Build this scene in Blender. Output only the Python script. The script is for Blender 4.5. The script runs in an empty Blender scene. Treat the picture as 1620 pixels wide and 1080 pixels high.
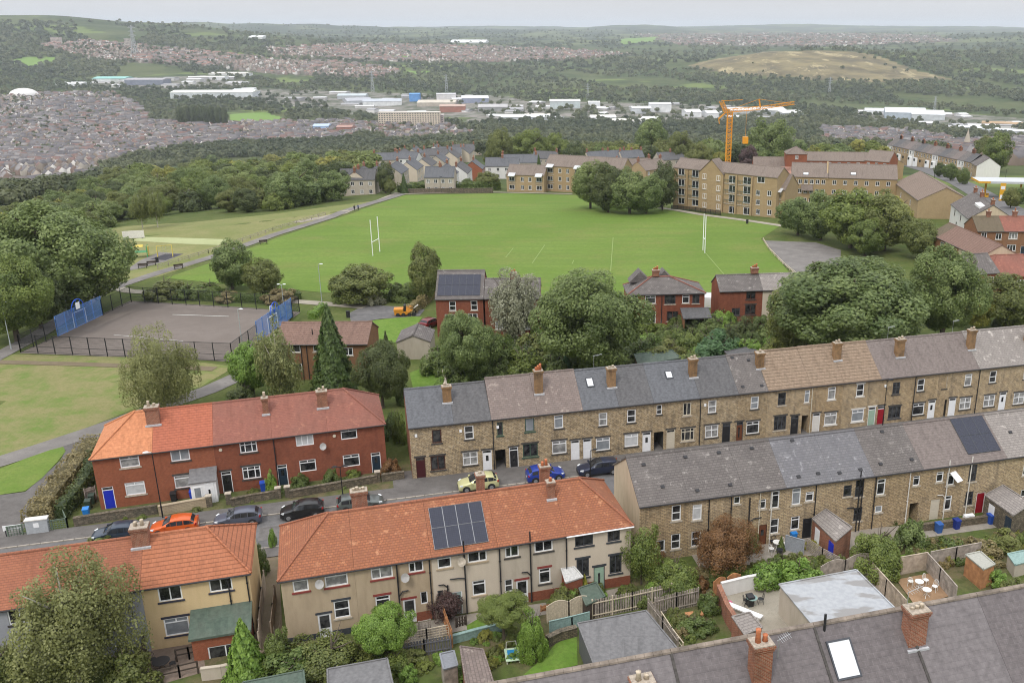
import bpy, math, random
import numpy as np
from mathutils import Vector, Matrix
R_ = math.radians
# ------------------------------------------------------------------ camera, sky, sun, exposure
SC = bpy.context.scene
COL = SC.collection
CAM_H, FPX, CX, CY = 44.0, 1470.0, 955.0, 540.0        # height above the field, focal length and principal point in photo pixels
PITCH = math.atan((540 - 42) / FPX)
cam = bpy.data.cameras.new('camera')
cam.sensor_fit = 'HORIZONTAL'; cam.sensor_width = 36.0
cam.lens = 36.0 * FPX / 1620.0
cam.shift_x = -(CX - 810.0) / 1620.0
cam.clip_start = 0.5; cam.clip_end = 60000.0
cam_o = bpy.data.objects.new('camera', cam); COL.objects.link(cam_o)
cam_o.location = (0, 0, CAM_H); cam_o.rotation_euler = (math.pi / 2 - PITCH, 0, 0)
SC.camera = cam_o

SUN_EL, SUN_AZ = R_(52), R_(205)       # azimuth clockwise from +Y (away from the camera)
world = bpy.data.worlds.new('World'); SC.world = world; world.use_nodes = True
wn = world.node_tree; wn.nodes.clear()
w_out = wn.nodes.new('ShaderNodeOutputWorld'); w_bg = wn.nodes.new('ShaderNodeBackground')
w_sky = wn.nodes.new('ShaderNodeTexSky'); w_sky.sky_type = 'NISHITA'; w_sky.sun_disc = False
w_sky.sun_elevation = SUN_EL; w_sky.sun_rotation = SUN_AZ; w_sky.air_density = 1.2; w_sky.dust_density = 3.0; w_sky.ozone_density = 1.0
w_mix = wn.nodes.new('ShaderNodeMix'); w_mix.data_type = 'RGBA'; w_mix.inputs[0].default_value = 0.9
w_mix.inputs[7].default_value = (7.95, 8.0, 8.25, 1)     # the grey cloud deck over the blue
w_tc = wn.nodes.new('ShaderNodeTexCoord'); w_map = wn.nodes.new('ShaderNodeMapping'); w_map.inputs['Scale'].default_value = (1.2, 1.2, 9)
w_no = wn.nodes.new('ShaderNodeTexNoise'); w_no.inputs['Scale'].default_value = 1.6; w_no.inputs['Detail'].default_value = 5
w_rp = wn.nodes.new('ShaderNodeMapRange'); w_rp.inputs[1].default_value = .3; w_rp.inputs[2].default_value = .7
w_rp.inputs[3].default_value = .88; w_rp.inputs[4].default_value = .99
w_mul = wn.nodes.new('ShaderNodeVectorMath'); w_mul.operation = 'SCALE'
L = wn.links.new
L(w_sky.outputs[0], w_mix.inputs[6]); L(w_tc.outputs['Generated'], w_map.inputs[0]); L(w_map.outputs[0], w_no.inputs[0])
w_sep = wn.nodes.new('ShaderNodeSeparateXYZ'); w_zen = wn.nodes.new('ShaderNodeMapRange')      # an overcast sky is brighter overhead than at the horizon
w_zen.inputs[1].default_value = .04; w_zen.inputs[2].default_value = 1.0; w_zen.inputs[3].default_value = 1.0; w_zen.inputs[4].default_value = 2.7
w_k = wn.nodes.new('ShaderNodeMath'); w_k.operation = 'MULTIPLY'
L(w_tc.outputs['Generated'], w_sep.inputs[0]); L(w_sep.outputs[2], w_zen.inputs[0]); L(w_no.outputs[0], w_rp.inputs[0])
L(w_rp.outputs[0], w_k.inputs[0]); L(w_zen.outputs[0], w_k.inputs[1])
L(w_mix.outputs[2], w_mul.inputs[0]); L(w_k.outputs[0], w_mul.inputs['Scale'])
L(w_mul.outputs[0], w_bg.inputs[0]); L(w_bg.outputs[0], w_out.inputs[0])
w_bg.inputs[1].default_value = 0.1

HAZE = 0.00007            # density of the air
sun = bpy.data.lights.new('sun', 'SUN'); sun.energy = 1.5; sun.angle = R_(11); sun.color = (1.0, 0.95, 0.87)
sun_o = bpy.data.objects.new('sun', sun); COL.objects.link(sun_o)
sd = Vector((math.sin(SUN_AZ) * math.cos(SUN_EL), math.cos(SUN_AZ) * math.cos(SUN_EL), math.sin(SUN_EL)))
sun_o.rotation_euler = sd.to_track_quat('Z', 'Y').to_euler()
SC.view_settings.view_transform = 'Standard'; SC.view_settings.look = 'None'
SC.view_settings.exposure = 0.1; SC.view_settings.gamma = 1.0
SC.render.engine = 'CYCLES'
SC.cycles.max_bounces = 5; SC.cycles.diffuse_bounces = 2; SC.cycles.glossy_bounces = 2; SC.cycles.transmission_bounces = 2
SC.cycles.volume_bounces = 0; SC.cycles.transparent_max_bounces = 6; SC.cycles.caustics_reflective = False; SC.cycles.caustics_refractive = False
SC.cycles.use_denoising = True; SC.cycles.filter_width = 1.05

# ------------------------------------------------------------------ measuring: photo pixel -> point in the world
_c, _s = math.cos(PITCH), math.sin(PITCH)
FW = np.array([0, _c, -_s]); UP = np.array([0, _s, _c]); RT = np.array([1.0, 0, 0]); CO = np.array([0, 0, CAM_H])
def ray(u, v): return RT * (u - CX) / FPX + UP * (CY - v) / FPX + FW
def g(u, v, z=0.0):
    d = ray(u, v); return CO + d * (z - CAM_H) / d[2]
def onplane(u, v, p, n):
    d = ray(u, v); return CO + d * (np.dot(np.array(p) - CO, n) / np.dot(d, n))
_PY = [-400, 0, 120, 260, 330, 430, 560, 700, 1000, 1400, 2300, 2900, 3600, 4500, 6000, 9000, 14000, 26000]
_PZ = [12, 0, 0, -5, -11, -20, -31, -47, -80, -112, -114, -100, -74, -50, -24, -8, 3, 6]
def T(x, y):
    "height of the ground"
    x = np.asarray(x, float); y = np.asarray(y, float)
    d = np.hypot(x, y)
    ye = np.where(y > 0, y + 0.75 * np.clip(-x - 45 - .1 * y, 0, 350) + 0.12 * np.clip(np.abs(x) - 400, 0, 4000), y)
    z = np.interp(ye, _PY, _PZ)
    def bump(u, dist, amp, sx, sy):
        k = (u - CX) / FPX * _c ** -1 * _c
        a = math.atan2((u - CX), FPX / _c)
        cx, cy = dist * math.sin(a), dist * math.cos(a)
        rx = (x - cx) * math.cos(a) - (y - cy) * math.sin(a); ry = (x - cx) * math.sin(a) + (y - cy) * math.cos(a)
        return amp * np.exp(-(rx / sx) ** 2 / 2 - (ry / sy) ** 2 / 2)
    z = z + bump(1240, 3050, 44, 260, 330) + bump(1380, 3150, 26, 250, 300) + bump(1560, 3700, 26, 420, 400)
    z = z + bump(-120, 4700, 112, 800, 900) + bump(180, 4300, 40, 700, 700) + bump(1640, 6500, 34, 260, 600)
    z = z + bump(420, 9000, 62, 1300, 900) + bump(990, 11000, 62, 420, 700) + bump(760, 12500, 44, 900, 900) + bump(1300, 14000, 52, 2500, 1500) + bump(150, 8000, 50, 900, 700)
    w = np.clip((d - 1100) / 1500, 0, 1)
    z = z + w * (5 * np.sin(x / 210 + 1.3) * np.sin(y / 260) + 4 * np.sin(x / 97 + y / 131) + 2.5 * np.sin(y / 61 - x / 83 + 2))
    w2 = np.clip((d - 5000) / 4000, 0, 1)
    z = z + w2 * (9 * np.sin(x / 900 + 2) * np.sin(y / 1300 + 1) + 7 * np.sin(x / 430 - y / 800))
    return z
_tt = np.geomspace(20, 26000, 6000)
def gt(u, v, off=0.0):
    "where the ray of a photo pixel first meets the ground"
    d = ray(u, v); P = CO[None] + d[None] * _tt[:, None]
    f = P[:, 2] - (T(P[:, 0], P[:, 1]) + off)
    i = int(np.argmax(f <= 0))
    if f[i] > 0: i = len(_tt) - 1
    if i > 0 and f[i] <= 0:
        k = f[i - 1] / (f[i - 1] - f[i]); t = _tt[i - 1] + k * (_tt[i] - _tt[i - 1])
    else: t = _tt[i]
    p = CO + d * t; p[2] = float(T(p[0], p[1])) + off
    return p
def mpp(p): return float(np.dot(np.array(p) - CO, FW)) / FPX     # metres per photo pixel at a point

# ------------------------------------------------------------------ materials
class NM:
    def __init__(s, name, rough=0.85, spec=0.3):
        s.m = bpy.data.materials.new(name); s.m.use_nodes = True; s.t = s.m.node_tree
        s.b = s.t.nodes['Principled BSDF']; s.b.inputs['Roughness'].default_value = rough
        s.b.inputs['Specular IOR Level'].default_value = spec; s._tc = None
    def n(s, t): return s.t.nodes.new(t)
    def put(s, i, v):
        if hasattr(v, 'is_output'): s.t.links.new(v, i)
        elif isinstance(v, (tuple, list)): i.default_value = tuple(v) + ((1,) if len(v) == 3 and len(i.default_value) == 4 else ())
        else: i.default_value = v
    def co(s, k='UV'):
        if s._tc is None: s._tc = s.n('ShaderNodeTexCoord')
        if k == 'W':
            return s.n('ShaderNodeNewGeometry').outputs['Position']
        return s._tc.outputs[k]
    def map(s, c, scale=(1, 1, 1), loc=(0, 0, 0), rot=(0, 0, 0)):
        m = s.n('ShaderNodeMapping'); s.put(m.inputs[0], c); m.inputs['Scale'].default_value = scale; m.inputs['Location'].default_value = loc; m.inputs['Rotation'].default_value = rot
        return m.outputs[0]
    def noise(s, c, scale, detail=3, rough=.55):
        t = s.n('ShaderNodeTexNoise'); s.put(t.inputs['Vector'], c); t.inputs['Scale'].default_value = scale
        t.inputs['Detail'].default_value = detail; t.inputs['Roughness'].default_value = rough; return t.outputs[0]
    def vor(s, c, scale, out='Color'):
        t = s.n('ShaderNodeTexVoronoi'); s.put(t.inputs['Vector'], c); t.inputs['Scale'].default_value = scale; return t.outputs[out]
    def ramp(s, f, lo, hi, a=0.0, b=1.0):
        t = s.n('ShaderNodeMapRange'); s.put(t.inputs[0], f); t.inputs[1].default_value = lo; t.inputs[2].default_value = hi
        t.inputs[3].default_value = a; t.inputs[4].default_value = b; return t.outputs[0]
    def mix(s, f, a, b, mode='MIX'):
        t = s.n('ShaderNodeMix'); t.data_type = 'RGBA'; t.blend_type = mode
        s.put(t.inputs[0], f); s.put(t.inputs[6], a); s.put(t.inputs[7], b); return t.outputs[2]
    def mth(s, op, a, b=0.0):
        t = s.n('ShaderNodeMath'); t.operation = op; s.put(t.inputs[0], a); s.put(t.inputs[1], b); return t.outputs[0]
    def brick(s, c, w, h, c1, c2, mort, ms=.012, off=.5, bias=0.0):
        t = s.n('ShaderNodeTexBrick'); s.put(t.inputs['Vector'], c); t.offset = off
        s.put(t.inputs['Color1'], c1); s.put(t.inputs['Color2'], c2); s.put(t.inputs['Mortar'], mort)
        t.inputs['Scale'].default_value = 1; t.inputs['Mortar Size'].default_value = ms; t.inputs['Mortar Smooth'].default_value = .1
        t.inputs['Brick Width'].default_value = w; t.inputs['Row Height'].default_value = h; t.inputs['Bias'].default_value = bias
        return t
    def bump(s, h, st=.5, d=.02):
        b = s.n('ShaderNodeBump'); s.put(b.inputs['Height'], h); b.inputs['Strength'].default_value = st; b.inputs['Distance'].default_value = d
        s.t.links.new(b.outputs[0], s.b.inputs['Normal'])
    def col(s, c): s.put(s.b.inputs['Base Color'], c); return s
    def rnd(s):
        return s.n('ShaderNodeObjectInfo').outputs['Random']
MATS = {}
def plain(name, c, rough=.6, metal=0.0, var=.12, scale=6.0, spec=.4):
    "a flat paint or metal with slight mottling"
    if name in MATS: return MATS[name]
    n = NM(name, rough, spec); n.b.inputs['Metallic'].default_value = metal
    f = n.noise(n.co('Object'), scale, 4)
    n.col(n.mix(n.ramp(f, .3, .7), tuple(x * (1 - var) for x in c), tuple(min(1, x * (1 + var)) for x in c)))
    MATS[name] = n.m; return n.m
def roof_mat(name, c1, c2, mort, w, h, blot, bamt=.5, bscale=.5, ms=.02, course=.0, lichen=None, rough=.85):
    n = NM(name, rough, .25); uv = n.co('UV')
    b = n.brick(uv, w, h, c1, c2, mort, ms)
    f = n.ramp(n.noise(n.co('W'), bscale, 5, .6), .42, .66)
    c = n.mix(n.mth('MULTIPLY', f, bamt), b.outputs[0], blot)
    f2 = n.noise(uv, 3.2, 3)
    c = n.mix(.55, c, n.mix(n.ramp(f2, .3, .7), tuple(x * .72 for x in c1), tuple(min(1, x * 1.3) for x in c2)))
    if course > 0:                                # dark butt edge of every course
        sep = n.n('ShaderNodeSeparateXYZ'); n.put(sep.inputs[0], uv)
        fr = n.mth('FRACT', n.mth('DIVIDE', sep.outputs[1], h))
        c = n.mix(n.mth('MULTIPLY', n.ramp(fr, .0, .28, 1, 0), course), c, tuple(x * .3 for x in c1))
    if lichen:
        lf = n.ramp(n.noise(n.map(n.co('W'), (1.3, 1.3, 1.3)), 1.1, 6, .7), .56, .66)
        cell = n.ramp(n.vor(uv, 3.0), .35, .55)
        c = n.mix(n.mth('MULTIPLY', lf, n.mth('MULTIPLY', cell, lichen[1])), c, lichen[0])
    c = n.mix(n.mth('MULTIPLY', n.ramp(n.noise(n.map(uv, (1, .18, 1)), 1.3, 4), .52, .72), .4), c, tuple(x * .45 for x in c1))
    n.col(c); n.bump(n.mth('SUBTRACT', n.mth('MULTIPLY', f2, .4), b.outputs['Fac']), .6, .03)
    MATS[name] = n.m; return n.m
def wall_mat(name, c1, c2, mort, w, h, dark, damt, ms=.012, third=None):
    n = NM(name, .9, .2); uv = n.co('UV')
    wob = n.mix(.035, uv, n.n('ShaderNodeTexNoise').outputs['Color'])
    b = n.brick(uv, w, h, c1, c2, mort, ms)
    c = b.outputs[0]
    if third:
        v = n.vor(n.map(uv, (1.6 / w, 1.0 / h, 1)), 1.0)
        c = n.mix(n.ramp(v, .6, .8, 0, .6), c, third)
        c = n.mix(n.ramp(n.noise(n.map(uv, (2.2, 5, 1)), 1.6, 4, .7), .52, .66, 0, .55), c, dark)
    f = n.ramp(n.noise(n.co('W'), .7, 6, .65), .45, .7)
    f = n.mth('MULTIPLY', f, n.ramp(n.noise(n.map(n.co('W'), (2.5, 2.5, .6)), 1.2, 4), .3, .6))
    c = n.mix(n.mth('MULTIPLY', f, damt), c, dark)
    c = n.mix(n.ramp(n.noise(uv, 4, 3), .3, .7, 0, .25), c, dark)
    st = n.ramp(n.noise(n.map(n.co('W'), (1.6, 1.6, .22)), 1.0, 4, .6), .52, .7, 0, .45)      # long drip stains
    c = n.mix(st, c, tuple(x * 1.6 for x in dark)); c = n.mix(n.rnd(), c, n.mix(1.0, c, (.92, .88, .82), 'MULTIPLY'))   # every front has its own tone
    n.col(c); n.bump(n.mth('SUBTRACT', n.mth('MULTIPLY', n.noise(uv, 9, 3), .6), b.outputs['Fac']), .6, .03)
    MATS[name] = n.m; return n.m
def render_mat(name, c, stain, amt=.5):
    n = NM(name, .95, .15)
    f = n.noise(n.map(n.co('W'), (2.2, 2.2, .5)), 1.0, 5, .6)
    k = n.mix(n.ramp(f, .42, .75, 0, amt), c, stain)
    k = n.mix(n.ramp(n.noise(n.co('W'), .5, 3), .3, .7, 0, .35), k, tuple(x * .8 for x in c))
    k = n.mix(n.ramp(n.noise(n.co('UV'), 14, 3), .3, .7, 0, .3), k, tuple(x * .72 for x in c))
    n.col(k); n.bump(n.noise(n.co('UV'), 30, 2), .35, .02)
    MATS[name] = n.m; return n.m
def leaf_mat(name, dark, light, hue=.25):
    n = NM(name, .5, .5)
    a = n.n('ShaderNodeAttribute'); a.attribute_name = 'tone'
    oi = n.rnd()
    c = n.mix(a.outputs['Fac'], dark, light)
    c = n.mix(n.mth('MULTIPLY', oi, hue), c, n.mix(n.mth('FRACT', n.mth('MULTIPLY', oi, 7.13)), tuple(x * .62 for x in dark), (light[0] * 1.25, light[1] * 1.02, light[2] * .7)))
    n.col(c)
    tr = n.n('ShaderNodeBsdfTranslucent'); n.put(tr.inputs[0], n.mix(.5, c, light))
    ms = n.n('ShaderNodeMixShader'); ms.inputs[0].default_value = .38
    n.t.links.new(n.b.outputs[0], ms.inputs[1]); n.t.links.new(tr.outputs[0], ms.inputs[2])
    n.t.links.new(ms.outputs[0], n.t.nodes['Material Output'].inputs[0])
    MATS[name] = n.m; return n.m

# ------------------------------------------------------------------ meshes and objects
class MB:
    "collects simple shapes and links them as one mesh object"
    def __init__(s): s.v = []; s.f = []
    def poly(s, pts):
        k = len(s.v); s.v += [tuple(map(float, p)) for p in pts]; s.f.append(tuple(range(k, k + len(pts)))); return s
    def box(s, x0, y0, z0, x1, y1, z1):
        k = len(s.v)
        s.v += [(x0, y0, z0), (x1, y0, z0), (x1, y1, z0), (x0, y1, z0), (x0, y0, z1), (x1, y0, z1), (x1, y1, z1), (x0, y1, z1)]
        s.f += [tuple(k + i for i in q) for q in ((0, 3, 2, 1), (4, 5, 6, 7), (0, 1, 5, 4), (1, 2, 6, 5), (2, 3, 7, 6), (3, 0, 4, 7))]; return s
    def prism(s, poly, a, b):
        "poly in (y,z) extruded along x from a to b"
        k = len(s.v); n = len(poly)
        s.v += [(a, p[0], p[1]) for p in poly] + [(b, p[0], p[1]) for p in poly]
        s.f.append(tuple(k + i for i in range(n))[::-1]); s.f.append(tuple(k + n + i for i in range(n)))
        for i in range(n): s.f.append((k + i, k + (i + 1) % n, k + n + (i + 1) % n, k + n + i))
        return s
    def vprism(s, poly, z0, z1):
        "poly in (x,y), anticlockwise, extruded upwards"
        k = len(s.v); n = len(poly)
        s.v += [(p[0], p[1], z0) for p in poly] + [(p[0], p[1], z1) for p in poly]
        s.f.append(tuple(k + i for i in range(n))[::-1]); s.f.append(tuple(k + n + i for i in range(n)))
        for i in range(n): s.f.append((k + i, k + (i + 1) % n, k + n + (i + 1) % n, k + n + i))
        return s
    def tube(s, pts, rad, n=8, cap=True):
        pts = [Vector(p) for p in pts]; rad = rad if isinstance(rad, (list, tuple)) else [rad] * len(pts)
        k = len(s.v); prev = None
        for i, p in enumerate(pts):
            d = (pts[min(i + 1, len(pts) - 1)] - pts[max(i - 1, 0)]).normalized()
            a = prev if prev is not None and abs(prev.dot(d)) < .9 else (Vector((1, 0, 0)) if abs(d.x) < .9 else Vector((0, 1, 0)))
            t = (a - d * a.dot(d)).normalized(); b = d.cross(t); prev = t
            for j in range(n):
                w = 2 * math.pi * j / n; q = p + (t * math.cos(w) + b * math.sin(w)) * rad[i]; s.v.append(tuple(q))
        for i in range(len(pts) - 1):
            for j in range(n):
                s.f.append((k + i * n + j, k + i * n + (j + 1) % n, k + (i + 1) * n + (j + 1) % n, k + (i + 1) * n + j))
        if cap:
            s.f.append(tuple(k + j for j in range(n))[::-1]); s.f.append(tuple(k + (len(pts) - 1) * n + j for j in range(n)))
        return s
    def bar(s, a, b, w, h):
        "rectangular bar between two points"
        a, b = Vector(a), Vector(b); d = (b - a).normalized()
        t = d.cross(Vector((0, 0, 1))); t = t.normalized() if t.length > 1e-4 else Vector((1, 0, 0)); q = t.cross(d).normalized()
        k = len(s.v)
        for p in (a, b):
            for sx, sz in ((-1, -1), (1, -1), (1, 1), (-1, 1)): s.v.append(tuple(p + t * (sx * w / 2) + q * (sz * h / 2)))
        s.f += [tuple(k + i for i in z) for z in ((0, 3, 2, 1), (4, 5, 6, 7), (0, 1, 5, 4), (1, 2, 6, 5), (2, 3, 7, 6), (3, 0, 4, 7))]
        return s
    def dome(s, c, rx, ry, rz, n=14, m=5):
        k = len(s.v)
        for i in range(m):
            a = i / m * math.pi / 2
            for j in range(n):
                w = 2 * math.pi * j / n; s.v.append((c[0] + rx * math.cos(a) * math.cos(w), c[1] + ry * math.cos(a) * math.sin(w), c[2] + rz * math.sin(a)))
        s.v.append((c[0], c[1], c[2] + rz))
        for i in range(m - 1):
            for j in range(n): s.f.append((k + i * n + j, k + i * n + (j + 1) % n, k + (i + 1) * n + (j + 1) % n, k + (i + 1) * n + j))
        for j in range(n): s.f.append((k + (m - 1) * n + j, k + (m - 1) * n + (j + 1) % n, k + m * n))
        return s
    def mesh(s, name, mat=None, smooth=False, uv=True):
        me = bpy.data.meshes.new(name); me.from_pydata(s.v, [], s.f)
        if mat: me.materials.append(mat)
        if smooth: me.polygons.foreach_set('use_smooth', [True] * len(me.polygons))
        if uv: do_uv(me)
        me.update(); return me
    def obj(s, name, mat, parent=None, smooth=False, uv=True):
        return link(name, s.mesh(name, mat, smooth, uv), parent)
def do_uv(me):
    if len(me.polygons) == 0: return
    nv, nl, npo = len(me.vertices), len(me.loops), len(me.polygons)
    co = np.empty(nv * 3); me.vertices.foreach_get('co', co); co = co.reshape(-1, 3)
    li = np.empty(nl, int); me.loops.foreach_get('vertex_index', li)
    nr = np.empty(npo * 3); me.polygons.foreach_get('normal', nr); nr = nr.reshape(-1, 3)
    tot = np.empty(npo, int); me.polygons.foreach_get('loop_total', tot)
    t = np.stack([-nr[:, 1], nr[:, 0], np.zeros(npo)], 1); ln = np.linalg.norm(t, axis=1)
    t[ln < 1e-3] = (1, 0, 0); t /= np.maximum(np.linalg.norm(t, axis=1), 1e-9)[:, None]
    b = np.cross(nr, t); lt = np.repeat(t, tot, 0); lb = np.repeat(b, tot, 0); p = co[li]
    uv = np.stack([(p * lt).sum(1), (p * lb).sum(1)], 1)
    me.uv_layers.new(name='UVMap').data.foreach_set('uv', uv.ravel())
def link(name, data, parent=None):
    o = bpy.data.objects.new(name, data); COL.objects.link(o)
    if parent is not None: o.parent = parent
    return o
def tag(o, label=None, cat=None, group=None, kind=None):
    if label: o['label'] = label
    if cat: o['category'] = cat
    if group: o['group'] = group
    if kind: o['kind'] = kind
    return o
def thing(name, label, cat, loc=(0, 0, 0), rz=0.0, group=None):
    o = bpy.data.objects.new(name, None); o.empty_display_size = .2; COL.objects.link(o)
    o.location = tuple(float(a) for a in loc); o.rotation_euler = (0, 0, rz)
    return tag(o, label, cat, group)
def setmat(o, m):
    o.material_slots[0].link = 'OBJECT'; o.material_slots[0].material = m
# ------------------------------------------------------------------ ground
def project(x, y, z):
    qx, qy, qz = x, y, z - CAM_H
    w = qy * FW[1] + qz * FW[2]; w = np.where(np.abs(w) < 1e-6, 1e-6, w)
    return CX + FPX * qx / w, CY - FPX * (qy * UP[1] + qz * UP[2]) / w, w
def inpoly(u, v, P):
    u = np.asarray(u, float); v = np.asarray(v, float); r = np.zeros(u.shape, bool); n = len(P)
    for i in range(n):
        x0, y0 = P[i]; x1, y1 = P[(i + 1) % n]
        if y0 == y1: continue
        c = ((y0 > v) != (y1 > v)) & (u < (x1 - x0) * (v - y0) / (y1 - y0) + x0); r ^= c
    return r
# land cover of the valley, outlined where it shows in the photo and laid on the terrain
URBAN = [[(-260, 165), (60, 150), (180, 148), (225, 172), (240, 196), (420, 196), (560, 192), (590, 210), (540, 225), (440, 226), (300, 236), (160, 258), (60, 266), (-260, 285)],
         [(-260, 282), (60, 268), (160, 262), (140, 290), (60, 300), (-260, 345)],
         [(60, 72), (140, 64), (300, 80), (420, 92), (560, 100), (640, 112), (600, 124), (440, 118), (300, 104), (150, 96)],
         [(420, 76), (560, 70), (700, 72), (900, 78), (1010, 86), (900, 96), (700, 100), (560, 96), (430, 90)],
         [(1000, 54), (1250, 52), (1480, 56), (1520, 66), (1300, 74), (1080, 72)],
         [(1300, 204), (1420, 208), (1480, 216), (1520, 228), (1640, 222), (1640, 262), (1560, 260), (1440, 236), (1300, 226)],
         [(560, 196), (700, 198), (760, 214), (620, 226)]]
INDUST = [[(300, 150), (420, 140), (640, 148), (800, 152), (860, 166), (800, 186), (640, 186), (560, 182), (500, 172), (420, 164)],
          [(840, 160), (1140, 166), (1260, 176), (1240, 190), (1080, 194), (900, 190), (720, 196)], [(160, 124), (340, 120), (420, 132), (300, 142), (140, 138)],
          [(1350, 172), (1500, 178), (1640, 190), (1640, 222), (1530, 210), (1430, 196), (1350, 190)]]
MOOR = [[(1085, 104), (1140, 92), (1215, 82), (1300, 80), (1370, 84), (1410, 96), (1450, 112), (1510, 126), (1400, 130), (1330, 128), (1230, 122), (1150, 118)]]
FIELD = [[(14, 97), (40, 90), (65, 94), (72, 104), (40, 106)], [(360, 180), (420, 178), (462, 190), (440, 196), (370, 194)], [(70, 92), (90, 90), (88, 98), (74, 99)],
         [(980, 62), (1040, 58), (1035, 66), (985, 70)], [(610, 88), (650, 86), (655, 92), (615, 94)], [(640, 112), (690, 114), (660, 118)]]
def build_ground():
    a = np.concatenate([np.arange(-180, -42, 6), np.arange(-42, 30, .22), np.arange(30, 180, 6)]) * math.pi / 180
    r = np.concatenate([np.geomspace(.5, 20, 10)[:-1], np.geomspace(20, 26000, 640)])
    A, Rr = np.meshgrid(a, r); X = Rr * np.sin(A); Y = Rr * np.cos(A); Z = T(X, Y)
    nr, na = X.shape
    idx = np.arange(nr * na).reshape(nr, na); j2 = np.roll(idx, -1, 1)
    F = np.stack([idx[:-1], j2[:-1], j2[1:], idx[1:]], -1).reshape(-1, 4)
    me = bpy.data.meshes.new('ground'); V = np.stack([X, Y, Z], -1).reshape(-1, 3)
    fast_mesh(me, V, F)
    u, v, w = project(V[:, 0], V[:, 1], V[:, 2]); d = np.hypot(V[:, 0], V[:, 1])
    far = (w > 0) & (d > 700)
    for nm, polys in (('urban', URBAN), ('indust', INDUST), ('moor', MOOR), ('field', FIELD)):
        m = np.zeros(len(V), bool)
        for P in polys: m |= inpoly(u, v, P)
        at = me.attributes.new(nm, 'FLOAT', 'POINT'); at.data.foreach_set('value', (m & far).astype(np.float32))
    at = me.attributes.new('far', 'FLOAT', 'POINT'); at.data.foreach_set('value', np.clip((d - 270) / 120, 0, 1).astype(np.float32))
    at = me.attributes.new('vfar', 'FLOAT', 'POINT'); at.data.foreach_set('value', np.clip((d - 3800) / 1500, 0, 1).astype(np.float32))
    me.polygons.foreach_set('use_smooth', [True] * len(me.polygons)); me.update()
    n = NM('ground_cover', .95, .1); W = n.co('W')
    def at_(k):
        t = n.n('ShaderNodeAttribute'); t.attribute_name = k; return t.outputs['Fac']
    gr = n.mix(n.ramp(n.noise(W, .25, 5), .35, .65), (.075, .105, .026), (.12, .135, .045))
    gr = n.mix(n.ramp(n.noise(W, 2.5, 4), .4, .7, 0, .6), gr, (.05, .07, .02))
    wood = n.mix(n.ramp(n.noise(W, .045, 6, .7), .35, .65), (.028, .045, .018), (.075, .10, .035))
    wood = n.mix(n.ramp(n.noise(W, .006, 4, .6), .45, .6), wood, (.085, .10, .04))
    wood = n.mix(n.ramp(n.noise(n.map(W, (1, 1, 1), (300, 0, 0)), .0042, 3, .6), .58, .64), wood, (.13, .17, .05))
    patch = n.mix(n.ramp(n.vor(W, .0032), .3, .6), (.05, .065, .035), (.12, .14, .06))
    patch = n.mix(n.ramp(n.noise(W, .0016, 5, .65), .45, .56), patch, (.035, .05, .026))
    urb = n.mix(n.ramp(n.noise(W, .06, 5, .7), .38, .62), (.05, .065, .03), (.17, .14, .125))
    ind = n.mix(n.ramp(n.noise(W, .03, 5, .7), .4, .6), (.07, .085, .05), (.24, .22, .20))
    moor = n.mix(n.ramp(n.noise(W, .012, 6, .65), .4, .6), (.21, .175, .09), (.10, .086, .05))
    moor = n.mix(n.ramp(n.noise(n.map(W, (1, .4, 1)), .02, 5, .7), .56, .62), moor, (.34, .285, .16))
    c = n.mix(at_('far'), gr, wood); c = n.mix(at_('vfar'), c, patch)
    wob = n.mth('SUBTRACT', n.noise(W, .02, 5, .7), .5)
    def soft(k): return n.ramp(n.mth('ADD', at_(k), n.mth('MULTIPLY', wob, .9)), .35, .65)
    c = n.mix(soft('urban'), c, urb); c = n.mix(soft('indust'), c, ind); c = n.mix(soft('moor'), c, moor); c = n.mix(soft('field'), c, (.15, .24, .06))
    n.col(c); n.bump(n.noise(W, 3, 4), .5, .08)
    me.materials.append(n.m)
    tag(link('ground', me), kind='structure')
def fast_mesh(me, V, F):
    V = np.asarray(V, np.float32); F = np.asarray(F, np.int32); k = F.shape[1]
    me.vertices.add(len(V)); me.vertices.foreach_set('co', V.ravel())
    me.loops.add(F.size); me.loops.foreach_set('vertex_index', F.ravel())
    me.polygons.add(len(F)); me.polygons.foreach_set('loop_start', np.arange(0, F.size, k, dtype=np.int32))
    me.update(calc_edges=True)
build_ground()

import bmesh
def sheet(name, pts, mat, off=.02, world=False, cut=7.0, kind='structure', label=None, cat=None):
    "a flat surface draped on the ground; pts are photo pixels unless world"
    P = [(p[0], p[1]) for p in pts] if world else [tuple(gt(u, v)[:2]) for u, v in pts]
    bm = bmesh.new(); vs = [bm.verts.new((x, y, 0)) for x, y in P]; f = bm.faces.new(vs)
    bmesh.ops.triangulate(bm, faces=[f])
    for _ in range(7):
        es = [e for e in bm.edges if e.calc_length() > cut]
        if not es: break
        bmesh.ops.subdivide_edges(bm, edges=es, cuts=1); bmesh.ops.triangulate(bm, faces=[q for q in bm.faces if len(q.verts) > 3])
    bmesh.ops.recalc_face_normals(bm, faces=bm.faces)
    zs = T([v.co.x for v in bm.verts], [v.co.y for v in bm.verts])
    for v, z in zip(bm.verts, zs): v.co.z = float(z) + off
    if sum(q.normal.z for q in bm.faces) < 0: bmesh.ops.reverse_faces(bm, faces=bm.faces)
    me = bpy.data.meshes.new(name); bm.to_mesh(me); bm.free(); me.materials.append(mat); do_uv(me)
    o = link(name, me); return tag(o, label, cat, None, kind)
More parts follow.
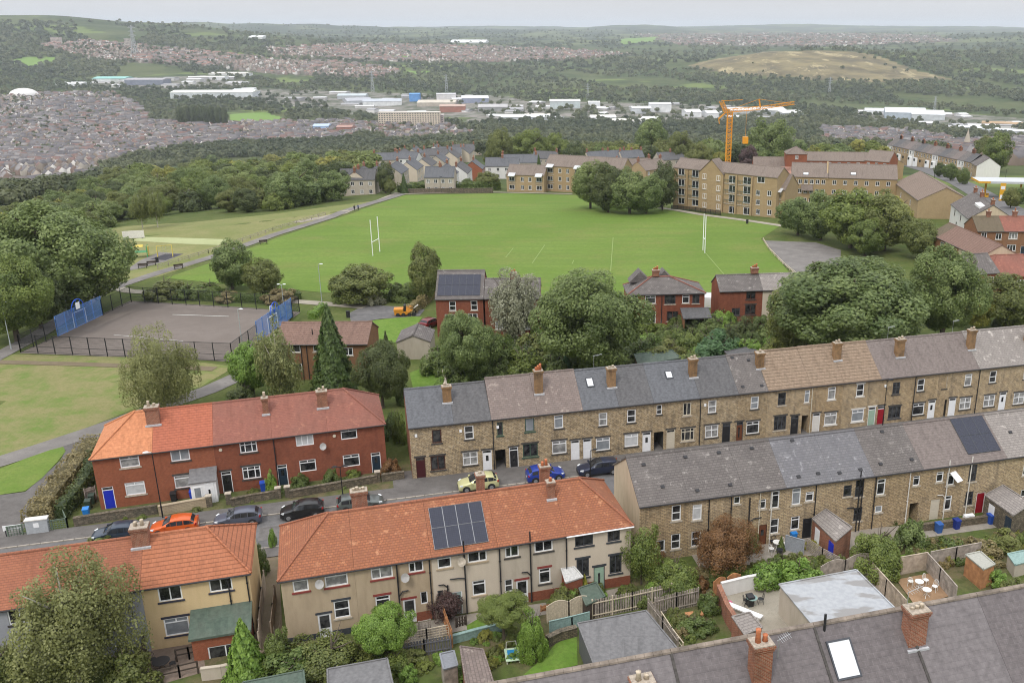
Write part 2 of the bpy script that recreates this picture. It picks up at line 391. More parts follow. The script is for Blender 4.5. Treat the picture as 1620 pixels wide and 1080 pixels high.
def strip(name, pts, width, mat, off=.03, world=False):
    P = [np.array(p[:2]) if world else gt(*p)[:2] for p in pts]
    Lp, Rp = [], []
    for i, p in enumerate(P):
        d = P[min(i + 1, len(P) - 1)] - P[max(i - 1, 0)]; d = d / np.linalg.norm(d); q = np.array([-d[1], d[0]]); w = (width[i] if isinstance(width, list) else width) / 2
        Lp.append(p + q * w); Rp.append(p - q * w)
    return sheet(name, Lp + Rp[::-1], mat, off, True)
def ground_mat(name, c1, c2, c3, s1=.3, s2=4.0, a3=.5, rough=.95, spec=.15, fine=14.0):
    n = NM(name, rough, spec); W = n.co('W')
    c = n.mix(n.ramp(n.noise(W, s1, 5, .6), .38, .62), c1, c2)
    c = n.mix(n.ramp(n.noise(W, s2, 4, .65), .45, .68, 0, a3), c, c3)
    c = n.mix(n.ramp(n.noise(W, fine, 2), .35, .65, 0, .35), c, tuple(x * .7 for x in c1))
    n.col(c); n.bump(n.noise(W, fine, 3), .4, .03); MATS[name] = n.m; return n.m
def pitch_mat():
    n = NM('mown_grass', .95, .1); W = n.co('W')
    c = n.mix(n.ramp(n.noise(W, .035, 5, .6), .4, .6), (.118, .188, .034), (.148, .215, .046))
    st = n.ramp(n.noise(n.map(W, (.03, .45, 1), (0, 0, 0), (0, 0, R_(14))), 1.0, 3), .4, .6)
    c = n.mix(n.mth('MULTIPLY', st, .5), c, (.108, .165, .036))
    worn = n.ramp(n.noise(n.map(W, (1, 1.6, 1)), .06, 8, .7), .50, .70, 0, .7)
    c = n.mix(worn, c, (.18, .18, .06))
    c = n.mix(n.ramp(n.noise(W, 1.3, 5, .7), .40, .68, 0, .55), c, (.085, .14, .025))
    n.col(c); n.bump(n.noise(W, 4, 3), .4, .05); return n.m
def dry_mat():
    n = NM('dry_park_grass', .95, .1); W = n.co('W')
    c = n.mix(n.ramp(n.noise(W, .22, 8, .68), .37, .55), (.12, .18, .042), (.22, .20, .095))
    c = n.mix(n.ramp(n.noise(n.map(W, (1, 1, 1), (40, 0, 0)), 1.1, 6, .7), .45, .65, 0, .65), c, (.155, .17, .06))
    c = n.mix(n.ramp(n.noise(W, 3.5, 5, .7), .45, .7, 0, .5), c, (.10, .125, .04))
    n.col(c); n.bump(n.noise(W, 6, 3), .4, .05); return n.m
M_pitch = pitch_mat(); M_dry = dry_mat()
M_verge = ground_mat('verge_grass', (.12, .19, .035), (.16, .21, .05), (.075, .11, .025), .35, 3)
M_meadow = ground_mat('rough_meadow', (.17, .19, .065), (.24, .225, .10), (.11, .14, .045), .08, 1.2)
M_asph = ground_mat('asphalt', (.125, .116, .11), (.165, .155, .147), (.09, .083, .08), .25, 1.2, .6)
M_asph2 = ground_mat('worn_asphalt', (.17, .158, .15), (.23, .215, .20), (.12, .112, .105), .4, 1.6, .6)
M_road = ground_mat('road_asphalt', (.135, .131, .131), (.175, .17, .168), (.085, .084, .085), .3, .9, .7)
M_court = ground_mat('court_tarmac', (.165, .14, .123), (.19, .163, .145), (.14, .12, .105), .12, .8, .5)
M_dirt = ground_mat('trodden_earth', (.16, .125, .085), (.20, .16, .11), (.11, .11, .05), .5, 2)
M_pale = ground_mat('pale_path', (.30, .27, .22), (.36, .33, .27), (.22, .2, .16), .5, 2)
M_soil = ground_mat('garden_soil', (.085, .115, .03), (.15, .115, .07), (.05, .065, .022), .3, 1.3, .8)
M_flag = ground_mat('flagstones', (.27, .24, .2), (.33, .30, .26), (.16, .14, .12), .5, 2)
M_lawn = ground_mat('garden_lawn', (.11, .20, .03), (.15, .235, .045), (.07, .11, .022), .6, 3)
M_kerb = plain('kerb_stone', (.33, .295, .25), .9, var=.25, scale=2)
M_white = plain('white_line', (.62, .63, .6), .8, var=.2)
M_rubber = ground_mat('rubber_surface', (.055, .055, .065), (.075, .072, .08), (.04, .04, .045), .5, 2)
M_matting = ground_mat('pale_matting', (.33, .36, .18), (.38, .40, .22), (.28, .30, .15), .1, 1)
sheet('playing_field', [(262, 440), (345, 412), (440, 376), (560, 337), (640, 309), (800, 306), (905, 309), (990, 318), (1075, 336), (1235, 357), (1204, 378), (1240, 420), (1275, 470), (900, 470), (700, 470), (500, 462), (380, 452)], M_pitch, .05)
sheet('park_grass', [(-160, 566), (0, 560), (240, 566), (372, 580), (318, 612), (240, 636), (150, 672), (0, 724), (-160, 790)], M_dry, .03)
sheet('meadow', [(110, 372), (200, 358), (300, 352), (420, 340), (560, 322), (600, 318), (440, 372), (340, 408), (250, 438), (150, 462), (120, 440)], M_meadow, .04)
sheet('court_surface', [(31, 559), (370, 573), (476, 494), (206, 476)], M_court, .06)
strip('park_path', [(-60, 745), (0, 730), (60, 711), (150, 681), (250, 645), (330, 617), (385, 592), (440, 575)], 3.0, M_asph2, .055)
sheet('park_junction', [(150, 676), (158, 690), (148, 706), (118, 738), (82, 776), (48, 818), (30, 850), (-40, 862), (-60, 800), (0, 783), (40, 778), (70, 752), (96, 728), (104, 712), (88, 707), (100, 700)], M_asph, .035)
sheet('grass_island', [(-60, 765), (0, 742), (40, 726), (80, 712), (100, 707), (104, 714), (90, 732), (66, 757), (40, 777), (0, 783), (-60, 800)], M_verge, .065)
strip('dirt_track', [(-60, 570), (0, 573), (110, 576), (240, 580), (340, 584)], 1.6, M_dirt, .07)
strip('court_path', [(170, 452), (205, 461), (300, 467), (400, 473), (480, 478), (578, 486)], 2.4, M_pale, .075)
strip('park_avenue', [(-20, 573), (60, 530), (120, 490), (160, 462), (250, 432), (335, 407), (436, 371), (520, 345), (600, 318), (640, 306)], [3, 3, 3, 3, 3, 3, 3, 3.2, 3.4, 3.4], M_asph2, .09)
strip('lane', [(470, 352), (540, 338), (600, 318), (632, 305)], 3, M_pale, .075)
strip('field_path', [(640, 307), (760, 304), (905, 307)], 2.6, M_pale, .10)
strip('flats_path', [(1040, 329), (1110, 340), (1180, 349), (1240, 358)], 2.4, M_pale, .10)
sheet('car_park', [(1208, 381), (1290, 384), (1330, 396), (1330, 440), (1268, 440), (1240, 419)], M_asph2, .09)
sheet('turning_area', [(578, 482), (640, 486), (672, 490), (664, 500), (600, 505), (556, 512), (552, 496)], M_road, .06)
sheet('garden_lawn', [(590, 507), (650, 500), (668, 502), (655, 520), (640, 540), (600, 545), (580, 530)], M_lawn, .05)
sheet('garden_lawn', [(648, 590), (700, 570), (712, 590), (700, 612), (655, 622)], M_lawn, .05)
sheet('playground', [(196, 430), (222, 412), (252, 399), (290, 402), (262, 414), (222, 425)], M_asph2, .06)
sheet('rubber_mat', [(236, 411), (262, 402), (290, 402), (262, 412)], M_rubber, .075)
sheet('cricket_strip', [(208, 381), (224, 375), (300, 377), (362, 379), (346, 388), (290, 386)], M_matting, .06)
# the street: far kerb line measured in the photo, everything else offset from it
_k0, _k1 = g(0, 869)[:2], g(727, 778)[:2]
SD = (_k1 - _k0) / np.linalg.norm(_k1 - _k0); SQ = np.array([-SD[1], SD[0]])
def st(s, q): return tuple(_k0 + SD * s + SQ * q)          # metres along the street, metres beyond the far kerb
sheet('road', [st(-40, -6.0), st(140, -6.0), st(140, 0), st(-40, 0)], M_road, .03, True)
sheet('pavement', [st(-40, .15), st(140, .15), st(140, 2.4), st(-40, 2.4)], M_asph, .12, True)
sheet('pavement', [st(-40, -6.15), st(-40, -7.8), st(140, -7.8), st(140, -6.15)], M_asph, .12, True)
for q in (.07, -6.07):
    b = MB(); s = -40
    while s < 140:
        p = [st(s + .02, q - .07), st(s + .9, q - .07), st(s + .9, q + .07), st(s + .02, q + .07)]
        b.vprism(p, -.1, .125); s += .92
    tag(b.obj('kerb', M_kerb), kind='structure')
_a = (np.array(g(653, 758)[:2]) - _k0) @ SD
sheet('pavement', [st(_a - 2, 2.38), st(140, 2.38), st(140, 6), st(_a - 2, 6)], M_asph, .075, True)
for s0, s1, q0, q1 in ((22, 29, -4.6, -2.2), (47, 58, -5.6, -4.4), (66, 70, -3.2, -.6), (8, 11, -3, -1.2), (84, 93, -4.8, -3)): sheet('road_patch', [st(s0, q0), st(s1, q0), st(s1, q1), st(s0, q1)], M_asph if s0 != 47 else M_asph2, .036, True)
sheet('front_gardens', [st(6, 2.4), st(140, 2.4), st(140, 9), st(6, 9)], M_soil, .04, True)
sheet('back_gardens', [(120, 1130), (232, 1010), (440, 985), (1000, 915), (1640, 800), (1640, 990), (700, 1180)], M_soil, .035)
# ------------------------------------------------------------------ building materials
STONE = wall_mat('gritstone', (.60, .47, .29), (.43, .33, .20), (.22, .18, .13), .32, .145, (.06, .053, .046), .6, .02, (.60, .51, .37))
STONE2 = wall_mat('warm_gritstone', (.62, .48, .29), (.47, .355, .215), (.25, .2, .145), .34, .145, (.065, .056, .048), .5, .02, (.60, .49, .34))
REDB = wall_mat('red_brick', (.31, .092, .05), (.24, .068, .04), (.26, .13, .085), .225, .075, (.10, .035, .025), .5, .01)
REDB2 = wall_mat('orange_brick', (.38, .118, .062), (.31, .092, .05), (.33, .16, .1), .225, .075, (.13, .05, .03), .35, .01)
BRB = wall_mat('brown_brick', (.33, .17, .085), (.26, .125, .065), (.24, .16, .1), .225, .075, (.12, .07, .045), .4, .01)
TANB = wall_mat('tan_block', (.45, .335, .195), (.39, .29, .165), (.38, .30, .19), .44, .11, (.22, .16, .09), .35, .012)
CHIMB = wall_mat('chimney_brick', (.42, .24, .105), (.30, .165, .075), (.26, .19, .12), .225, .08, (.05, .04, .03), .7, .014)
CHIMR = wall_mat('chimney_red_brick', (.36, .115, .06), (.25, .075, .042), (.38, .27, .2), .225, .08, (.07, .04, .03), .6, .014)
CREAM = render_mat('cream_render', (.56, .46, .335), (.30, .245, .175))
PEBBLE = render_mat('pebbledash', (.46, .365, .255), (.235, .18, .12))
GREYR = render_mat('grey_cream_render', (.50, .44, .36), (.30, .26, .2))
PALER = render_mat('pale_render', (.60, .52, .42), (.40, .34, .26), .3)
YELR = render_mat('yellow_render', (.66, .50, .29), (.45, .32, .16), .3)
WHITER = render_mat('white_render', (.72, .71, .69), (.5, .49, .47), .35)
STUCCO = render_mat('weathered_grey_render', (.46, .41, .34), (.28, .25, .2), .5)
GREYW = render_mat('blue_grey_render', (.36, .37, .41), (.25, .25, .28), .4)
SLATEB = roof_mat('blue_slate', (.108, .112, .122), (.122, .126, .136), (.078, .081, .086), .3, .22, (.13, .133, .142), .3, .4, .012)
SLATEG = roof_mat('grey_slate', (.096, .095, .098), (.113, .111, .114), (.07, .07, .072), .3, .22, (.122, .119, .116), .35, .4, .012)
SLATEW = roof_mat('weathered_stone_slate', (.26, .205, .18), (.15, .122, .112), (.085, .072, .068), .42, .26, (.14, .115, .10), .5, .5, .025, .35, ((.42, .36, .31), .55))
SLATEK = roof_mat('brown_grey_slate', (.175, .157, .148), (.105, .094, .09), (.06, .054, .052), .36, .25, (.22, .2, .185), .5, .45, .028, .4, ((.36, .335, .31), .7))
SLATED = roof_mat('dark_brown_tile_smooth', (.165, .138, .128), (.185, .155, .143), (.10, .085, .08), .33, .26, (.2, .17, .155), .3, .4, .015, .2)
SLATEL = roof_mat('blue_patched_slate', (.20, .195, .202), (.125, .123, .132), (.095, .09, .095), .38, .26, (.12, .12, .135), .6, .5, .025, .3, ((.42, .42, .44), .5))
SLATEP = roof_mat('pale_patchy_slate', (.30, .27, .25), (.22, .2, .185), (.12, .105, .1), .42, .26, (.2, .18, .165), .4, .5, .03, .35, ((.50, .46, .42), .8))
PANTB = roof_mat('brown_pantile', (.225, .165, .115), (.265, .195, .14), (.15, .11, .08), .3, .42, (.2, .16, .12), .4, .5, .02, .75)
TILER = roof_mat('old_red_tile', (.43, .165, .078), (.22, .085, .05), (.11, .055, .04), .26, .21, (.20, .095, .06), .75, .6, .025, .6, ((.52, .26, .14), .7))
TILEO = roof_mat('orange_tile', (.47, .19, .092), (.51, .22, .11), (.42, .16, .085), .3, .24, (.48, .185, .095), .4, .5, .01, .1)
TILEP = roof_mat('salmon_pantile', (.41, .135, .078), (.34, .11, .064), (.22, .075, .05), .33, .3, (.37, .125, .085), .3, .5, .02, .6)
TILEM = roof_mat('mottled_red_tile', (.29, .118, .085), (.22, .09, .068), (.15, .07, .055), .26, .2, (.17, .095, .075), .7, .35, .012, .2, ((.46, .22, .14), .4))
TILEI = roof_mat('interlocking_red_tile', (.40, .155, .08), (.33, .125, .066), (.22, .085, .055), .33, .36, (.33, .14, .085), .4, .5, .02, .85)
TILEK = roof_mat('brick_red_tile', (.35, .135, .075), (.23, .09, .055), (.15, .065, .05), .27, .2, (.44, .19, .10), .5, .5, .02, .5)
TILEB = roof_mat('dull_brown_tile', (.19, .145, .115), (.235, .18, .145), (.12, .09, .075), .3, .34, (.16, .13, .105), .4, .5, .02, .6)
TILEC = roof_mat('chocolate_tile', (.18, .112, .088), (.215, .138, .11), (.105, .068, .056), .3, .34, (.2, .12, .09), .4, .5, .02, .7)
TILEQ = roof_mat('flat_roof_brown_tile', (.185, .15, .125), (.21, .17, .145), (.13, .105, .09), .3, .3, (.15, .12, .10), .6, .12, .02, .25, ((.26, .22, .18), .3))
MOSSY = roof_mat('mossy_dark_tile', (.17, .135, .09), (.125, .10, .07), (.07, .06, .045), .3, .3, (.10, .09, .05), .6, .6, .02, .5)
FSLATE = roof_mat('dark_slate', (.118, .104, .106), (.135, .119, .12), (.20, .185, .185), .42, .3, (.15, .135, .136), .4, .35, .014, .12)
FSLATE2 = roof_mat('grey_violet_slate', (.145, .13, .133), (.16, .145, .147), (.205, .19, .19), .42, .3, (.175, .16, .16), .35, .35, .014, .12)
FELT = roof_mat('roofing_felt', (.145, .143, .146), (.155, .153, .156), (.13, .128, .13), 1.0, 6, (.20, .198, .20), .6, .6, .01)
FELTG = roof_mat('green_felt', (.075, .105, .085), (.085, .115, .09), (.06, .085, .07), 1.0, 2, (.15, .155, .13), .6, .8, .01)
UPVC = plain('white_upvc', (.78, .79, .80), .35, var=.04)
BLKP = plain('black_paint', (.022, .022, .025), .4)
CHAR = plain('charcoal_frame', (.05, .055, .065), .5)
STNW = plain('stone_sill', (.42, .37, .30), .9, var=.25)
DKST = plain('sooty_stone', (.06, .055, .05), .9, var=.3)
PALEST = plain('painted_stone', (.62, .60, .56), .8, var=.1)
REDSILL = plain('red_painted_sill', (.23, .045, .04), .6)
NAVYSILL = plain('navy_sill', (.04, .04, .06), .6)
BROWNF = plain('brown_frame', (.075, .03, .02), .5)
CREAMF = plain('cream_frame', (.55, .50, .40), .5)
GREENF = plain('green_frame', (.05, .09, .065), .5)
TERRA = plain('terracotta_pot', (.48, .16, .07), .8, var=.25)
BUFFP = plain('buff_pot', (.50, .42, .32), .8, var=.25)
LEADM = plain('lead_flashing', (.42, .43, .45), .5, var=.15)
GALV = plain('galvanised_steel', (.45, .47, .48), .4, .6)
ALU = plain('aluminium_frame', (.5, .51, .53), .35, .7)
def glass_mat(name, c, c2, rough=.08):
    n = NM(name, rough, .5); uv = n.co('UV')
    n.col(n.mix(n.ramp(n.noise(n.map(n.co('W'), (1.2, 1.2, 1.2)), 1.5, 3), .4, .62), c, c2)); MATS[name] = n.m; return n.m
G_DARK = glass_mat('dark_window_glass', (.012, .013, .015), (.06, .06, .06))
G_NET = glass_mat('curtained_window_glass', (.33, .33, .32), (.16, .16, .16))
G_BLIND = glass_mat('blind_window_glass', (.52, .53, .54), (.44, .45, .46), .15)
G_TEAL = glass_mat('grey_blind_glass', (.20, .22, .24), (.26, .28, .30))
GL = {'d': G_DARK, 'n': G_NET, 'b': G_BLIND, 't': G_TEAL}
FR = {'w': UPVC, 'k': CHAR, 'b': BROWNF, 'c': CREAMF, 'g': GREENF}
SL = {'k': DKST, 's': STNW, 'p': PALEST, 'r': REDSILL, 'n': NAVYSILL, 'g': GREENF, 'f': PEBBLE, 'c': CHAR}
STY = {'s1': ([], []), 'c2': ([.5], []), 'c3': ([.34, .66], []), 'sash': ([], [.5]), 'x4': ([.5], [.58]), 'tl': ([], [.74]), 'tl2': ([(.5, .74, 1)], [.74]),
       'cl': ([.42], [(.72, 0, .42)]), 'cr': ([.6], [(.72, .6, 1)]), 'c3t': ([.3, .7], [.72])}
DOORC = {'white': (.72, .73, .75), 'black': (.02, .02, .022), 'blue': (.015, .03, .42), 'red': (.28, .01, .02), 'green': (.30, .42, .33), 'maroon': (.055, .012, .015),
         'cream': (.52, .47, .38), 'navy': (.02, .035, .055), 'brown': (.13, .045, .02), 'teal': (.28, .36, .34), 'grey': (.35, .36, .36), 'dgreen': (.03, .05, .04), 'pale': (.62, .60, .57)}

class Row:
    "a straight frontage: eaves line fixed from two photo pixels at a known height"
    def __init__(s, e0, e1, ze, z=0.0):
        a, b = g(*e0, ze + z), g(*e1, ze + z); d = (b - a)[:2]; s.L = float(np.hypot(*d)); s.a = math.atan2(d[1], d[0]); s.ze = ze
        s.p0 = np.array([a[0], a[1], z]); s.ax = np.array([math.cos(s.a), math.sin(s.a), 0]); s.ay = np.array([-math.sin(s.a), math.cos(s.a), 0])
        s.e0, s.e1 = e0, e1
    def run(s, u, v, pitch):
        "half depth of the house whose ridge shows at pixel (u,v), for a roof pitch in degrees"
        best = min(np.arange(1.5, 9, .05), key=lambda R: abs((onplane(u, v, s.p0 + s.ay * R, s.ay)[2] - s.p0[2] - s.ze) - R * math.tan(R_(pitch))))
        return float(best), float(best * math.tan(R_(pitch)))
    def front(s, u, v, off=0.0):
        q = onplane(u, v, s.p0 + s.ay * off, s.ay) - s.p0; return float(q @ s.ax), float(q[2])
    def bx(s, u): return s.front(u, s.e0[1] + (s.e1[1] - s.e0[1]) * (u - s.e0[0]) / (s.e1[0] - s.e0[0]))[0]
    def roof(s, u, v, run, rise):
        n = np.array([0, -rise, run + .2]) / math.hypot(rise, run + .2); nw = s.ax * 0 + s.ay * n[1] + np.array([0, 0, n[2]])
        q = onplane(u, v, s.p0 - s.ay * .2 + np.array([0, 0, s.ze]), nw) - s.p0
        return float(q @ s.ax), float(q @ s.ay), float(q[2])
    def w(s, x, y, z=0.0): return s.p0 + s.ax * x + s.ay * y + np.array([0, 0, z])
def wall_holes(mb, W, z0, z1, holes, x0=0.0, dep=.11):
    "front wall in the plane y=0 facing -y with rectangular openings and reveals"
    xs = sorted({x0, x0 + W} | {min(max(h[0], x0), x0 + W) for h in holes} | {min(max(h[1], x0), x0 + W) for h in holes})
    zs = sorted({z0, z1} | {min(max(h[2], z0), z1) for h in holes} | {min(max(h[3], z0), z1) for h in holes})
    for i in range(len(xs) - 1):
        for j in range(len(zs) - 1):
            cx, cz = (xs[i] + xs[i + 1]) / 2, (zs[j] + zs[j + 1]) / 2
            if any(h[0] < cx < h[1] and h[2] < cz < h[3] for h in holes): continue
            mb.poly([(xs[i], 0, zs[j]), (xs[i + 1], 0, zs[j]), (xs[i + 1], 0, zs[j + 1]), (xs[i], 0, zs[j + 1])])
    for a, b, c, d in [h[:4] for h in holes]:
        mb.poly([(a, 0, c), (a, 0, d), (a, dep, d), (a, dep, c)]); mb.poly([(b, 0, d), (b, 0, c), (b, dep, c), (b, dep, d)])
        mb.poly([(a, 0, d), (b, 0, d), (b, dep, d), (a, dep, d)]); mb.poly([(b, 0, c), (a, 0, c), (a, dep, c), (b, dep, c)])
def window(root, x, z, w, h, sty='c2', fr='w', gl='d', sill='k', lint=None, y=0.0):
    fw = .095 if w > .7 else .075
    a, b, c, d = x - w / 2, x + w / 2, z - h / 2, z + h / 2; m = MB(); y0, y1 = y + .045, y + .105
    m.box(a, y0, c, a + fw, y1, d); m.box(b - fw, y0, c, b, y1, d); m.box(a + fw, y0, c, b - fw, y1, c + fw); m.box(a + fw, y0, d - fw, b - fw, y1, d)
    V, H = STY[sty]
    for q in V:
        q, lo, hi = q if isinstance(q, tuple) else (q, 0, 1)
        m.box(a + w * q - fw * .45, y0 + .004, c + fw + lo * (h - 2 * fw), a + w * q + fw * .45, y1 - .004, d - fw if hi == 1 else c + h * hi)
    for q in H:
        q, lo, hi = q if isinstance(q, tuple) else (q, 0, 1)
        m.box(a + fw if lo == 0 else a + w * lo, y0 + .008, c + h * q - fw * .45, b - fw if hi == 1 else a + w * hi, y1 - .008, c + h * q + fw * .45)
    o = m.obj('window', FR[fr], root)
    MB().box(a + .02, y + .08, c + .02, b - .02, y + .098, d - .02).obj('pane', GL[gl], o)
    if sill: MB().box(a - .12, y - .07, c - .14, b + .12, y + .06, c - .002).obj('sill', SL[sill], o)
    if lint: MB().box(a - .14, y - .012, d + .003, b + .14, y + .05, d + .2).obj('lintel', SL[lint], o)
    return o
def door(root, x, w, h, colour='white', fr='w', z0=0.0, light='half', y=0.0, lint=None):
    a, b = x - w / 2, x + w / 2; m = MB(); fw = .07; top = z0 + h; tr = .32 if h > 2.2 else 0
    m.box(a, y + .03, z0, a + fw, y + .1, top); m.box(b - fw, y + .03, z0, b, y + .1, top); m.box(a + fw, y + .03, top - fw, b - fw, y + .1, top)
    if tr: m.box(a + fw, y + .034, top - fw - tr, b - fw, y + .096, top - tr)
    mat = plain('door_' + colour, DOORC[colour], .4, var=.05)
    dm = MB().box(a + fw, y + .05, z0 + .02, b - fw, y + .098, top - fw - tr)
    for pz in (.12, .56):                                   # raised panels
        dm.box(a + fw + .1, y + .038, z0 + h * pz, b - fw - .1, y + .0495, z0 + h * pz + .3 * h * (1 if pz < .5 else .8))
    o = dm.obj('door', mat, root)
    m.obj('door_frame', FR[fr], o)
    if tr: MB().box(a + fw, y + .07, top - tr + .002, b - fw, y + .088, top - fw - .002).obj('pane', G_DARK, o)
    if light == 'half': MB().box(x - .14, y + .028, z0 + h * .48, x + .14, y + .037, z0 + h * .74).obj('pane', G_DARK, o)
    elif light == 'tall': MB().box(x - .09, y + .028, z0 + h * .2, x + .09, y + .037, z0 + h * .72).obj('pane', G_DARK, o)
    elif light == 'big': MB().box(a + fw + .06, y + .028, z0 + h * .42, b - fw - .06, y + .037, top - fw - tr - .08).obj('pane', G_DARK, o)
    elif light == 'nine':
        g_ = MB()
        for i in range(3):
            for j in range(3): g_.box(a + fw + .06 + i * .22, y + .028, z0 + h * .5 + j * .26, a + fw + .24 + i * .22, y + .037, z0 + h * .5 + j * .26 + .2)
        g_.obj('pane', G_DARK, o)
    if lint: MB().box(a - .14, y - .012, top + .003, b + .14, y + .05, top + .2).obj('lintel', SL[lint], o)
    return o
def chimney(root, x, y, zb, zt, w=.86, d=.62, mat=None, pots=2, potm=None, potc=.42, flash=True, frontz=None):
    c = MB(); mat = mat or CHIMB
    c.box(x - w / 2, y - d / 2, zb, x + w / 2, y + d / 2, zt - .3)
    c.box(x - w / 2 - .05, y - d / 2 - .05, zt - .3, x + w / 2 + .05, y + d / 2 + .05, zt - .16); c.box(x - w / 2 - .1, y - d / 2 - .1, zt - .158, x + w / 2 + .1, y + d / 2 + .1, zt)
    o = c.obj('chimney', mat, root)
    MB().box(x - w / 2 - .06, y - d / 2 - .06, zt + .002, x + w / 2 + .06, y + d / 2 + .06, zt + .07).obj('flaunching', plain('mortar_cap', (.34, .29, .235), .95, var=.3), o)
    for i in range(pots):
        px = x + (i - (pots - 1) / 2) * (w * .8 / max(pots, 1)); hh = potc * (1 + .35 * ((i * 7 + int(abs(x) * 10)) % 3 - 1))
        MB().tube([(px, y, zt + .06), (px, y, zt + .06 + hh * .8), (px, y, zt + .06 + hh)], [.15, .115, .14], 9).obj('chimney_pot', potm or TERRA, o, True)
    if frontz is not None:
        MB().box(x - w / 2 - .12, y - d / 2 - .2, frontz - .1, x + w / 2 + .12, y - d / 2 - .01, frontz + .06).obj('flashing', LEADM, o)
    return o
def aerial(root, x, y, z, s=1.0):
    m = MB().tube([(x, y, z), (x, y, z + 1.5 * s)], .02, 5).tube([(x - .1, y, z + 1.45 * s), (x + 1.1 * s, y + .3, z + 1.5 * s)], .015, 4)
    for i in range(6): m.tube([(x + .1 + i * .17 * s, y - .22 + i * .05, z + 1.46 * s), (x + .1 + i * .17 * s, y + .3 + i * .05, z + 1.46 * s)], .009, 4)
    m.obj('aerial', GALV, root)
def dish(root, x, z, mat=None):
    m = MB(); k = 12
    ring = [(x + .33 * math.cos(6.283 * i / k), -.42 + .1 * math.sin(6.283 * i / k), z + .36 * math.sin(6.283 * i / k)) for i in range(k)]
    for i in range(k): m.poly([(x, -.32, z), ring[i], ring[(i + 1) % k]])
    m.tube([(x, -.02, z - .3), (x, -.3, z)], .02, 5).tube([(x, -.32, z - .3), (x, -.75, z)], .012, 4)
    m.obj('satellite_dish', mat or plain('dish_grey', (.38, .37, .36), .5), root)
def pipe(root, x, z0, z1, mat=None, r=.05, y=-.08):
    m = MB().tube([(x, y, z0), (x, y, z1)], r, 7)
    z = z0 + .6
    while z < z1: m.box(x - r * 1.5, y - r * .6, z, x + r * 1.5, y + .08, z + .05); z += 1.8
    m.obj('downpipe', mat or BLKP, root)
def soil_stack(root, x, z0, z1, arms=(), mat=None, r=.06, y=-.12):
    m = MB().tube([(x, y, z0), (x, y, z1)], r, 8)
    for dx, za, zb in arms: m.tube([(x, y, zb), (x + dx * .4, y, za), (x + dx, y, za + .03)], r * .85, 7)
    m.obj('waste_pipe', mat or BLKP, root)
def roof_vent(root, x, y, z, tilt):
    m = MB(); m.box(-.17, -.13, 0, .17, .13, .09); o = m.obj('roof_vent', BLKP, root); o.location = (x, y, z); o.rotation_euler = (tilt, 0, 0)
def slope_pt(D, rise, ze, y): return ze + rise * (y / (D / 2))
def roof_mesh(W, D, ze, rise, ov, left, right, hl=0.0, hr=0.0, th=.14, el=0.0, er=0.0):
    k = rise / (D / 2 + ov); yr = D / 2; m = MB(); g_ = .004
    x0 = -el if left == 'gable' else (-ov if left == 'hip' else g_); x1 = W + (er if right == 'gable' else (ov if right == 'hip' else -g_))
    zr = ze + rise; zo = ze
    if left != 'hip' and right != 'hip':
        m.prism([(-ov, zo), (-ov, zo - th), (yr, zr - th * 1.2), (D + ov, zo - th), (D + ov, zo), (yr, zr)], x0, x1)
    else:
        rl = hl if left == 'hip' else x0; rr = W - hr if right == 'hip' else x1
        A, B, C_, Dd = (x0, -ov, zo), (x1, -ov, zo), (x1, D + ov, zo), (x0, D + ov, zo); E_, F_ = (rl, yr, zr), (rr, yr, zr)
        m.poly([A, B, F_, E_]); m.poly([C_, Dd, E_, F_])
        m.poly([Dd, A, E_]); m.poly([B, C_, F_])
        dn = lambda p: (p[0], p[1], p[2] - th)
        for p, q in ((A, B), (B, C_), (C_, Dd), (Dd, A)): m.poly([dn(p), dn(q), q, p])
        m.poly([dn(Dd), dn(C_), dn(B), dn(A)])
    return m, x0, x1
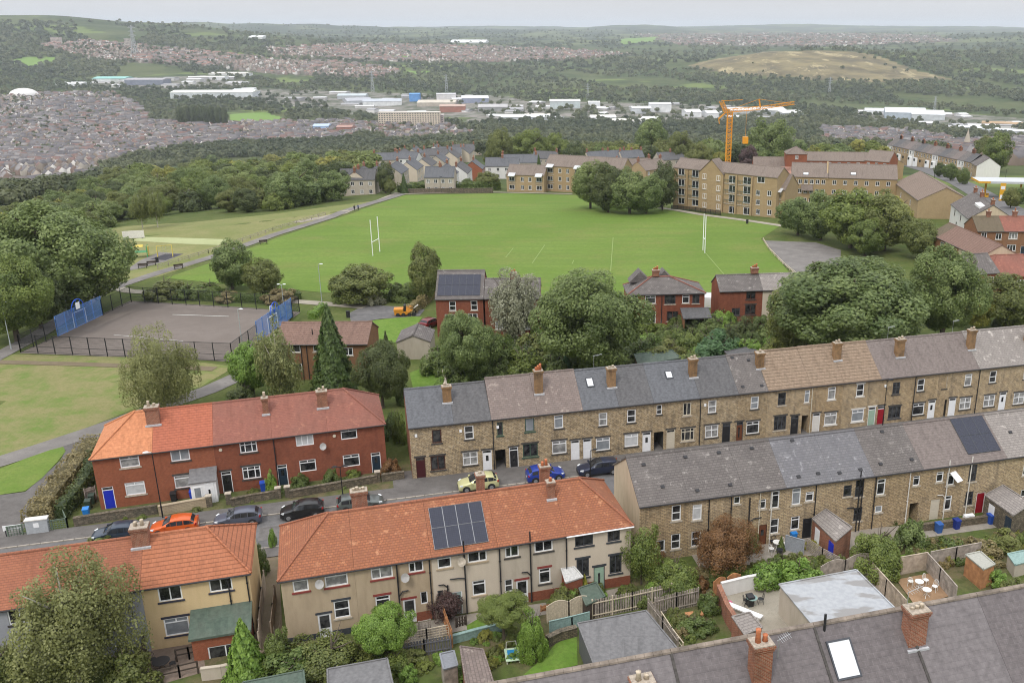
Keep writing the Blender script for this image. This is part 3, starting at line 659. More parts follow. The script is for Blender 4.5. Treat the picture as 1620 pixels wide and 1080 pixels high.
def house(name, label, cat, row, x0, x1, D=8.0, rise=2.8, wall=None, roofm=None, left='party', right='party', hl=3.6, hr=3.6, ov=.2, z0=-1.0, dz=0.0,
          wins=(), doors=(), chims=(), pipes=(), group=None, ridgem=None, plinth=None, gutter=BLKP, holes=(), gablem=None, backwall=True, pot=None):
    "one house of a row: root at its base, wall with real openings, roof, ridge, gutter and joinery as parts. openings in photo pixels unless given as floats"
    x0 += .004; x1 -= .004; W = x1 - x0; ze = row.ze + dz
    root = thing(name, label, cat, row.w(x0, 0), row.a, group)
    wl = []
    for (u, v, w, h, *r) in wins:
        x, z = row.front(u, v) if u > 100 or v > 40 else (u + x0, v)
        wl.append((x - x0, z, w, h, r))
    dl = []
    for (u, w, h, *r) in doors:
        if isinstance(u, tuple): x, zc = row.front(*u); x -= x0
        else: x = u
        dl.append((x, w, h, r))
    hs = [(x - w / 2, x + w / 2, z - h / 2, z + h / 2) for x, z, w, h, r in wl] + [(x - w / 2, x + w / 2, 0.0, h) for x, w, h, r in dl]
    for (u0, u1, za, zb) in holes: hs.append((u0, u1, za, zb))
    mb = MB(); k = rise / (D / 2 + ov); zt = ze + ov * k - .145
    wall_holes(mb, W, z0, zt, hs)
    def end(x, typ, flip):
        P = [(x, 0, z0), (x, D, z0), (x, D, zt)] + ([(x, D / 2, ze + rise - .17)] if typ == 'gable' else []) + [(x, 0, zt)]
        tgt = gm if gablem and typ != 'party' else mb
        tgt.poly(P if not flip else P[::-1])
    gm = MB()
    end(0, left, True); end(W, right, False)
    if backwall: mb.poly([(W, D, z0), (0, D, z0), (0, D, zt), (W, D, zt)])
    mb.obj('wall', wall, root)
    if gm.v: gm.obj('gable_wall', gablem, root)
    if plinth: 
        pm = MB(); xs = sorted([(max(0, a - .0), min(W, b)) for a, b, c, d in hs if c < plinth[1] and d > 0]); cur = 0.0
        for a, b in xs + [(W, W)]:
            if a > cur + .02: pm.box(cur, -.035, z0, a, -.002, plinth[1])
            cur = max(cur, b)
        pm.obj('plinth', plinth[0], root)
    rm, rx0, rx1 = roof_mesh(W, D, ze, rise, ov, left, right, hl, hr, el=.1, er=.1)
    rf = rm.obj('roof', roofm, root)
    # ridge tiles and hips
    r = MB(); zr = ze + rise; xa = hl if left == 'hip' else rx0; xb = W - hr if right == 'hip' else rx1; n = max(1, int((xb - xa) / .45))
    for i in range(n):
        a = xa + (xb - xa) * i / n; b = xa + (xb - xa) * (i + 1) / n - .012
        r.prism([(D / 2 - .16, zr - .07), (D / 2 - .13, zr + .02), (D / 2, zr + .085), (D / 2 + .13, zr + .02), (D / 2 + .16, zr - .07)], a, b)
    for typ, cx, hx in ((left, rx0, hl), (right, rx1, W - hr)):
        if typ == 'hip':
            for yy in (-ov, D + ov): r.tube([(cx, yy, ze + .02), (hx, D / 2, zr + .03)], .11, 6)
    r.obj('ridge_tiles', ridgem or roofm, rf)
    if gutter:
        MB().tube([(rx0, -ov - .05, ze - .07), (rx1, -ov - .05, ze - .07)], .062, 6).obj('gutter', gutter, root)
    for x, z, w, h, rr in wl: window(root, x, z, w, h, *rr)
    for x, w, h, rr in dl: door(root, x, w, h, *rr)
    for c in chims:
        (u, v, top), kw = c[:3], (c[3] if len(c) > 3 else {})
        x, y, z = row.roof(u, v, D / 2, rise); dd = kw.get('d', .62)
        chimney(root, x - x0, y + dd / 2, z + dz - .4, ze + rise + top, frontz=z + dz, **kw)
    for p in pipes:
        u = p[0]; x = row.front(u, p[1])[0] - x0 if u > 100 else u
        pipe(root, x, 0, ze - .1, p[2] if len(p) > 2 else None)
    return root
def solar(root, row, x0, corners, run, rise, nx, ny, lift=.09):
    "panels on the roof slope between four photo pixels (tl, tr, br, bl)"
    P = [np.array(row.roof(u, v, run, rise)) - np.array([x0, 0, 0]) for u, v in corners]
    xl = (P[0][0] + P[3][0]) / 2; xr = (P[1][0] + P[2][0]) / 2; yt = (P[0][1] + P[1][1]) / 2; yb = (P[2][1] + P[3][1]) / 2
    k = rise / (run + .2); dm = NM('solar_cell', .18, .5) if 'solar_cell' not in MATS else None
    if dm:
        b = dm.brick(dm.co('UV'), .16, .16, (.010, .012, .026), (.013, .016, .034), (.03, .034, .052), .006, 0.0); dm.col(b.outputs[0]); MATS['solar_cell'] = dm.m
    for i in range(nx):
        for j in range(ny):
            a = xl + (xr - xl) * i / nx + .012; b = xl + (xr - xl) * (i + 1) / nx - .012; c = yb + (yt - yb) * j / ny + .012; d = yb + (yt - yb) * (j + 1) / ny - .012
            z = lambda y, l: row.ze + k * (y + .2) + l
            m = MB(); m.poly([(a, c, z(c, lift)), (b, c, z(c, lift)), (b, d, z(d, lift)), (a, d, z(d, lift))])
            m.poly([(a, d, z(d, lift - .05)), (b, d, z(d, lift - .05)), (b, c, z(c, lift - .05)), (a, c, z(c, lift - .05))])
            o = m.obj('solar_panel', MATS['solar_cell'], root)
            f = MB()
            for (p, q) in (((a, c), (b, c)), ((b, c), (b, d)), ((b, d), (a, d)), ((a, d), (a, c))):
                f.bar((p[0], p[1], z(p[1], lift - .02)), (q[0], q[1], z(q[1], lift - .02)), .03, .055)
            f.obj('panel_frame', plain('panel_alloy', (.24, .245, .26), .4, .5) if ny * nx == 8 else CHAR, o)
def skylight(root, row, x0, u, v, w, h, run, rise, gl=None):
    x, y, z = row.roof(u, v, run, rise); t = math.atan2(rise, run)
    o = MB().box(-w / 2, -h / 2, .0, -w / 2 + .08, h / 2, .12).box(w / 2 - .08, -h / 2, .0, w / 2, h / 2, .12).box(-w / 2 + .08, -h / 2, 0, w / 2 - .08, -h / 2 + .1, .12).box(-w / 2 + .08, h / 2 - .1, 0, w / 2 - .08, h / 2, .12).obj('skylight', CHAR, root)
    o.location = (x - x0, y, z); o.rotation_euler = (t, 0, 0)
    MB().box(-w / 2 + .06, -h / 2 + .08, .02, w / 2 - .06, h / 2 - .08, .09).obj('pane', gl or G_SKY, o)
G_SKY = glass_mat('skylight_glass', (.68, .70, .72), (.6, .62, .64), .1)
# ------------------------------------------------------------------ A: stone terrace facing the street
A = Row((647, 676), (1593, 578), 5.8)
AB = [A.bx(u) for u in (650, 718, 777, 850, 922, 979, 1034, 1107, 1168, 1215, 1283, 1335, 1394, 1448, 1500, 1549, 1600, 1650)]
AB[0] = 0.0
GA = 'houses of the stone terrace along the street'
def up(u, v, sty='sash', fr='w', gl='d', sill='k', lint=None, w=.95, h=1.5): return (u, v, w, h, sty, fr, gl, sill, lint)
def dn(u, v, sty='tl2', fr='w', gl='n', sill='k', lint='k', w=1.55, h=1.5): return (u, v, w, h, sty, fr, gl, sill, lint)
def dr(u, v, c='white', fr='w', w=.95, h=2.35, light='half', lint='k'): return ((u, v), w, h, c, fr, 0.0, light, 0.0, lint)
AH = [  # label, roof, rise, wins, doors, chimneys, extra
 ('end house of the stone terrace with smooth blue slate roof and maroon door', SLATEB, 2.6, [up(691, 690, 's1', 'b'), dn(693, 732, 'c2', 'b', 'd', w=1.5, h=1.6)], [dr(666, 741, 'maroon', 'b', light='none')], [(708, 637, .55)]),
 ('stone terraced house with dark grey slate and white four-pane ground window', SLATEG, 2.65, [up(742, 684, 'sash', 'w', 'd'), dn(744, 725, 'x4', 'w', 'n')], [dr(771, 727, 'white', light='half')], []),
 ('stone terraced house with weathered slate and dark green window frames beside the first open passage', SLATEW, 3.0, [up(791, 678, 's1', 'g', 'd', 'g', w=.6), up(838, 672, 's1', 'g', 't', 'g', w=1.0), dn(839, 712, 'c2', 'g', 'd', 'g', w=1.6)], [dr(813, 722, 'black', light='tall')], [(853, 623, 1.0, dict(pots=3, potm=TERRA, potc=.5))]),
 ('stone terraced house with weathered slate, white joinery and a lone white door', SLATEW, 3.05, [up(884, 667, 'tl', 'w', 't'), dn(885, 707, 'tl2', 'w', 'n')], [dr(910, 709, 'white', light='none')], []),
 ('stone terraced house with blue slate and one skylight, left of the tall chimney', SLATEB, 2.95, [up(954, 663, 'sash', 'w', 'n'), dn(954, 702, 'tl2', 'w', 't')], [dr(929, 710, 'white', light='none')], [(968, 613, .6, dict(w=.9))]),
 ('stone terraced house with plain dark slate and a white half-drawn blind downstairs', SLATEG, 2.95, [up(999, 658, 'sash', 'w', 'd'), dn(999, 696, 'tl2', 'w', 'b')], [dr(1023, 697, 'white', light='half')], []),
 ('stone terraced house with blue slate, skylight and cream mullioned windows', SLATEB, 2.95, [up(1043, 648, 'sash', 'w', 'd', w=.6, h=1.1), up(1087, 647, 'c2', 'c', 'd', 's'), dn(1088, 687, 'c3t', 'c', 'd', 's')], [dr(1061, 692, 'cream', 'c', light='none')], [(1097, 597, .7)]),
 ('stone terraced house with dark slate and a lone black door', SLATEG, 3.0, [up(1127, 643, 'sash', 'w', 'n'), dn(1126, 682, 'x4', 'w', 'n')], [dr(1149, 682, 'black', 'k', light='none')], []),
 ('narrow stone terraced house with patchy grey stone slate and two roof vents', SLATEK, 3.05, [up(1194, 637, 'sash', 'w', 't'), dn(1191, 676, 'tl2', 'w', 'd')], [dr(1169, 683, 'brown', 'k', light='tall')], [(1203, 583, .5, dict(pots=1))]),
 ('stone terraced house with brown pantiles and dark-framed windows beside a passage', PANTB, 3.2, [up(1237, 631, 'sash', 'k', 'd', 's'), up(1277, 627, 'tl', 'w', 't', 's', w=.62), dn(1234, 669, 'c3', 'k', 'd', 's', w=1.5, h=1.7)], [dr(1257, 669, 'black', 'k', light='half')], []),
 ('stone terraced house with brown pantiles between a cream downpipe and a stained wall', PANTB, 3.25, [up(1316, 622, 'tl', 'w', 'n', 'p'), dn(1314, 662, 'tl2', 'w', 'n', 'p')], [dr(1291, 668, 'pale', light='none')], [(1325, 570, .65)]),
 ('stone terraced house with brown pantiles, white lintels and pale green door', PANTB, 3.25, [up(1361, 617, 'sash', 'w', 'd', 'p', 'p'), dn(1357, 657, 'tl2', 'w', 't', 'p', 'p')], [dr(1379, 657, 'green', light='none', lint='p')], []),
 ('stone terraced house with bright red door behind a street lamp', SLATED, 3.2, [up(1418, 614, 'x4', 'k', 'd'), dn(1415, 652, 'c3', 'k', 'd', 'c', w=1.6)], [dr(1393, 656, 'red', light='none')], [(1424, 565, .55, dict(w=1.0))]),
 ('stone terraced house with white bay joinery left of the last open passage', SLATED, 3.25, [up(1457, 609, 'sash', 'w', 'd'), dn(1453, 647, 'tl2', 'w', 'd')], [dr(1474, 642, 'white', light='half')], []),
 ('stone terraced house with a white door right of the last open passage', SLATED, 3.25, [up(1495, 605, 'sash', 'w', 'd', w=.6), up(1532, 601, 'tl', 'w', 'n'), dn(1527, 638, 'x4', 'w', 'n')], [dr(1506, 643, 'white', light='none')], [(1537, 553, .8)]),
 ('stone terraced house with patchy slate and two small white doors by a stone porch wall', SLATEP, 3.3, [up(1571, 596, 'sash', 'w', 'd'), dn(1565, 634, 'x4', 'w', 'n')], [dr(1587, 625, 'white', light='half')], []),
 ('last stone terraced house at the picture edge with pale patched slate', SLATEP, 3.3, [up(1625, 590, 'sash', 'w', 'd'), dn(1612, 630, 'x4', 'w', 'n')], [], [(1628, 545, .7)])]
APASS = {2: (792, 725), 6: (1042, 695), 9: (1275, 668), 14: (1491, 644)}
for i, (lab, rm, rise, ws, ds, ch) in enumerate(AH):
    hol = []
    if i in APASS:
        x, _ = A.front(*APASS[i]); x -= AB[i]; hol = [(max(x - .55, .05), x + .55, 0.0, 2.25)]
    o = house('terraced_house', lab, 'house', A, AB[i], AB[i + 1], 8.2, rise, STONE if i < 9 else STONE2, rm, 'gable' if i == 0 else 'party', 'party',
          wins=ws, doors=ds, chims=[c if len(c) > 3 and 'potm' in c[3] else (*c[:3], {**(c[3] if len(c) > 3 else {}), 'potm': BUFFP, 'potc': .24}) for c in ch], group=GA, holes=hol, gablem=CHIMR if i == 0 else None, pipes={0: [], 2: [(.12, 0)], 7: [(.1, 0)], 10: [(.2, 0, CREAMF)], 13: [(.1, 0)], 15: [(.15, 0)]}.get(i, []))
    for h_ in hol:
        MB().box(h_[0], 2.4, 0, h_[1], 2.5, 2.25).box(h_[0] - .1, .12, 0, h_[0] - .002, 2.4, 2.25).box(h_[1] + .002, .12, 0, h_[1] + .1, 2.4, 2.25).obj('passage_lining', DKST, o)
    if i == 4: skylight(o, A, AB[4], 933, 605, .8, 1.2, 4.1, rise)
    if i == 6: skylight(o, A, AB[6], 1058, 593, .8, 1.0, 4.1, rise)
    if i == 8:
        for u, v in ((1158, 566), (1184, 570), (1175, 612), (1205, 610)):
            x, y, z = A.roof(u, v, 4.1, rise); roof_vent(o, x - AB[8], y, z + .02, math.atan2(rise, 4.1))
    if i in (4, 12, 14): aerial(o, (AB[i + 1] - AB[i]) * .5, 3.0, 5.8 + rise + .5, .9)
    for j in range(2):                                      # white alarm boxes under the eaves
        if i in (0, 1, 2, 7, 12): MB().box(.5 + j * 0, -.12, 4.7, .75, -.005, 5.0).obj('alarm_box', UPVC, o); break

# ------------------------------------------------------------------ B: red brick terrace left of it
B = Row((144.6, 726), (607, 670), 5.4)
BBx = [0.0] + [B.bx(u) for u in (241, 337, 430, 518)] + [B.L]
def wb(u, v, sty, gl='n', w=1.7, h=1.15, sill='k', lint=None, fr='w'): return (u, v, w, h, sty, fr, gl, sill, lint)
BH = [('orange-roofed end house of the red brick row with bright blue door', TILEO, [wb(205, 730, 'tl2', 'n', sill='s'), wb(214, 772, 'tl2', 'b', 1.75, 1.35, 's')], [((172, 784), 1.0, 2.35, 'blue', 'w', 0.0, 'none')], [(243, 672, .75, dict(w=1.2, d=.75, mat=CHIMR, potm=BUFFP, pots=2))], TILEO),
      ('red brick terraced house with salmon tiles and a white enclosed porch', TILEP, [wb(285, 720, 'c2', 't'), wb(291, 761, 'tl', 'n', 1.7, 1.35, 'k', 'k')], [], [], TILEP),
      ('red brick terraced house with black front door and white glazing bars', TILEM, [wb(393, 707, 'c3t', 'd', 1.6, 1.15), wb(398, 747, 'c3t', 'd', 1.7, 1.35, 'k', 'k')], [((359, 758), .95, 2.35, 'black', 'w', 0.0, 'half', 0.0, 'k')], [(421, 655, .5, dict(w=.55, d=.6, mat=CHIMR, pots=1, potm=BUFFP))], TILEM),
      ('red brick terraced house with grey door beside a clipped column hedge', TILEM, [wb(482, 696, 'c3', 'b', 1.7, 1.2, None), wb(487, 736, 'tl2', 'd', 1.6, 1.3, None)], [((447, 747), .95, 2.3, 'navy', 'w', 0.0, 'half')], [(511, 645, .55, dict(w=1.0, d=.7, mat=CHIMR, potm=BUFFP))], TILEM),
      ('hipped red brick end house with navy door beside the alley', TILEM, [wb(552, 686, 'tl2', 'd', 1.6, 1.15, None), wb(556, 728, 'tl2', 'd', 1.65, 1.35, None)], [((595, 729), .95, 2.3, 'navy', 'w', 0.0, 'half')], [], TILEM)]
for i, (lab, rm, ws, ds, ch, rdg) in enumerate(BH):
    o = house('terraced_house', lab, 'house', B, BBx[i], BBx[i + 1], 8.0, 2.8, REDB2 if i < 2 else REDB, rm, 'hip' if i == 0 else 'party', 'hip' if i == 4 else 'party', 3.6, 3.6,
              wins=ws, doors=ds, chims=ch, group='houses of the red brick row', ridgem=rdg, pipes=[(.1, 0)] if i == 3 else [])
    if i == 1:      # the glazed porch built onto the front
        x, _ = B.front(325, 765); x -= BBx[1]
        pm = MB().box(x - 1.15, -1.7, -.2, x + 1.15, -.004, 2.3); p = pm.obj('porch', UPVC, o)
        MB().prism([(-1.85, 2.3), (-1.85, 2.42), (-.01, 3.1), (-.01, 2.98)], x - 1.25, x + 1.25).obj('porch_roof', FELT, p)
        window(p, x - .55, 1.25, .75, 1.3, 's1', 'w', 't', None, None, -1.8); door(p, x + .5, .85, 2.1, 'white', 'w', 0.0, 'tall', -1.79)
    if i == 3: dish(o, .95 * 5.4 - .4, 3.9); 
    if i in (2, 4): MB().tube([(.6, -.1, 4.75), (.6, -.01, 4.75)], .16, 12).obj('alarm_box', CREAMF, o)

# ------------------------------------------------------------------ C: stone terrace seen from the back
C = Row((1012, 800), (1592, 723), 5.6)
CBx = [0.0] + [C.bx(u) for u in (1090, 1177, 1243, 1317, 1382, 1460, 1527, 1592, 1662)]
def cw(u, v, sty='sash', fr='w', gl='d', sill='s', w=.85, h=1.5, lint=None): return (u, v, w, h, sty, fr, gl, sill, lint)
BLUES = 'n'
CH = [('end house of the lower stone terrace with cream gable wall', SLATEK, [cw(1070, 811), cw(1069, 856), cw(1045, 863, 's1', w=.8, h=1.1)], [], []),
      ('stone terraced house back behind the copper-leaved tree', SLATEK, [cw(1103, 810, 'tl', gl='b'), cw(1101, 852, 'sash'), cw(1166, 791, 's1', w=.6, h=.7)], [], [(1154, 0)]),
      ('stone terraced house back with brown back door and small square windows', SLATEK, [cw(1206, 797, 'tl', w=.7, h=.95), cw(1226, 790, 'tl', h=1.7), cw(1225, 832)], [((1206, 843), .85, 2.1, 'brown', 'b', 0.0, 'half')], [(1196, 0)]),
      ('stone terraced house back with twin white pipes and a brick outhouse', SLATEL, [cw(1260, 785, 'tl', gl='t', h=1.65), cw(1281, 785, 'tl', w=.8, h=.95), cw(1258, 827, 'tl', h=1.35)], [((1277, 830), .9, 2.1, 'black', 'k', 0.0, 'none')], [(1250, 0, CREAMF), (1272, 0, PALEST)]),
      ('stone terraced house back with black frames and a black stack pipe', SLATEL, [cw(1341, 776, 'tl', 'k', w=.8, h=1.1), cw(1360, 772, 'sash', 'k', h=1.7), cw(1357, 813, 'sash', 'k', h=1.4)], [], [(1354, 0)]),
      ('stone terraced house back with ivy and a small green window', SLATEK, [cw(1394, 770, 'tl', h=1.6), cw(1390, 805, 's1', 'w', 't', w=.75, h=.7), cw(1450, 760, 'tl', w=.7, h=1.0)], [], [(1441, 0)]),
      ('stone terraced house back with cream stable door and an open casement', SLATED, [cw(1487, 754, 'tl', w=.75, h=1.05), cw(1504, 757, 'tl', h=1.35), cw(1499, 795, 'tl', h=1.5)], [((1478, 808), .95, 2.15, 'cream', 'c', 0.0, 'none')], [(1465, 0)]),
      ('stone terraced house back with six-panel solar array and red back door', SLATED, [cw(1539, 748, 'sash', 'k', h=1.75), cw(1533, 788, 'sash', 'k', h=1.45)], [((1550, 797), .95, 2.2, 'red', 'w', 0.0, 'none')], [(1528, 0, PALEST)]),
      ('stone terraced house back with pale patchy slate at the right edge', SLATEP, [cw(1625, 740), cw(1620, 785)], [], [])]
for i, (lab, rm, ws, ds, pp) in enumerate(CH):
    hol = []
    if i == 5:
        x, _ = C.front(1445, 813); x -= CBx[5]; hol = [(x - .5, x + .5, 0.0, 2.1)]
    o = house('terraced_house', lab, 'house', C, CBx[i], CBx[i + 1], 8.0, 2.75, STONE2, rm, 'gable' if i == 0 else 'party', 'party', wins=ws, doors=ds, pipes=pp,
              group='backs of the lower stone terrace', holes=hol, gablem=CREAM if i == 0 else None)
    W = CBx[i + 1] - CBx[i]
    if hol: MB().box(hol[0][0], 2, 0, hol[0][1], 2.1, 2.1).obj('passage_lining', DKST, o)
    for (u, v) in {0: [(1018, 735), (1048, 770)], 1: [(1084, 723), (1137, 716), (1103, 776)], 2: [(1189, 709), (1155, 767)], 3: [(1253, 697), (1294, 749), (1263, 754)], 4: [(1328, 748), (1361, 743)], 5: [(1395, 683), (1393, 734), (1442, 727)], 8: [(1598, 684)]}.get(i, []):
        x, y, z = C.roof(u, v, 4.0, 2.75); roof_vent(o, x - CBx[i], y, z + .02, math.atan2(2.75, 4.0))
    if i == 7: solar(o, C, CBx[7], [(1503, 665), (1552, 657), (1583, 712), (1532, 720)], 4.0, 2.75, 3, 2)
    if i == 4: soil_stack(o, C.front(1356, 800)[0] - CBx[4], 0, 6.3, [(-1.1, 2.6, 2.2)])
    if i == 6: soil_stack(o, C.front(1494, 790)[0] - CBx[6], 0, 6.1, [(-.9, 2.6, 2.2)], PALEST, .05)
    if i == 7: soil_stack(o, C.front(1537, 790)[0] - CBx[7] - .6, 0, 6.2, [], PALEST, .05)
    if i == 2: soil_stack(o, .55, .3, 5.0, [(1.2, 2.9, 2.6)])
    if i == 6:
        x, z = C.front(1508, 750); s_ = MB().box(-.4, -.03, -.55, .4, .03, .55).obj('open_sash', UPVC, o); s_.location = (x - CBx[6], -.5, z); s_.rotation_euler = (R_(-55), 0, R_(20))

# ------------------------------------------------------------------ D: rendered red-tiled terrace in the middle
Dr = Row((443, 917), (998, 830), 5.6)
DBx = [0.0] + [Dr.bx(u) for u in (560, 682, 787, 895)] + [Dr.L]
def dw(u, v, sty='c2', gl='d', w=1.3, h=1.2, sill='k', fr='w', lint=None): return (u, v, w, h, sty, fr, gl, sill, lint)
DH = [('pebbledashed end house with red sills and hipped red-tiled roof by the alley', PEBBLE, [dw(475.5, 924, 'tl', 'n', 1.1, 1.2, 'r'), dw(532, 916, 'tl2', 'n', 1.65, 1.15, 'r'), dw(541, 963, 'sash', 'd', 1.15, 1.5, 's', 'w', 'c')], [((513, 976), .95, 2.1, 'white', 'w', 0.0, 'big', 0.0, 'c')], (CHAR, .55), []),
      ('pebbledashed terraced house with red sills and red brick door arch', PEBBLE, [dw(604, 904, 'cl', 'n', 1.6, 1.15, 'r'), dw(658, 894, 'cl', 'd', 1.1, 1.15, 'r'), dw(606, 954, 'tl', 'd', 1.1, 1.4, None, 'w', 'r'), dw(671, 945, 's1', 'd', .55, 1.1, None)], [((648, 960), .95, 2.15, 'white', 'w', 0.0, 'big', 0.0, 'r')], (REDB, .85), []),
      ('cream rendered terraced house with eight solar panels and grey-green nine-pane door', PALER, [dw(703, 888, 'tl', 'd', 1.05, 1.1, 'f'), dw(755, 878, 'cr', 'd', 1.5, 1.15, 'f'), dw(758, 929, 'tl', 'd', 1.05, 1.35, 'f'), dw(697, 940, 's1', 'd', .45, .75, None, 'k')], [((722, 946), .95, 2.1, 'teal', 'w', 0.0, 'nine')], None, []),
      ('grey rendered terraced house with white half-glazed back door and dark sills', GREYR, [dw(810, 870, 'cl', 'd', 1.1, 1.2, 'k'), dw(860, 862, 'c2', 'd', 1.5, 1.15, 'k'), dw(862, 910, 'tl', 'd', .95, 1.4, 'k', 'w', 'r'), dw(805, 926, 'sash', 'd', .65, 1.15, None)], [((826, 927), .95, 2.15, 'white', 'w', 0.0, 'big', 0.0, 'r')], (REDB, .9), []),
      ('hipped end house in pale render with charcoal frames and sage green door', PALER, [dw(924, 852, 'c2', 'd', 1.5, 1.3, 'c', 'k'), dw(971, 845, 'c2', 'd', 1.05, 1.25, 'c', 'k'), dw(922, 898, 'c2', 'd', 1.05, 1.7, 'c', 'k', 'c'), dw(974, 892, 'c2', 'd', 1.05, 1.7, 'c', 'k', 'c')], [((948, 906), .95, 2.2, 'green', 'k', 0.0, 'tall', 0.0, 'c')], (REDB, .9), [])]
for i, (lab, wm, ws, ds, pl, pp) in enumerate(DH):
    o = house('terraced_house', lab, 'house', Dr, DBx[i], DBx[i + 1], 8.0, 2.8, wm, TILER, 'hip' if i == 0 else 'party', 'hip' if i == 4 else 'party', 3.75, 3.3, wins=ws, doors=ds, plinth=pl,
              pipes=pp, group='houses of the rendered red-roofed terrace', z0=-1.6, ridgem=TILEK, gutter=UPVC if i == 4 else BLKP)
    fx = lambda u, v: Dr.front(u, v)[0] - DBx[i]
    if i == 0: dish(o, fx(505, 919), Dr.front(505, 919)[1])
    if i == 1: soil_stack(o, fx(630, 930), 0, 5.5, [(.75, 3.0, 2.6)]); dish(o, fx(640, 909), Dr.front(640, 909)[1]); pipe(o, fx(681, 920), 0, 5.5)
    if i == 2:
        soil_stack(o, fx(735, 900), 0, 6.6, [(-1.2, 3.35, 3.25)]); solar(o, Dr, DBx[2], [(678, 805), (762, 793), (772, 858), (687, 870)], 4.0, 2.8, 4, 2)
        soil_stack(o, fx(708, 930), 1.0, 2.9, [(-.7, 3.0, 2.7)]); dish(o, fx(729, 884), Dr.front(729, 884)[1], STNW)
    if i == 3: soil_stack(o, fx(839, 890), 0, 6.5, [(-.75, 2.9, 2.5)]); pipe(o, .12, 0, 5.5)
    if i == 4: pipe(o, fx(894.8, 870) + .05, 0, 5.5); chimney(o, Dr.roof(874, 795, 4.0, 2.8)[0] - DBx[4], 3.0, 7.3, 8.95, .62, .6, CHIMR, 1, potc=.3, frontz=7.5)
    if i == 0: chimney(o, Dr.roof(570, 804, 4.0, 2.8)[0] - DBx[0], 5.2, 6.9, 9.35, 1.2, .7, CHIMR, 4, BUFFP, .2)
    if i == 3: chimney(o, Dr.roof(764, 777, 4.0, 2.8)[0] - DBx[3], 5.2, 7.0, 9.35, .62, .6, CHIMR, 1, BUFFP, .3)
    if i == 4: chimney(o, Dr.roof(868, 764, 4.0, 2.8)[0] - DBx[4], 5.4, 7.0, 9.2, .78, .6, CHIMR, 2, TERRA, .55)

# ------------------------------------------------------------------ E: yellow end house and its neighbour behind the birch
E_ = Row((222, 930), (390, 905), 5.4)
o = house('terraced_house', 'yellow rendered end house with interlocking red tiles and a brick kitchen extension', 'house', E_, 0.0, 7.4, 7.2, 2.35, YELR, TILEI, 'party', 'hip', 3.5, 3.0,
          wins=[(269, 938, 1.6, 1.25, 'c2', 'w', 'd', 'n'), (349, 923, 1.6, 1.25, 'c2', 'w', 'd', 'n'), (280, 990, 1.7, 1.5, 'tl2', 'w', 't', 'n', 'n')],
          group='pair at the lower left corner', z0=-2.0, plinth=(REDB, -.2), ridgem=TILEI)
x, _ = E_.front(353, 990)
wm = MB(); wall_holes(wm, 4.0, -1.6, 1.95, [(1.0, 3.4, -1.2, 1.05)])
wm.poly([(0, 0, -1.6), (0, 2.3, -1.6), (0, 2.3, 2.6), (0, 0, 1.95)][::-1]); wm.poly([(4, 0, -1.6), (4, 2.3, -1.6), (4, 2.3, 2.6), (4, 0, 1.95)])
ex = wm.obj('extension', REDB2, o); ex.location = (x - 1.9, -2.31, 0)
MB().prism([(-.2, 1.9), (-.2, 2.08), (2.3, 2.95), (2.3, 2.77)], -.15, 4.15).obj('extension_roof', FELTG, ex)
window(ex, 2.2, -.07, 2.4, 2.25, 'c2', 'w', 'd', None)
pipe(o, 7.2, -1.5, 5.2); pipe(o, 5.9, 2.6, 5.2)
chimney(o, -.1, 3.2, 7.0, 8.75, 1.15, .9, CHIMR, 2, BUFFP, .35, frontz=7.2)
o = house('terraced_house', 'grey rendered house with mottled brick-red tiles behind the tall birch', 'house', E_, -14.5, -.0, 7.2, 2.35, GREYW, TILEK, 'party', 'party',
          wins=[(6.6, 4.6, 1.5, 1.2, 'c2', 'w', 'd', 'k'), (6.6, 1.3, 1.6, 1.4, 'tl', 'w', 'n', 'k'), (11.6, 4.6, 1.5, 1.2, 'c2', 'w', 'd', 'k')], group='pair at the lower left corner', z0=-2.0, ridgem=TILEK)

# ------------------------------------------------------------------ F: dark slate roofs nearest to the camera
F0, F1 = g(780, 1080, 15.0), g(1620, 925, 15.0)
class RowF(Row):
    def __init__(s):
        d = (F1 - F0)[:2]; s.a = math.atan2(d[1], d[0]); s.ax = np.array([math.cos(s.a), math.sin(s.a), 0]); s.ay = np.array([-math.sin(s.a), math.cos(s.a), 0])
        s.ze = 11.04; s.p0 = np.array([F0[0], F0[1], 0]) - s.ay * 4.4; s.L = float(np.hypot(*d))
Fr = RowF()
def frx(u, v): return Fr.roof(u, v, 4.4, 3.96)[0]
FB = [-6.0, frx(1068, 1060), frx(1303, 1040), frx(1449, 1020), frx(1562, 1010) + .4, 36.0]
FL = [('nearest slate roof at the bottom edge with stubby pots', FSLATE2), ('nearest slate-roofed house with tall red chimney and orange pots', FSLATE), ('nearest slate-roofed house with a large roof window', FSLATE),
      ('nearest slate-roofed house with capped chimney and lattice aerial', FSLATE2), ('nearest slate-roofed house at the lower right corner', FSLATE)]
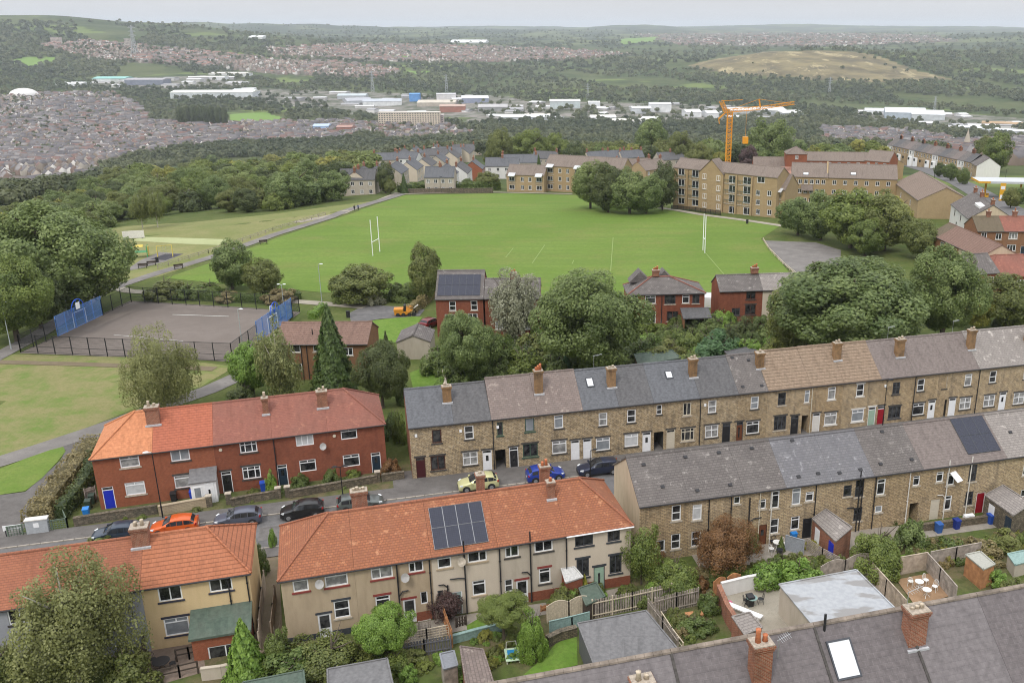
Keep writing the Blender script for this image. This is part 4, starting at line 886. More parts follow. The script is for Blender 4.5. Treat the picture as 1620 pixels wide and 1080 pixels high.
for i, (lab, rm) in enumerate(FL):
    W = FB[i + 1] - FB[i]
    o = house('terraced_house', lab, 'house', Fr, FB[i], FB[i + 1], 8.8, 3.96, STONE, rm, 'gable' if i == 0 else 'party', 'party', z0=-2.0, ov=.3,
              wins=[(1.6, 9.6, 1.0, 1.5, 'sash', 'w', 'd', 'k'), (1.6, 6.4, 1.3, 1.5, 'tl', 'w', 'd', 'k')], group='slate-roofed row nearest to the camera', ridgem=plain('ridge_clay', (.20, .165, .135), .9, var=.4, scale=1.5))
    cx = lambda u, v: Fr.roof(u, v, 4.4, 3.96)
    if i == 0: chimney(o, W - 1.9, 3.0, 13.2, 14.75, 1.0, .7, CHIMR, 2, BUFFP, .35)
    if i == 1: chimney(o, cx(1196, 1080)[0] - FB[1] + .25, 2.9, 12.2, 15.7, .95, .75, CHIMR, 2, TERRA, .55); aerial(o, cx(1215, 1060)[0] - FB[1] + .4, 2.9, 14.6, .7)
    if i == 2:
        skylight(o, Fr, FB[2], 1334, 1042, 1.35, 1.95, 4.4, 3.96)
        MB().tube([(.5, 4.1, 14.6), (.5, 4.1, 15.7)], .07, 8).obj('vent_pipe', BLKP, o)
    if i == 3:
        x, y, z = cx(1452, 1027); chimney(o, x - FB[3], y + .5, z - .4, 15.7, 1.0, .8, CHIMR, 3, BUFFP, .16, frontz=z)
        aerial(o, x - FB[3] - .3, y + .9, 15.0, 1.0)
    if i in (1, 2, 3): MB().bar((.0, .2, 11.5), (.0, 4.3, 14.95), .14, .05).obj('lead_strip', DKST, o)
# ------------------------------------------------------------------ houses round the field
def mw(u, v, w=1.3, h=1.15, sty='c2', gl='d', fr='w', sill='s', lint=None): return (u, v, w, h, sty, fr, gl, sill, lint)
r = Row((437, 544), (581, 543), 5.0); R1, ri = r.run(514, 509, 30)
o = house('detached_house', 'brown brick house with brown pantiled roof half hidden by the tall conifer', 'house', r, 0, r.L, 2 * R1, ri, BRB, TILEC, 'gable', 'gable', wins=[mw(467, 551, 1.3, 1.1, 's1'), mw(470, 580, 1.3, .9, 's1'), mw(499, 550, .6, 1.1, 's1'), (9.2, 3.9, 1.2, 1.1, 'c2', 'w', 'd', 's')], pipes=[(477, 560), (486, 560)], ov=.3)
MB().tube([(4.4, 1.3, 5.7), (4.4, 1.3, 6.6)], .07, 6).obj('vent_pipe', BLKP, o)
r = Row((689, 473), (777, 472), 5.5); R1, ri = r.run(726, 427, 36)
x1 = r.bx(764)
o = house('semi_detached_house', 'red brick house with its grey roof covered by dark solar panels', 'house', r, 0, x1, 2 * R1, ri, REDB, SLATEK, 'gable', 'gable', wins=[mw(716, 484, 1.0, 1.5, 'sash'), mw(750, 483, 1.0, 1.5, 'sash'), mw(712, 505, 1.5, 1.6, 'c2'), mw(748, 503, 1.4, 1.5, 'c2')])
solar(o, r, 0, [(693, 436), (760, 434), (760, 467), (693, 469)], R1, ri, 6, 2)
r2, ri2 = r.run(800, 440, 34)
o = house('semi_detached_house', 'red brick wing with an old grey roof behind the silvery tree', 'house', r, x1 + .25, x1 + 8.5, 2 * r2, ri2, REDB, SLATEK, 'gable', 'gable', wins=[(2.0, 4.0, 1.1, 1.3, 'c2', 'w', 'd', 's'), (5.5, 4.0, 1.1, 1.3, 'c2', 'w', 'd', 's'), (2.2, 1.3, 1.6, 1.4, 'c3', 'w', 'n', 's'), (6.0, 1.3, 1.6, 1.4, 'c3', 'w', 'n', 's')])
chimney(o, 4.2, r2, 7.5, 5.5 + ri2 + .9, .9, .7, CHIMR, 2)
r = Row((994, 466), (1115, 463), 5.4); R1, ri = r.run(1037, 437, 36)
o = house('semi_detached_house', 'hipped pair of red brick houses with a grey lean-to at the back', 'house', r, 0, r.L, 2 * R1, ri, REDB, SLATEK, 'hip', 'hip', 4.0, 5.2, wins=[mw(1004, 474, 1.0, 1.3, 'c2'), mw(1029, 474, 1.6, 1.3, 'tl2'), mw(1060, 474, 1.7, 1.4, 'c2', 'd', 'k'), mw(1085, 473, 1.1, 1.3, 'tl'), mw(1101, 473, 1.1, 1.4, 'c2', 'd', 'k'), mw(1026, 502, 2.2, 1.9, 'c3'), mw(1064, 500, 1.8, 1.6, 'c2', 'd', 'b')], pipes=[(1047, 475)], ridgem=TILEM)
x, _ = r.front(1098, 493); lt = MB().prism([(-3.0, 2.2), (-3.0, 2.34), (-.01, 3.1), (-.01, 2.96)], x - 2.2, x + 2.2).obj('lean_to_roof', SLATEG, o); MB().box(x - 2.1, -2.9, -.5, x - 1.95, -.01, 2.2).box(x + 1.95, -2.9, -.5, x + 2.1, -.01, 2.2).obj('lean_to_wall', BRB, o)
chimney(o, r.front(1041, 460)[0], R1, 7.5, 5.4 + ri + 1.0, 1.0, .7, CHIMR, 3)
for u, k in ((1017, 0), (1056, 1)):
    q = r.front(u, 440)[0]; gm_ = MB(); zz = 5.4 + ri
    gm_.v += [(q - 1.7, R1 + .3, zz - 1.0), (q + 1.7, R1 + .3, zz - 1.0), (q, R1 + .3, zz + .75), (q - 1.7, 2 * R1, zz - 1.0), (q + 1.7, 2 * R1, zz - 1.0), (q, 2 * R1, zz + .75)]; gm_.f += [(0, 1, 2), (5, 4, 3), (0, 2, 5, 3), (2, 1, 4, 5), (1, 0, 3, 4)]; gm_.obj('rear_gable', SLATEK, o)
r = Row((1139, 461), (1262, 457), 5.4); R1, ri = r.run(1170, 434, 34); x1 = r.bx(1207)
o = house('semi_detached_house', 'dark red brick house with plain slate roof and a bare gable end', 'house', r, 0, x1, 2 * R1, ri, REDB, SLATEK, 'gable', 'party', wins=[mw(1188, 467, 1.5, 1.3, 'c2', 'd', 'b', 'k', 'k'), mw(1164, 493, 1.3, 1.2, 'c2', 'd', 'k', 'k'), mw(1187, 490, 1.7, 1.6, 'c2', 'd', 'b', 'k', 'k')], doors=[(1.6, .9, 2.0, 'brown', 'b')])
chimney(o, x1 - .7, R1, 7.4, 5.4 + ri + 1.0, 1.1, .7, CHIMR, 3)
house('semi_detached_house', 'pale rendered house sharing the slate-roofed pair, mostly behind trees', 'house', r, x1, r.L + 2, 2 * R1, ri, PALER, SLATEP, 'party', 'gable', wins=[(2.4, 4.0, 1.5, 1.3, 'c2', 'w', 'd', 's'), (2.4, 1.2, 1.5, 1.4, 'c2', 'w', 'd', 's')])
r = Row((680, 540), (687, 521.5), 2.5)
o = house('garage', 'concrete panelled garage with a grey gabled sheet roof', 'garage', r, 0, r.L, 4.6, 1.0, STUCCO, SLATEK, 'gable', 'gable', z0=-.4, ov=.12, gutter=None)
r = Row((1471, 370), (1551, 407), 2.8); R1, ri = r.run(1540, 368, 30)
for k, (a, b, lab, rm, wm) in enumerate(((0, r.bx(1483), 'far end of the bungalow row with the darker brown roof', MOSSY, BRB), (r.bx(1483), r.bx(1517), 'middle bungalow with chocolate tiles and white windows', TILEC, BRB), (r.bx(1517), r.L, 'near bungalow with a blank cream gable end', TILEC, CREAM))):
    W = b - a
    house('bungalow', lab, 'bungalow', r, a, b, 2 * R1, ri, wm, rm, 'gable' if k == 0 else 'party', 'gable' if k == 2 else 'party', wins=[(W * .25, 1.75, 1.5, 1.2, 'c3', 'w', 'd', 's'), (W * .72, 1.75, 1.5, 1.2, 'c3', 'w', 'd', 's')] if W > 5 else [(W * .5, 1.75, 1.2, 1.2, 'c2', 'w', 'd', 's')], ridgem=TILEC)
r = Row((1547, 366), (1640, 366), 5.2); R1, ri = r.run(1600, 342, 33); x1 = r.bx(1589)
o = house('semi_detached_house', 'brown brick house with mossy dark tiles by the right edge', 'house', r, 0, x1, 2 * R1, ri, BRB, MOSSY, 'gable', 'party', wins=[mw(1557, 372, 1.1, 1.2), mw(1580, 374, 1.2, 1.3)]); chimney(o, x1 * .6, R1, 7, 5.2 + ri + 1, .8, .6, CHIMR, 1)
o = house('semi_detached_house', 'brown brick house with red tiles by the right edge', 'house', r, x1, r.L, 2 * R1, ri, BRB, TILEM, 'party', 'gable', wins=[mw(1603, 373, 1.8, 1.3, 'c3', 'n'), mw(1600, 392, 1.8, 1.3, 'c3')], doors=[((1618, 396), .95, 2.2, 'navy', 'w')]); chimney(o, (r.L - x1) * .5, R1, 7, 5.2 + ri + 1, .8, .6, CHIMR, 1)
r = Row((1505, 323), (1532, 346), 5.0, float(gt(1515, 350)[2])); R1, ri = r.run(1556, 313, 33)
o = house('detached_house', 'white rendered house with grey slate roof and a white roof dormer', 'house', r, 0, r.L, 2 * R1, ri, WHITER, SLATEK, 'gable', 'gable', wins=[(r.L * .25, 3.7, 1.0, 1.4, 'sash', 'k', 'd', 's'), (r.L * .6, 3.7, 1.0, 1.4, 'sash', 'k', 'd', 's'), (r.L * .4, 1.2, 1.2, 1.5, 'sash', 'k', 'd', 's')], gablem=CREAM)
for q in (.05, .4, .95): chimney(o, r.L * q, R1, 6.8, 5 + ri + 1.1, 1.2, .7, CHIMR, 2)
MB().prism([(R1 - 2.4, 5.9), (R1 - 2.4, 7.5), (R1 - .2, 7.9), (R1 - .2, 7.0)], r.L * .6, r.L * .86).obj('dormer', UPVC, o)
p = gt(1542, 288); r = Row((1536.6, 257.5), (1545.5, 262.5), 6.0, float(p[2])); R1, ri = r.run(1562, 247.5, 36)
house('detached_house', 'end house with a big bare white gable beside the petrol station', 'house', r, 0, max(r.L, 5), 2 * R1, ri, STONE2, SLATEK, 'party', 'gable', wins=[(2.0, 4.6, 1.0, 1.5, 'sash', 'w', 'd', 's'), (2.0, 1.4, 1.6, 1.8, 'c2', 'w', 'n', 's')], gablem=WHITER)
# the terrace running away along the street on the right
zb = float(gt(1480, 268)[2]); r = Row((1404, 229), (1536, 257), 6.0, zb); n = 14; R1, ri = r.run(1490, 232, 36)
for i in range(n):
    a, b = r.L * i / n, r.L * (i + 1) / n; W = b - a
    o = house('terraced_house', 'stone terraced house of the street running down behind the long flats', 'house', r, a, b, 2 * R1, ri, STONE2 if i % 4 else WHITER, [SLATEK, SLATEG, SLATEK, SLATED][i % 4], 'gable' if i == 0 else 'party', 'party',
          wins=[(W * .3, 4.5, 1.0, 1.6, 'sash', 'w', 'd', 's'), (W * .75, 4.5, .9, 1.6, 'sash', 'w', 'd', 's')], group='terrace on the street behind the flats', z0=-6, gutter=None)
    bay = MB().vprism([(W * .1, 0), (W * .2, -1.0), (W * .55, -1.0), (W * .65, 0)], -3, 2.6).obj('bay_window', UPVC if i % 3 else STONE2, o); MB().box(W * .24, -1.03, .9, W * .51, -1.005, 2.2).obj('pane', G_DARK, bay)
    chimney(o, .1 if i % 2 else W - .2, R1, 6.8, 6 + ri + 1.5, 1.8, .8, CHIMR if i % 2 else plain('sooty_brick', (.09, .07, .06), .9, var=.3), 3)
# ------------------------------------------------------------------ flats round the far side of the field
def balconies(o, xa, xb, levels, ze, D=1.5, glass=False, brick=TANB):
    for k, z in enumerate(levels):
        MB().box(xa, -.02 - D * .1, z - .18, xb, -D * .1 + D - .2, z).obj('balcony_floor', STNW, o)
        m = MB()
        if k > 0 or True:
            m.box(xa, -.2, z + .95, xb, -.14, z + 1.03)
            q = xa
            while q <= xb - .02: m.box(q, -.19, z, q + .04, -.15, z + .95); q += .45
            m.obj('balcony_rail', plain('balcony_green', (.10, .15, .13), .5), o)
zb = float(gt(1165, 338)[2]); r = Row((1066, 264.6), (1230, 281.4), 11.0, zb); R1, ri = r.run(1150, 256.5, 33)
def gx(u): return r.bx(u)
def fl(u, v, w=1.1, h=1.35, gl='d'): return (u, v, w, h, 'c2', 'w', gl, 's')
ws = []
for vv in (277, 294, 308, 322): ws += [fl(1078, vv - 5, 2.0, 1.9), fl(1100, vv - 2, 2.2, 2.0)]
for vv in (284, 299, 314, 332): ws += [fl(1159, vv, 2.4, 2.0, 'd'), fl(1182, vv + 2, 2.4, 2.0, 'd')]
for vv in (305, 320, 335): ws += [fl(1199, vv, 1.2, 1.4), fl(1217, vv + 1, 1.2, 1.4)]
ws += [fl(1204, 284.5, 2.2, 1.6)]
o = house('apartment_block', 'four-storey tan brick block of flats with balconies and a central gable', 'apartment block', r, 0, r.L, 2 * R1, ri, TANB, TILEQ, 'gable', 'gable', wins=ws, z0=-3, gutter=None)
a, b = gx(1108), gx(1146); tm = MB(); pk = 11.0 + 3.2
k = len(tm.v); P = [(a, -3), (b, -3), (b, 10.6), ((a + b) / 2, pk), (a, 10.6)]
tm.v += [(x, -.55, z) for x, z in P] + [(x, R1, z) for x, z in P]; tm.f += [(0, 1, 2, 3, 4), (9, 8, 7, 6, 5)] + [(i, 5 + i, 5 + (i + 1) % 5, (i + 1) % 5) for i in range(5)]
tw = tm.obj('gable_tower', TANB, o)
MB().poly([(a - .2, -.7, 10.45), ((a + b) / 2, -.7, pk + .1), ((a + b) / 2, R1, pk + .1), (a - .2, R1, 10.45)]).poly([((a + b) / 2, -.7, pk + .1), (b + .2, -.7, 10.45), (b + .2, R1, 10.45), ((a + b) / 2, R1, pk + .1)]).poly([(a - .2, -.7, 10.35), (a - .2, R1, 10.35), ((a + b) / 2, R1, pk), ((a + b) / 2, -.7, pk)]).poly([((a + b) / 2, -.7, pk), ((a + b) / 2, R1, pk), (b + .2, R1, 10.35), (b + .2, -.7, 10.35)]).obj('tower_roof', TILEQ, tw)
for (u, vs) in ((1114.5, (279, 295, 310, 324)), (1136.5, (282, 298, 313, 327))):
    for v in vs: x, z = r.front(u, v, -.55); window(tw, x, z, 1.15, 1.45, 'c2', 'w', 'd', 's', None, -.62)
for ua, ub in ((1070, 1087), (1090, 1107), (1147, 1165), (1168, 1190)): balconies(o, gx(ua), gx(ub), (2.7, 5.4, 8.2), 11)
for u in (1088.5, 1166.5, 1191): MB().box(gx(u) - .25, -.5, -3, gx(u) + .25, -.002, 10.6).obj('pier', TANB, o)
r = Row((1210, 298), (1242, 301), 7.6, zb); R1, ri = r.run(1235, 274, 36)
o = house('apartment_block', 'lower three-storey wing of the balcony flats with a glazed canopy', 'apartment block', r, gx(1230) * 0 + .0, r.L, 2 * R1, ri, TANB, TILEQ, 'gable', 'gable', wins=[(r.L * .62, 6.0, 1.9, 1.6, 'c3', 'w', 'd', 's'), (r.L * .62, 3.2, 1.9, 1.9, 'c3', 'w', 'd', 's')], z0=-3, gutter=None)
balconies(o, r.L * .4, r.L * .85, (2.2, 5.0), 7); MB().prism([(-1.3, 7.1), (-1.3, 7.18), (.3, 8.0), (.3, 7.92)], r.L * .35, r.L * .9).obj('glazed_canopy', G_BLIND, o)
zb2 = zb - 1; r = Row((1252, 279.2), (1420, 284), 7.5, zb2); R1, ri = r.run(1340, 259, 33); seg = [0, r.bx(1310.5), r.L]
for k in range(2):
    W = seg[k + 1] - seg[k]; ws = []
    for i in range(6): ws += [((i + .6) * W / 6.4, 6.1, 1.1, 1.3, 'c2', 'w', 'd', 's'), ((i + .6) * W / 6.4, 3.3, 1.1, 1.3, 'c2', 'w', 'd', 's'), ((i + .6) * W / 6.4, .6, 1.1, 1.3, 'c2', 'w', 'd', 's')]
    o = house('apartment_block', ['long tan flats, part left of the stone party wall', 'long tan flats, part right of the stone party wall'][k], 'apartment block', r, seg[k], seg[k + 1], 2 * R1, ri, TANB, TILEQ, 'gable', 'gable', wins=ws, z0=-4, gutter=None)
    if k == 0: MB().prism([(-.3, 7.2), (R1, 7.5 + ri + .5), (2 * R1, 7.2), (2 * R1, 6.9), (-.3, 6.9)], W - .45, W - .05).obj('parapet', TANB, o)
    skylight(o, r, seg[k], [1275, 1350][k], 275, 1.6, 1.2, R1, ri)
    if k == 0: MB().prism([(-1.0, 3.5), (-1.0, 3.7), (0, 5.2), (0, 5.0)], 3.0, 6.5).obj('porch_roof', TILEQ, o)
r = Row((1416, 289), (1453, 317), 5.6, zb2 + .6); R1, ri = r.run(1473, 281, 27)
house('apartment_block', 'gable-ended tan block with ribbed brown roof at the end of the long flats', 'apartment block', r, 0, r.L, 2 * R1, ri, TANB, TILEB, 'gable', 'gable', wins=[(r.L * .3, 3.5, 1.2, 1.3, 'c2', 'w', 'd', 's'), (r.L * .7, 3.5, 1.2, 1.3, 'c2', 'w', 'd', 's')], z0=-4)
r = Row((1371, 249), (1386, 258.5), 6.0, float(gt(1400, 285)[2])); R1, ri = r.run(1404, 243, 30)
house('apartment_block', 'far tan gable block with dark roof between the red flats and the street', 'apartment block', r, 0, r.L, 2 * R1, ri, TANB, TILEB, 'gable', 'gable', wins=[(r.L * .5, 3.5, 1.2, 1.3, 'c2', 'w', 'd', 's')], z0=-4)
zb3 = float(gt(880, 305)[2]); r = Row((801, 276), (861, 278), 5.6, zb3); R1, ri = r.run(830, 260.5, 34)
ws = [(r.L * q, z, w, 1.5, 'c2', 'w', 'd', 's') for z in (1.3, 4.1) for q, w in ((.14, 2.0), (.42, 1.1), (.62, 1.1), (.86, 2.0))]
o = house('apartment_block', 'two-storey tan flats with glazed balcony canopies at the far corner of the field', 'apartment block', r, 0, r.L - .1, 2 * R1, ri, TANB, TILEQ, 'gable', 'gable', wins=ws, z0=-3, gutter=None)
for q in (.06, .77): balconies(o, r.L * q, r.L * (q + .18), (2.7,), 5); MB().prism([(-1.3, 5.2), (-1.3, 5.28), (.4, 6.2), (.4, 6.12)], r.L * q, r.L * (q + .18)).obj('glazed_canopy', G_BLIND, o)
r = Row((861.5, 262), (985, 269), 8.4, zb3); R1, ri = r.run(905, 246, 34); ws = []
for z in (1.3, 4.1, 6.9): ws += [(r.L * q, z, w, 1.5, 'c2', 'w', 'd', 's') for q, w in ((.07, 2.0), (.2, 1.1), (.3, 1.1), (.43, 2.0), (.55, 1.1), (.65, 1.1), (.78, 2.0), (.9, 1.1))]
o = house('apartment_block', 'three-storey tan flats left of the round tree clump', 'apartment block', r, 0, r.L, 2 * R1, ri, TANB, TILEQ, 'gable', 'gable', wins=ws, z0=-3, gutter=None)
for q in (.03, .39): balconies(o, r.L * q, r.L * (q + .09), (2.7, 5.5), 8); MB().prism([(-1.3, 8.0), (-1.3, 8.08), (.4, 9.0), (.4, 8.92)], r.L * q, r.L * (q + .09)).obj('glazed_canopy', G_BLIND, o)
def block(name, lab, cat, u, v, W, D, he, rise, ang, wall, roofm, group=None, nw=0, left='gable', right='gable', wsty='c2', rows=2, chim=0, z0=-4, door_c=None, hl=3.0, gablem=None):
    "free-standing building whose front foot shows at pixel (u,v)"
    p = gt(u, v); rr = Row.__new__(Row); rr.a = ang; rr.ax = np.array([math.cos(ang), math.sin(ang), 0]); rr.ay = np.array([-math.sin(ang), math.cos(ang), 0]); rr.ze = he
    rr.p0 = p - rr.ax * W / 2; rr.L = W; rr.e0 = rr.e1 = (0, 0)
    ws = [((i + .5) * W / nw, he - 1.3 - 2.7 * k, 1.2, 1.35, wsty, 'w', 'd' if (i + k) % 3 else 'n', 's') for i in range(nw) for k in range(rows)]
    o = house(name, lab, cat, rr, 0, W, D, rise, wall, roofm, left, right, hl, hl, wins=ws, z0=z0, gutter=None, group=group, gablem=gablem)
    for k in range(chim): chimney(o, W * (.5 if chim == 1 else (.03 + .94 * k / (chim - 1))), D / 2, he + rise - .7, he + rise + 1.1, .9, .7, CHIMR, 2)
    return o
def street_ang(a, b):
    p, q = gt(*a), gt(*b); return math.atan2(q[1] - p[1], q[0] - p[0])
REDF = REDB2
block('apartment_block', 'long red brick flats with small gables behind the tan flats', 'apartment block', 1318, 286, 30, 9, 8.0, 3.0, R_(-4), REDF, TILEQ, None, 8, rows=3)
block('apartment_block', 'red brick stair tower with a pyramid roof', 'apartment block', 1258, 288, 8, 8, 11.0, 2.5, R_(-4), REDF, TILEQ, None, 1, 'hip', 'hip', rows=3, hl=3.9)
block('apartment_block', 'low red brick hall with a broad brown roof left of the red flats', 'apartment block', 1219, 287, 14, 9, 5.0, 4.2, R_(-4), REDF, TILEQ, None, 2, rows=1)
block('apartment_block', 'right end of the red brick flats with a big gable', 'apartment block', 1384, 287, 10, 11, 8.0, 3.6, R_(-35), REDF, TILEQ, None, 3, rows=3)
block('detached_house', 'grey-roofed brick house between the tall sycamore and the cream bungalow', 'house', 1540, 474, 9, 8, 4.6, 2.6, .25, REDB, SLATEK, None, 3, rows=1)
block('bungalow', 'hipped red-tiled bungalow roof at the right edge below the cream gable', 'bungalow', 1612, 462, 13, 10, 3.0, 2.8, .1, REDB, TILEM, None, 3, 'hip', 'hip', rows=1, hl=4)
# ------------------------------------------------------------------ slate-roofed estate beyond the field corner
a1 = street_ang((596, 308), (700, 274)); GE = 'slate-roofed semis of the estate beyond the field'
EST = [(566, 309, 12, 7.5, 0.02, STUCCO, 'estate house nearest the field corner with a pale gable'), (590, 305, 13, 8, a1, PALER, None), (617, 299, 13, 8, a1, PALER, None), (642, 293, 13, 8, a1, STUCCO, None), (666, 286, 13, 8, a1, PALER, None), (688, 279, 13, 8, a1, PALER, None),
       (708, 272, 13, 8, a1, STUCCO, None), (728, 264, 13, 8, a1, PALER, None), (746, 256, 13, 8, a1, PALER, None), (696, 305, 10, 8, .03, STUCCO, 'cream house with a flat dark slate slope beside the clipped dark hedge'), (722, 299, 13, 8, a1, WHITER, 'white-fronted estate house behind the clipped hedge'),
       (744, 293, 12, 8, a1, WHITER, None), (766, 286, 8, 8, a1, REDB2, 'estate house with a red brick gable'), (795, 283, 14, 8, .05, WHITER, 'white estate house left of the two-storey flats'), (822, 276, 16, 9, .05, STUCCO, 'long slate-roofed house behind the two-storey flats'),
       (860, 268, 12, 8, -.25, STUCCO, None), (884, 262, 12, 8, -.2, WHITER, None), (950, 268, 12, 8, .4, PALER, None), (974, 266, 12, 8, .3, STUCCO, None), (1002, 266, 12, 8, .35, PALER, None), (1020, 264, 12, 8, .5, STUCCO, None),
       (690, 262, 13, 8, .1, STUCCO, None), (712, 258, 13, 8, .1, WHITER, None), (734, 252, 13, 8, .15, STUCCO, None), (748, 246, 13, 8, .1, PALER, None), (640, 268, 13, 8, -.2, WHITER, None), (612, 270, 12, 8, .2, STUCCO, None), (884, 250, 12, 8, .2, REDB2, None),
       (668, 257, 13, 8, a1, STUCCO, None), (650, 262, 13, 8, a1, PALER, None), (700, 250, 13, 8, a1, WHITER, None), (722, 246, 13, 8, a1, STUCCO, None), (742, 240, 13, 8, a1, PALER, None), (757, 236, 13, 8, a1, STUCCO, None), (1065, 270, 14, 9, .3, STUCCO, None), (1010, 287, 16, 9, .5, TANB, 'brown-roofed block right behind the round clump'), (1040, 288, 14, 9, .8, TANB, 'brown-roofed pale house between the clump and the balcony flats')]
for (u, v, W, D, a, wm, lab) in EST:
    block('semi_detached_house', lab or 'slate-roofed semi among the estate beyond the field', 'house', u, v, W, D, 5.2, 3.2, a, wm, TILEQ if lab and 'brown-roofed' in lab else SLATEB if (u // 7) % 2 else SLATEG, GE, 4, chim=1 if (u // 5) % 2 else 2)
# petrol station, its sign, the street on the right
strip('street', [(1440, 262), (1475, 272), (1520, 290), (1560, 312), (1600, 335), (1660, 365)], 9, M_road, .10)
p = gt(1585, 312); s_ = mpp(p)
t = thing('petrol_canopy', 'flat white forecourt canopy with a yellow edge at the right side', 'canopy', p, -.1)
MB().box(-9, -4.5, 5.0, 9, 4.5, 5.7).obj('canopy_roof', plain('pale_sheet', (.46, .48, .50), .6), t); MB().box(-9.1, -4.62, 5.1, -5.5, -4.5, 5.72).box(-9.12, -4.5, 5.1, -9.0, 4.5, 5.72).obj('fascia', plain('signal_yellow', (.62, .33, .02), .5), t)
for x in (-5.5, 5.5): MB().box(x - .25, -.25, 0, x + .25, .25, 5.0).obj('pillar', plain('signal_yellow', (.62, .33, .02), .5), t)
for x in (-5.5, 0, 5.5):
    f = thing('fuel_pump', 'fuel pump under the forecourt canopy', 'fuel pump', p + np.array([x, -1.2, 0]), 0, 'pumps under the canopy'); MB().box(-.5, -.3, 0, .5, .3, 1.5).obj('pump_body', plain('signal_yellow', (.62, .33, .02), .5), f); MB().box(-.4, -.32, 1.0, .4, -.301, 1.35).obj('display', BLKP, f)
p = gt(1584, 318); t = thing('price_sign', 'tall yellow price sign in front of the forecourt canopy', 'sign', p, -.2)
MB().box(-.8, -.12, 0, .8, .12, 5.5).obj('sign_panel', plain('signal_yellow', (.62, .33, .02), .5), t); MB().box(-.6, -.14, .6, .6, -.121, 1.9).box(-.6, -.14, 3.6, .6, -.121, 4.6).obj('sign_face', UPVC, t)
# tower crane on the building site behind the flats
p = np.array([*(gt(1150, 292)[:2]), 0]); p[2] = float(T(p[0], p[1])); m_ = mpp(p); YEL = plain('crane_yellow', (.72, .30, .015), .5, var=.08)
t = thing('tower_crane', 'orange tower crane with a folded jib standing behind the flats', 'crane', p)
topz = onplane(1148, 176, p, np.array([0, 1, 0]))[2] - p[2]
def lattice(m, a, b, w, n):
    a, b = Vector(a), Vector(b); d = (b - a); q = d.cross(Vector((0, 1, 0))).normalized() * w / 2; r_ = d.cross(q).normalized() * w / 2
    cs = [q + r_, q - r_, -q - r_, -q + r_]
    for c in cs: m.bar(a + c, b + c, w * .13, w * .13)
    for i in range(n):
        for j in range(4): m.bar(a + d * i / n + cs[j], a + d * (i + 1) / n + cs[(j + 1) % 4], w * .08, w * .08); m.bar(a + d * i / n + cs[j], a + d * i / n + cs[(j + 1) % 4], w * .08, w * .08)
    return m
lattice(MB(), (0, 0, 0), (0, 0, topz), 1.8, 20).obj('mast', YEL, t)
def cp(u, v): q = onplane(u, v, p, np.array([0, 1, 0])) - p; return (q[0], 0, q[2])
J0, J1, J2, AP = cp(1148, 176), cp(1203, 171), cp(1257, 163), cp(1141, 160)
lattice(MB(), J0, J1, 1.15, 9).obj('jib', YEL, t); lattice(MB(), J1, J2, 1.0, 9).obj('jib_tip', YEL, t); lattice(MB(), J0, AP, 1.4, 4).obj('tower_head', YEL, t)
MB().bar(J1, cp(1201, 157), .5, .5).bar(AP, cp(1175, 158), .18, .18).bar(cp(1201, 157), cp(1250, 164), .12, .12).bar(cp(1201, 157), cp(1160, 172), .12, .12).obj('tie_bar', YEL, t)
MB().bar(cp(1148, 178), cp(1137, 188), .5, .5).bar(cp(1137, 188), cp(1138, 196), .3, .3).obj('counter_jib', YEL, t)
MB().box(-2.4, -2.4, -.5, 2.4, 2.4, 1.2).obj('ballast', STNW, t)
hk = cp(1179, 222); MB().box(hk[0] - 1.0, -1, hk[2] - 1.2, hk[0] + 1.0, 1, hk[2] + 1.2).tube([(hk[0], 0, hk[2] + 1.2), (hk[0], 0, cp(1179, 173)[2])], .05, 5).obj('hoist_block', YEL, t)
h0, h1 = gt(1092, 290), gt(1262, 290)
t = thing('site_hoarding', 'pinkish hoarding round the building site behind the flats', 'hoarding', h0)
m = MB().bar((0, 0, 3.2), tuple(h1 - h0 + np.array([0, 0, 3.2])), .1, 6.4); m.obj('hoarding_panel', plain('faded_red_hoarding', (.48, .26, .21), .8, var=.4, scale=.5), t)
# ------------------------------------------------------------------ foliage
LM = {
 'syc': leaf_mat('sycamore_leaf', (.07, .115, .026), (.28, .35, .12)),
 'lime': leaf_mat('lime_leaf', (.085, .13, .024), (.26, .32, .075)),
 'dark': leaf_mat('dark_leaf', (.044, .072, .022), (.15, .185, .06)),
 'olive': leaf_mat('olive_leaf', (.095, .125, .028), (.25, .275, .08)),
 'yel': leaf_mat('yellowing_leaf', (0.150, 0.165, 0.030), (0.390, 0.390, 0.083)),
 'birch': leaf_mat('birch_leaf', (.125, .145, .05), (.32, .34, .13)),
 'con': leaf_mat('conifer_needle', (0.048, 0.090, 0.024), (0.143, 0.210, 0.054)),
 'sil': leaf_mat('silver_leaf', (.15, .165, .10), (.38, .40, .30)),
 'copper': leaf_mat('copper_leaf', (.13, .065, .025), (.34, .19, .075)),
 'purple': leaf_mat('purple_leaf', (0.053, 0.027, 0.030), (0.165, 0.105, 0.098)),
 'bright': leaf_mat('bright_leaf', (0.105, 0.195, 0.027), (0.300, 0.450, 0.090)),
 'hedge': leaf_mat('hedge_leaf', (0.068, 0.112, 0.024), (0.195, 0.255, 0.068)),
 'brownh': leaf_mat('dry_hedge_leaf', (0.150, 0.128, 0.053), (0.360, 0.300, 0.143)),
 'teal': leaf_mat('blue_green_leaf', (0.045, 0.112, 0.045), (0.150, 0.270, 0.112)),
 'yshrub': leaf_mat('golden_shrub_leaf', (0.300, 0.285, 0.030), (0.500, 0.500, 0.105)),
}
BARK = plain('bark', (.10, .08, .06), .95, var=.4, scale=3); BARKP = plain('birch_bark', (.42, .39, .34), .9, var=.35, scale=3)
def unit(a): return a / np.maximum(np.linalg.norm(a, axis=-1, keepdims=True), 1e-9)
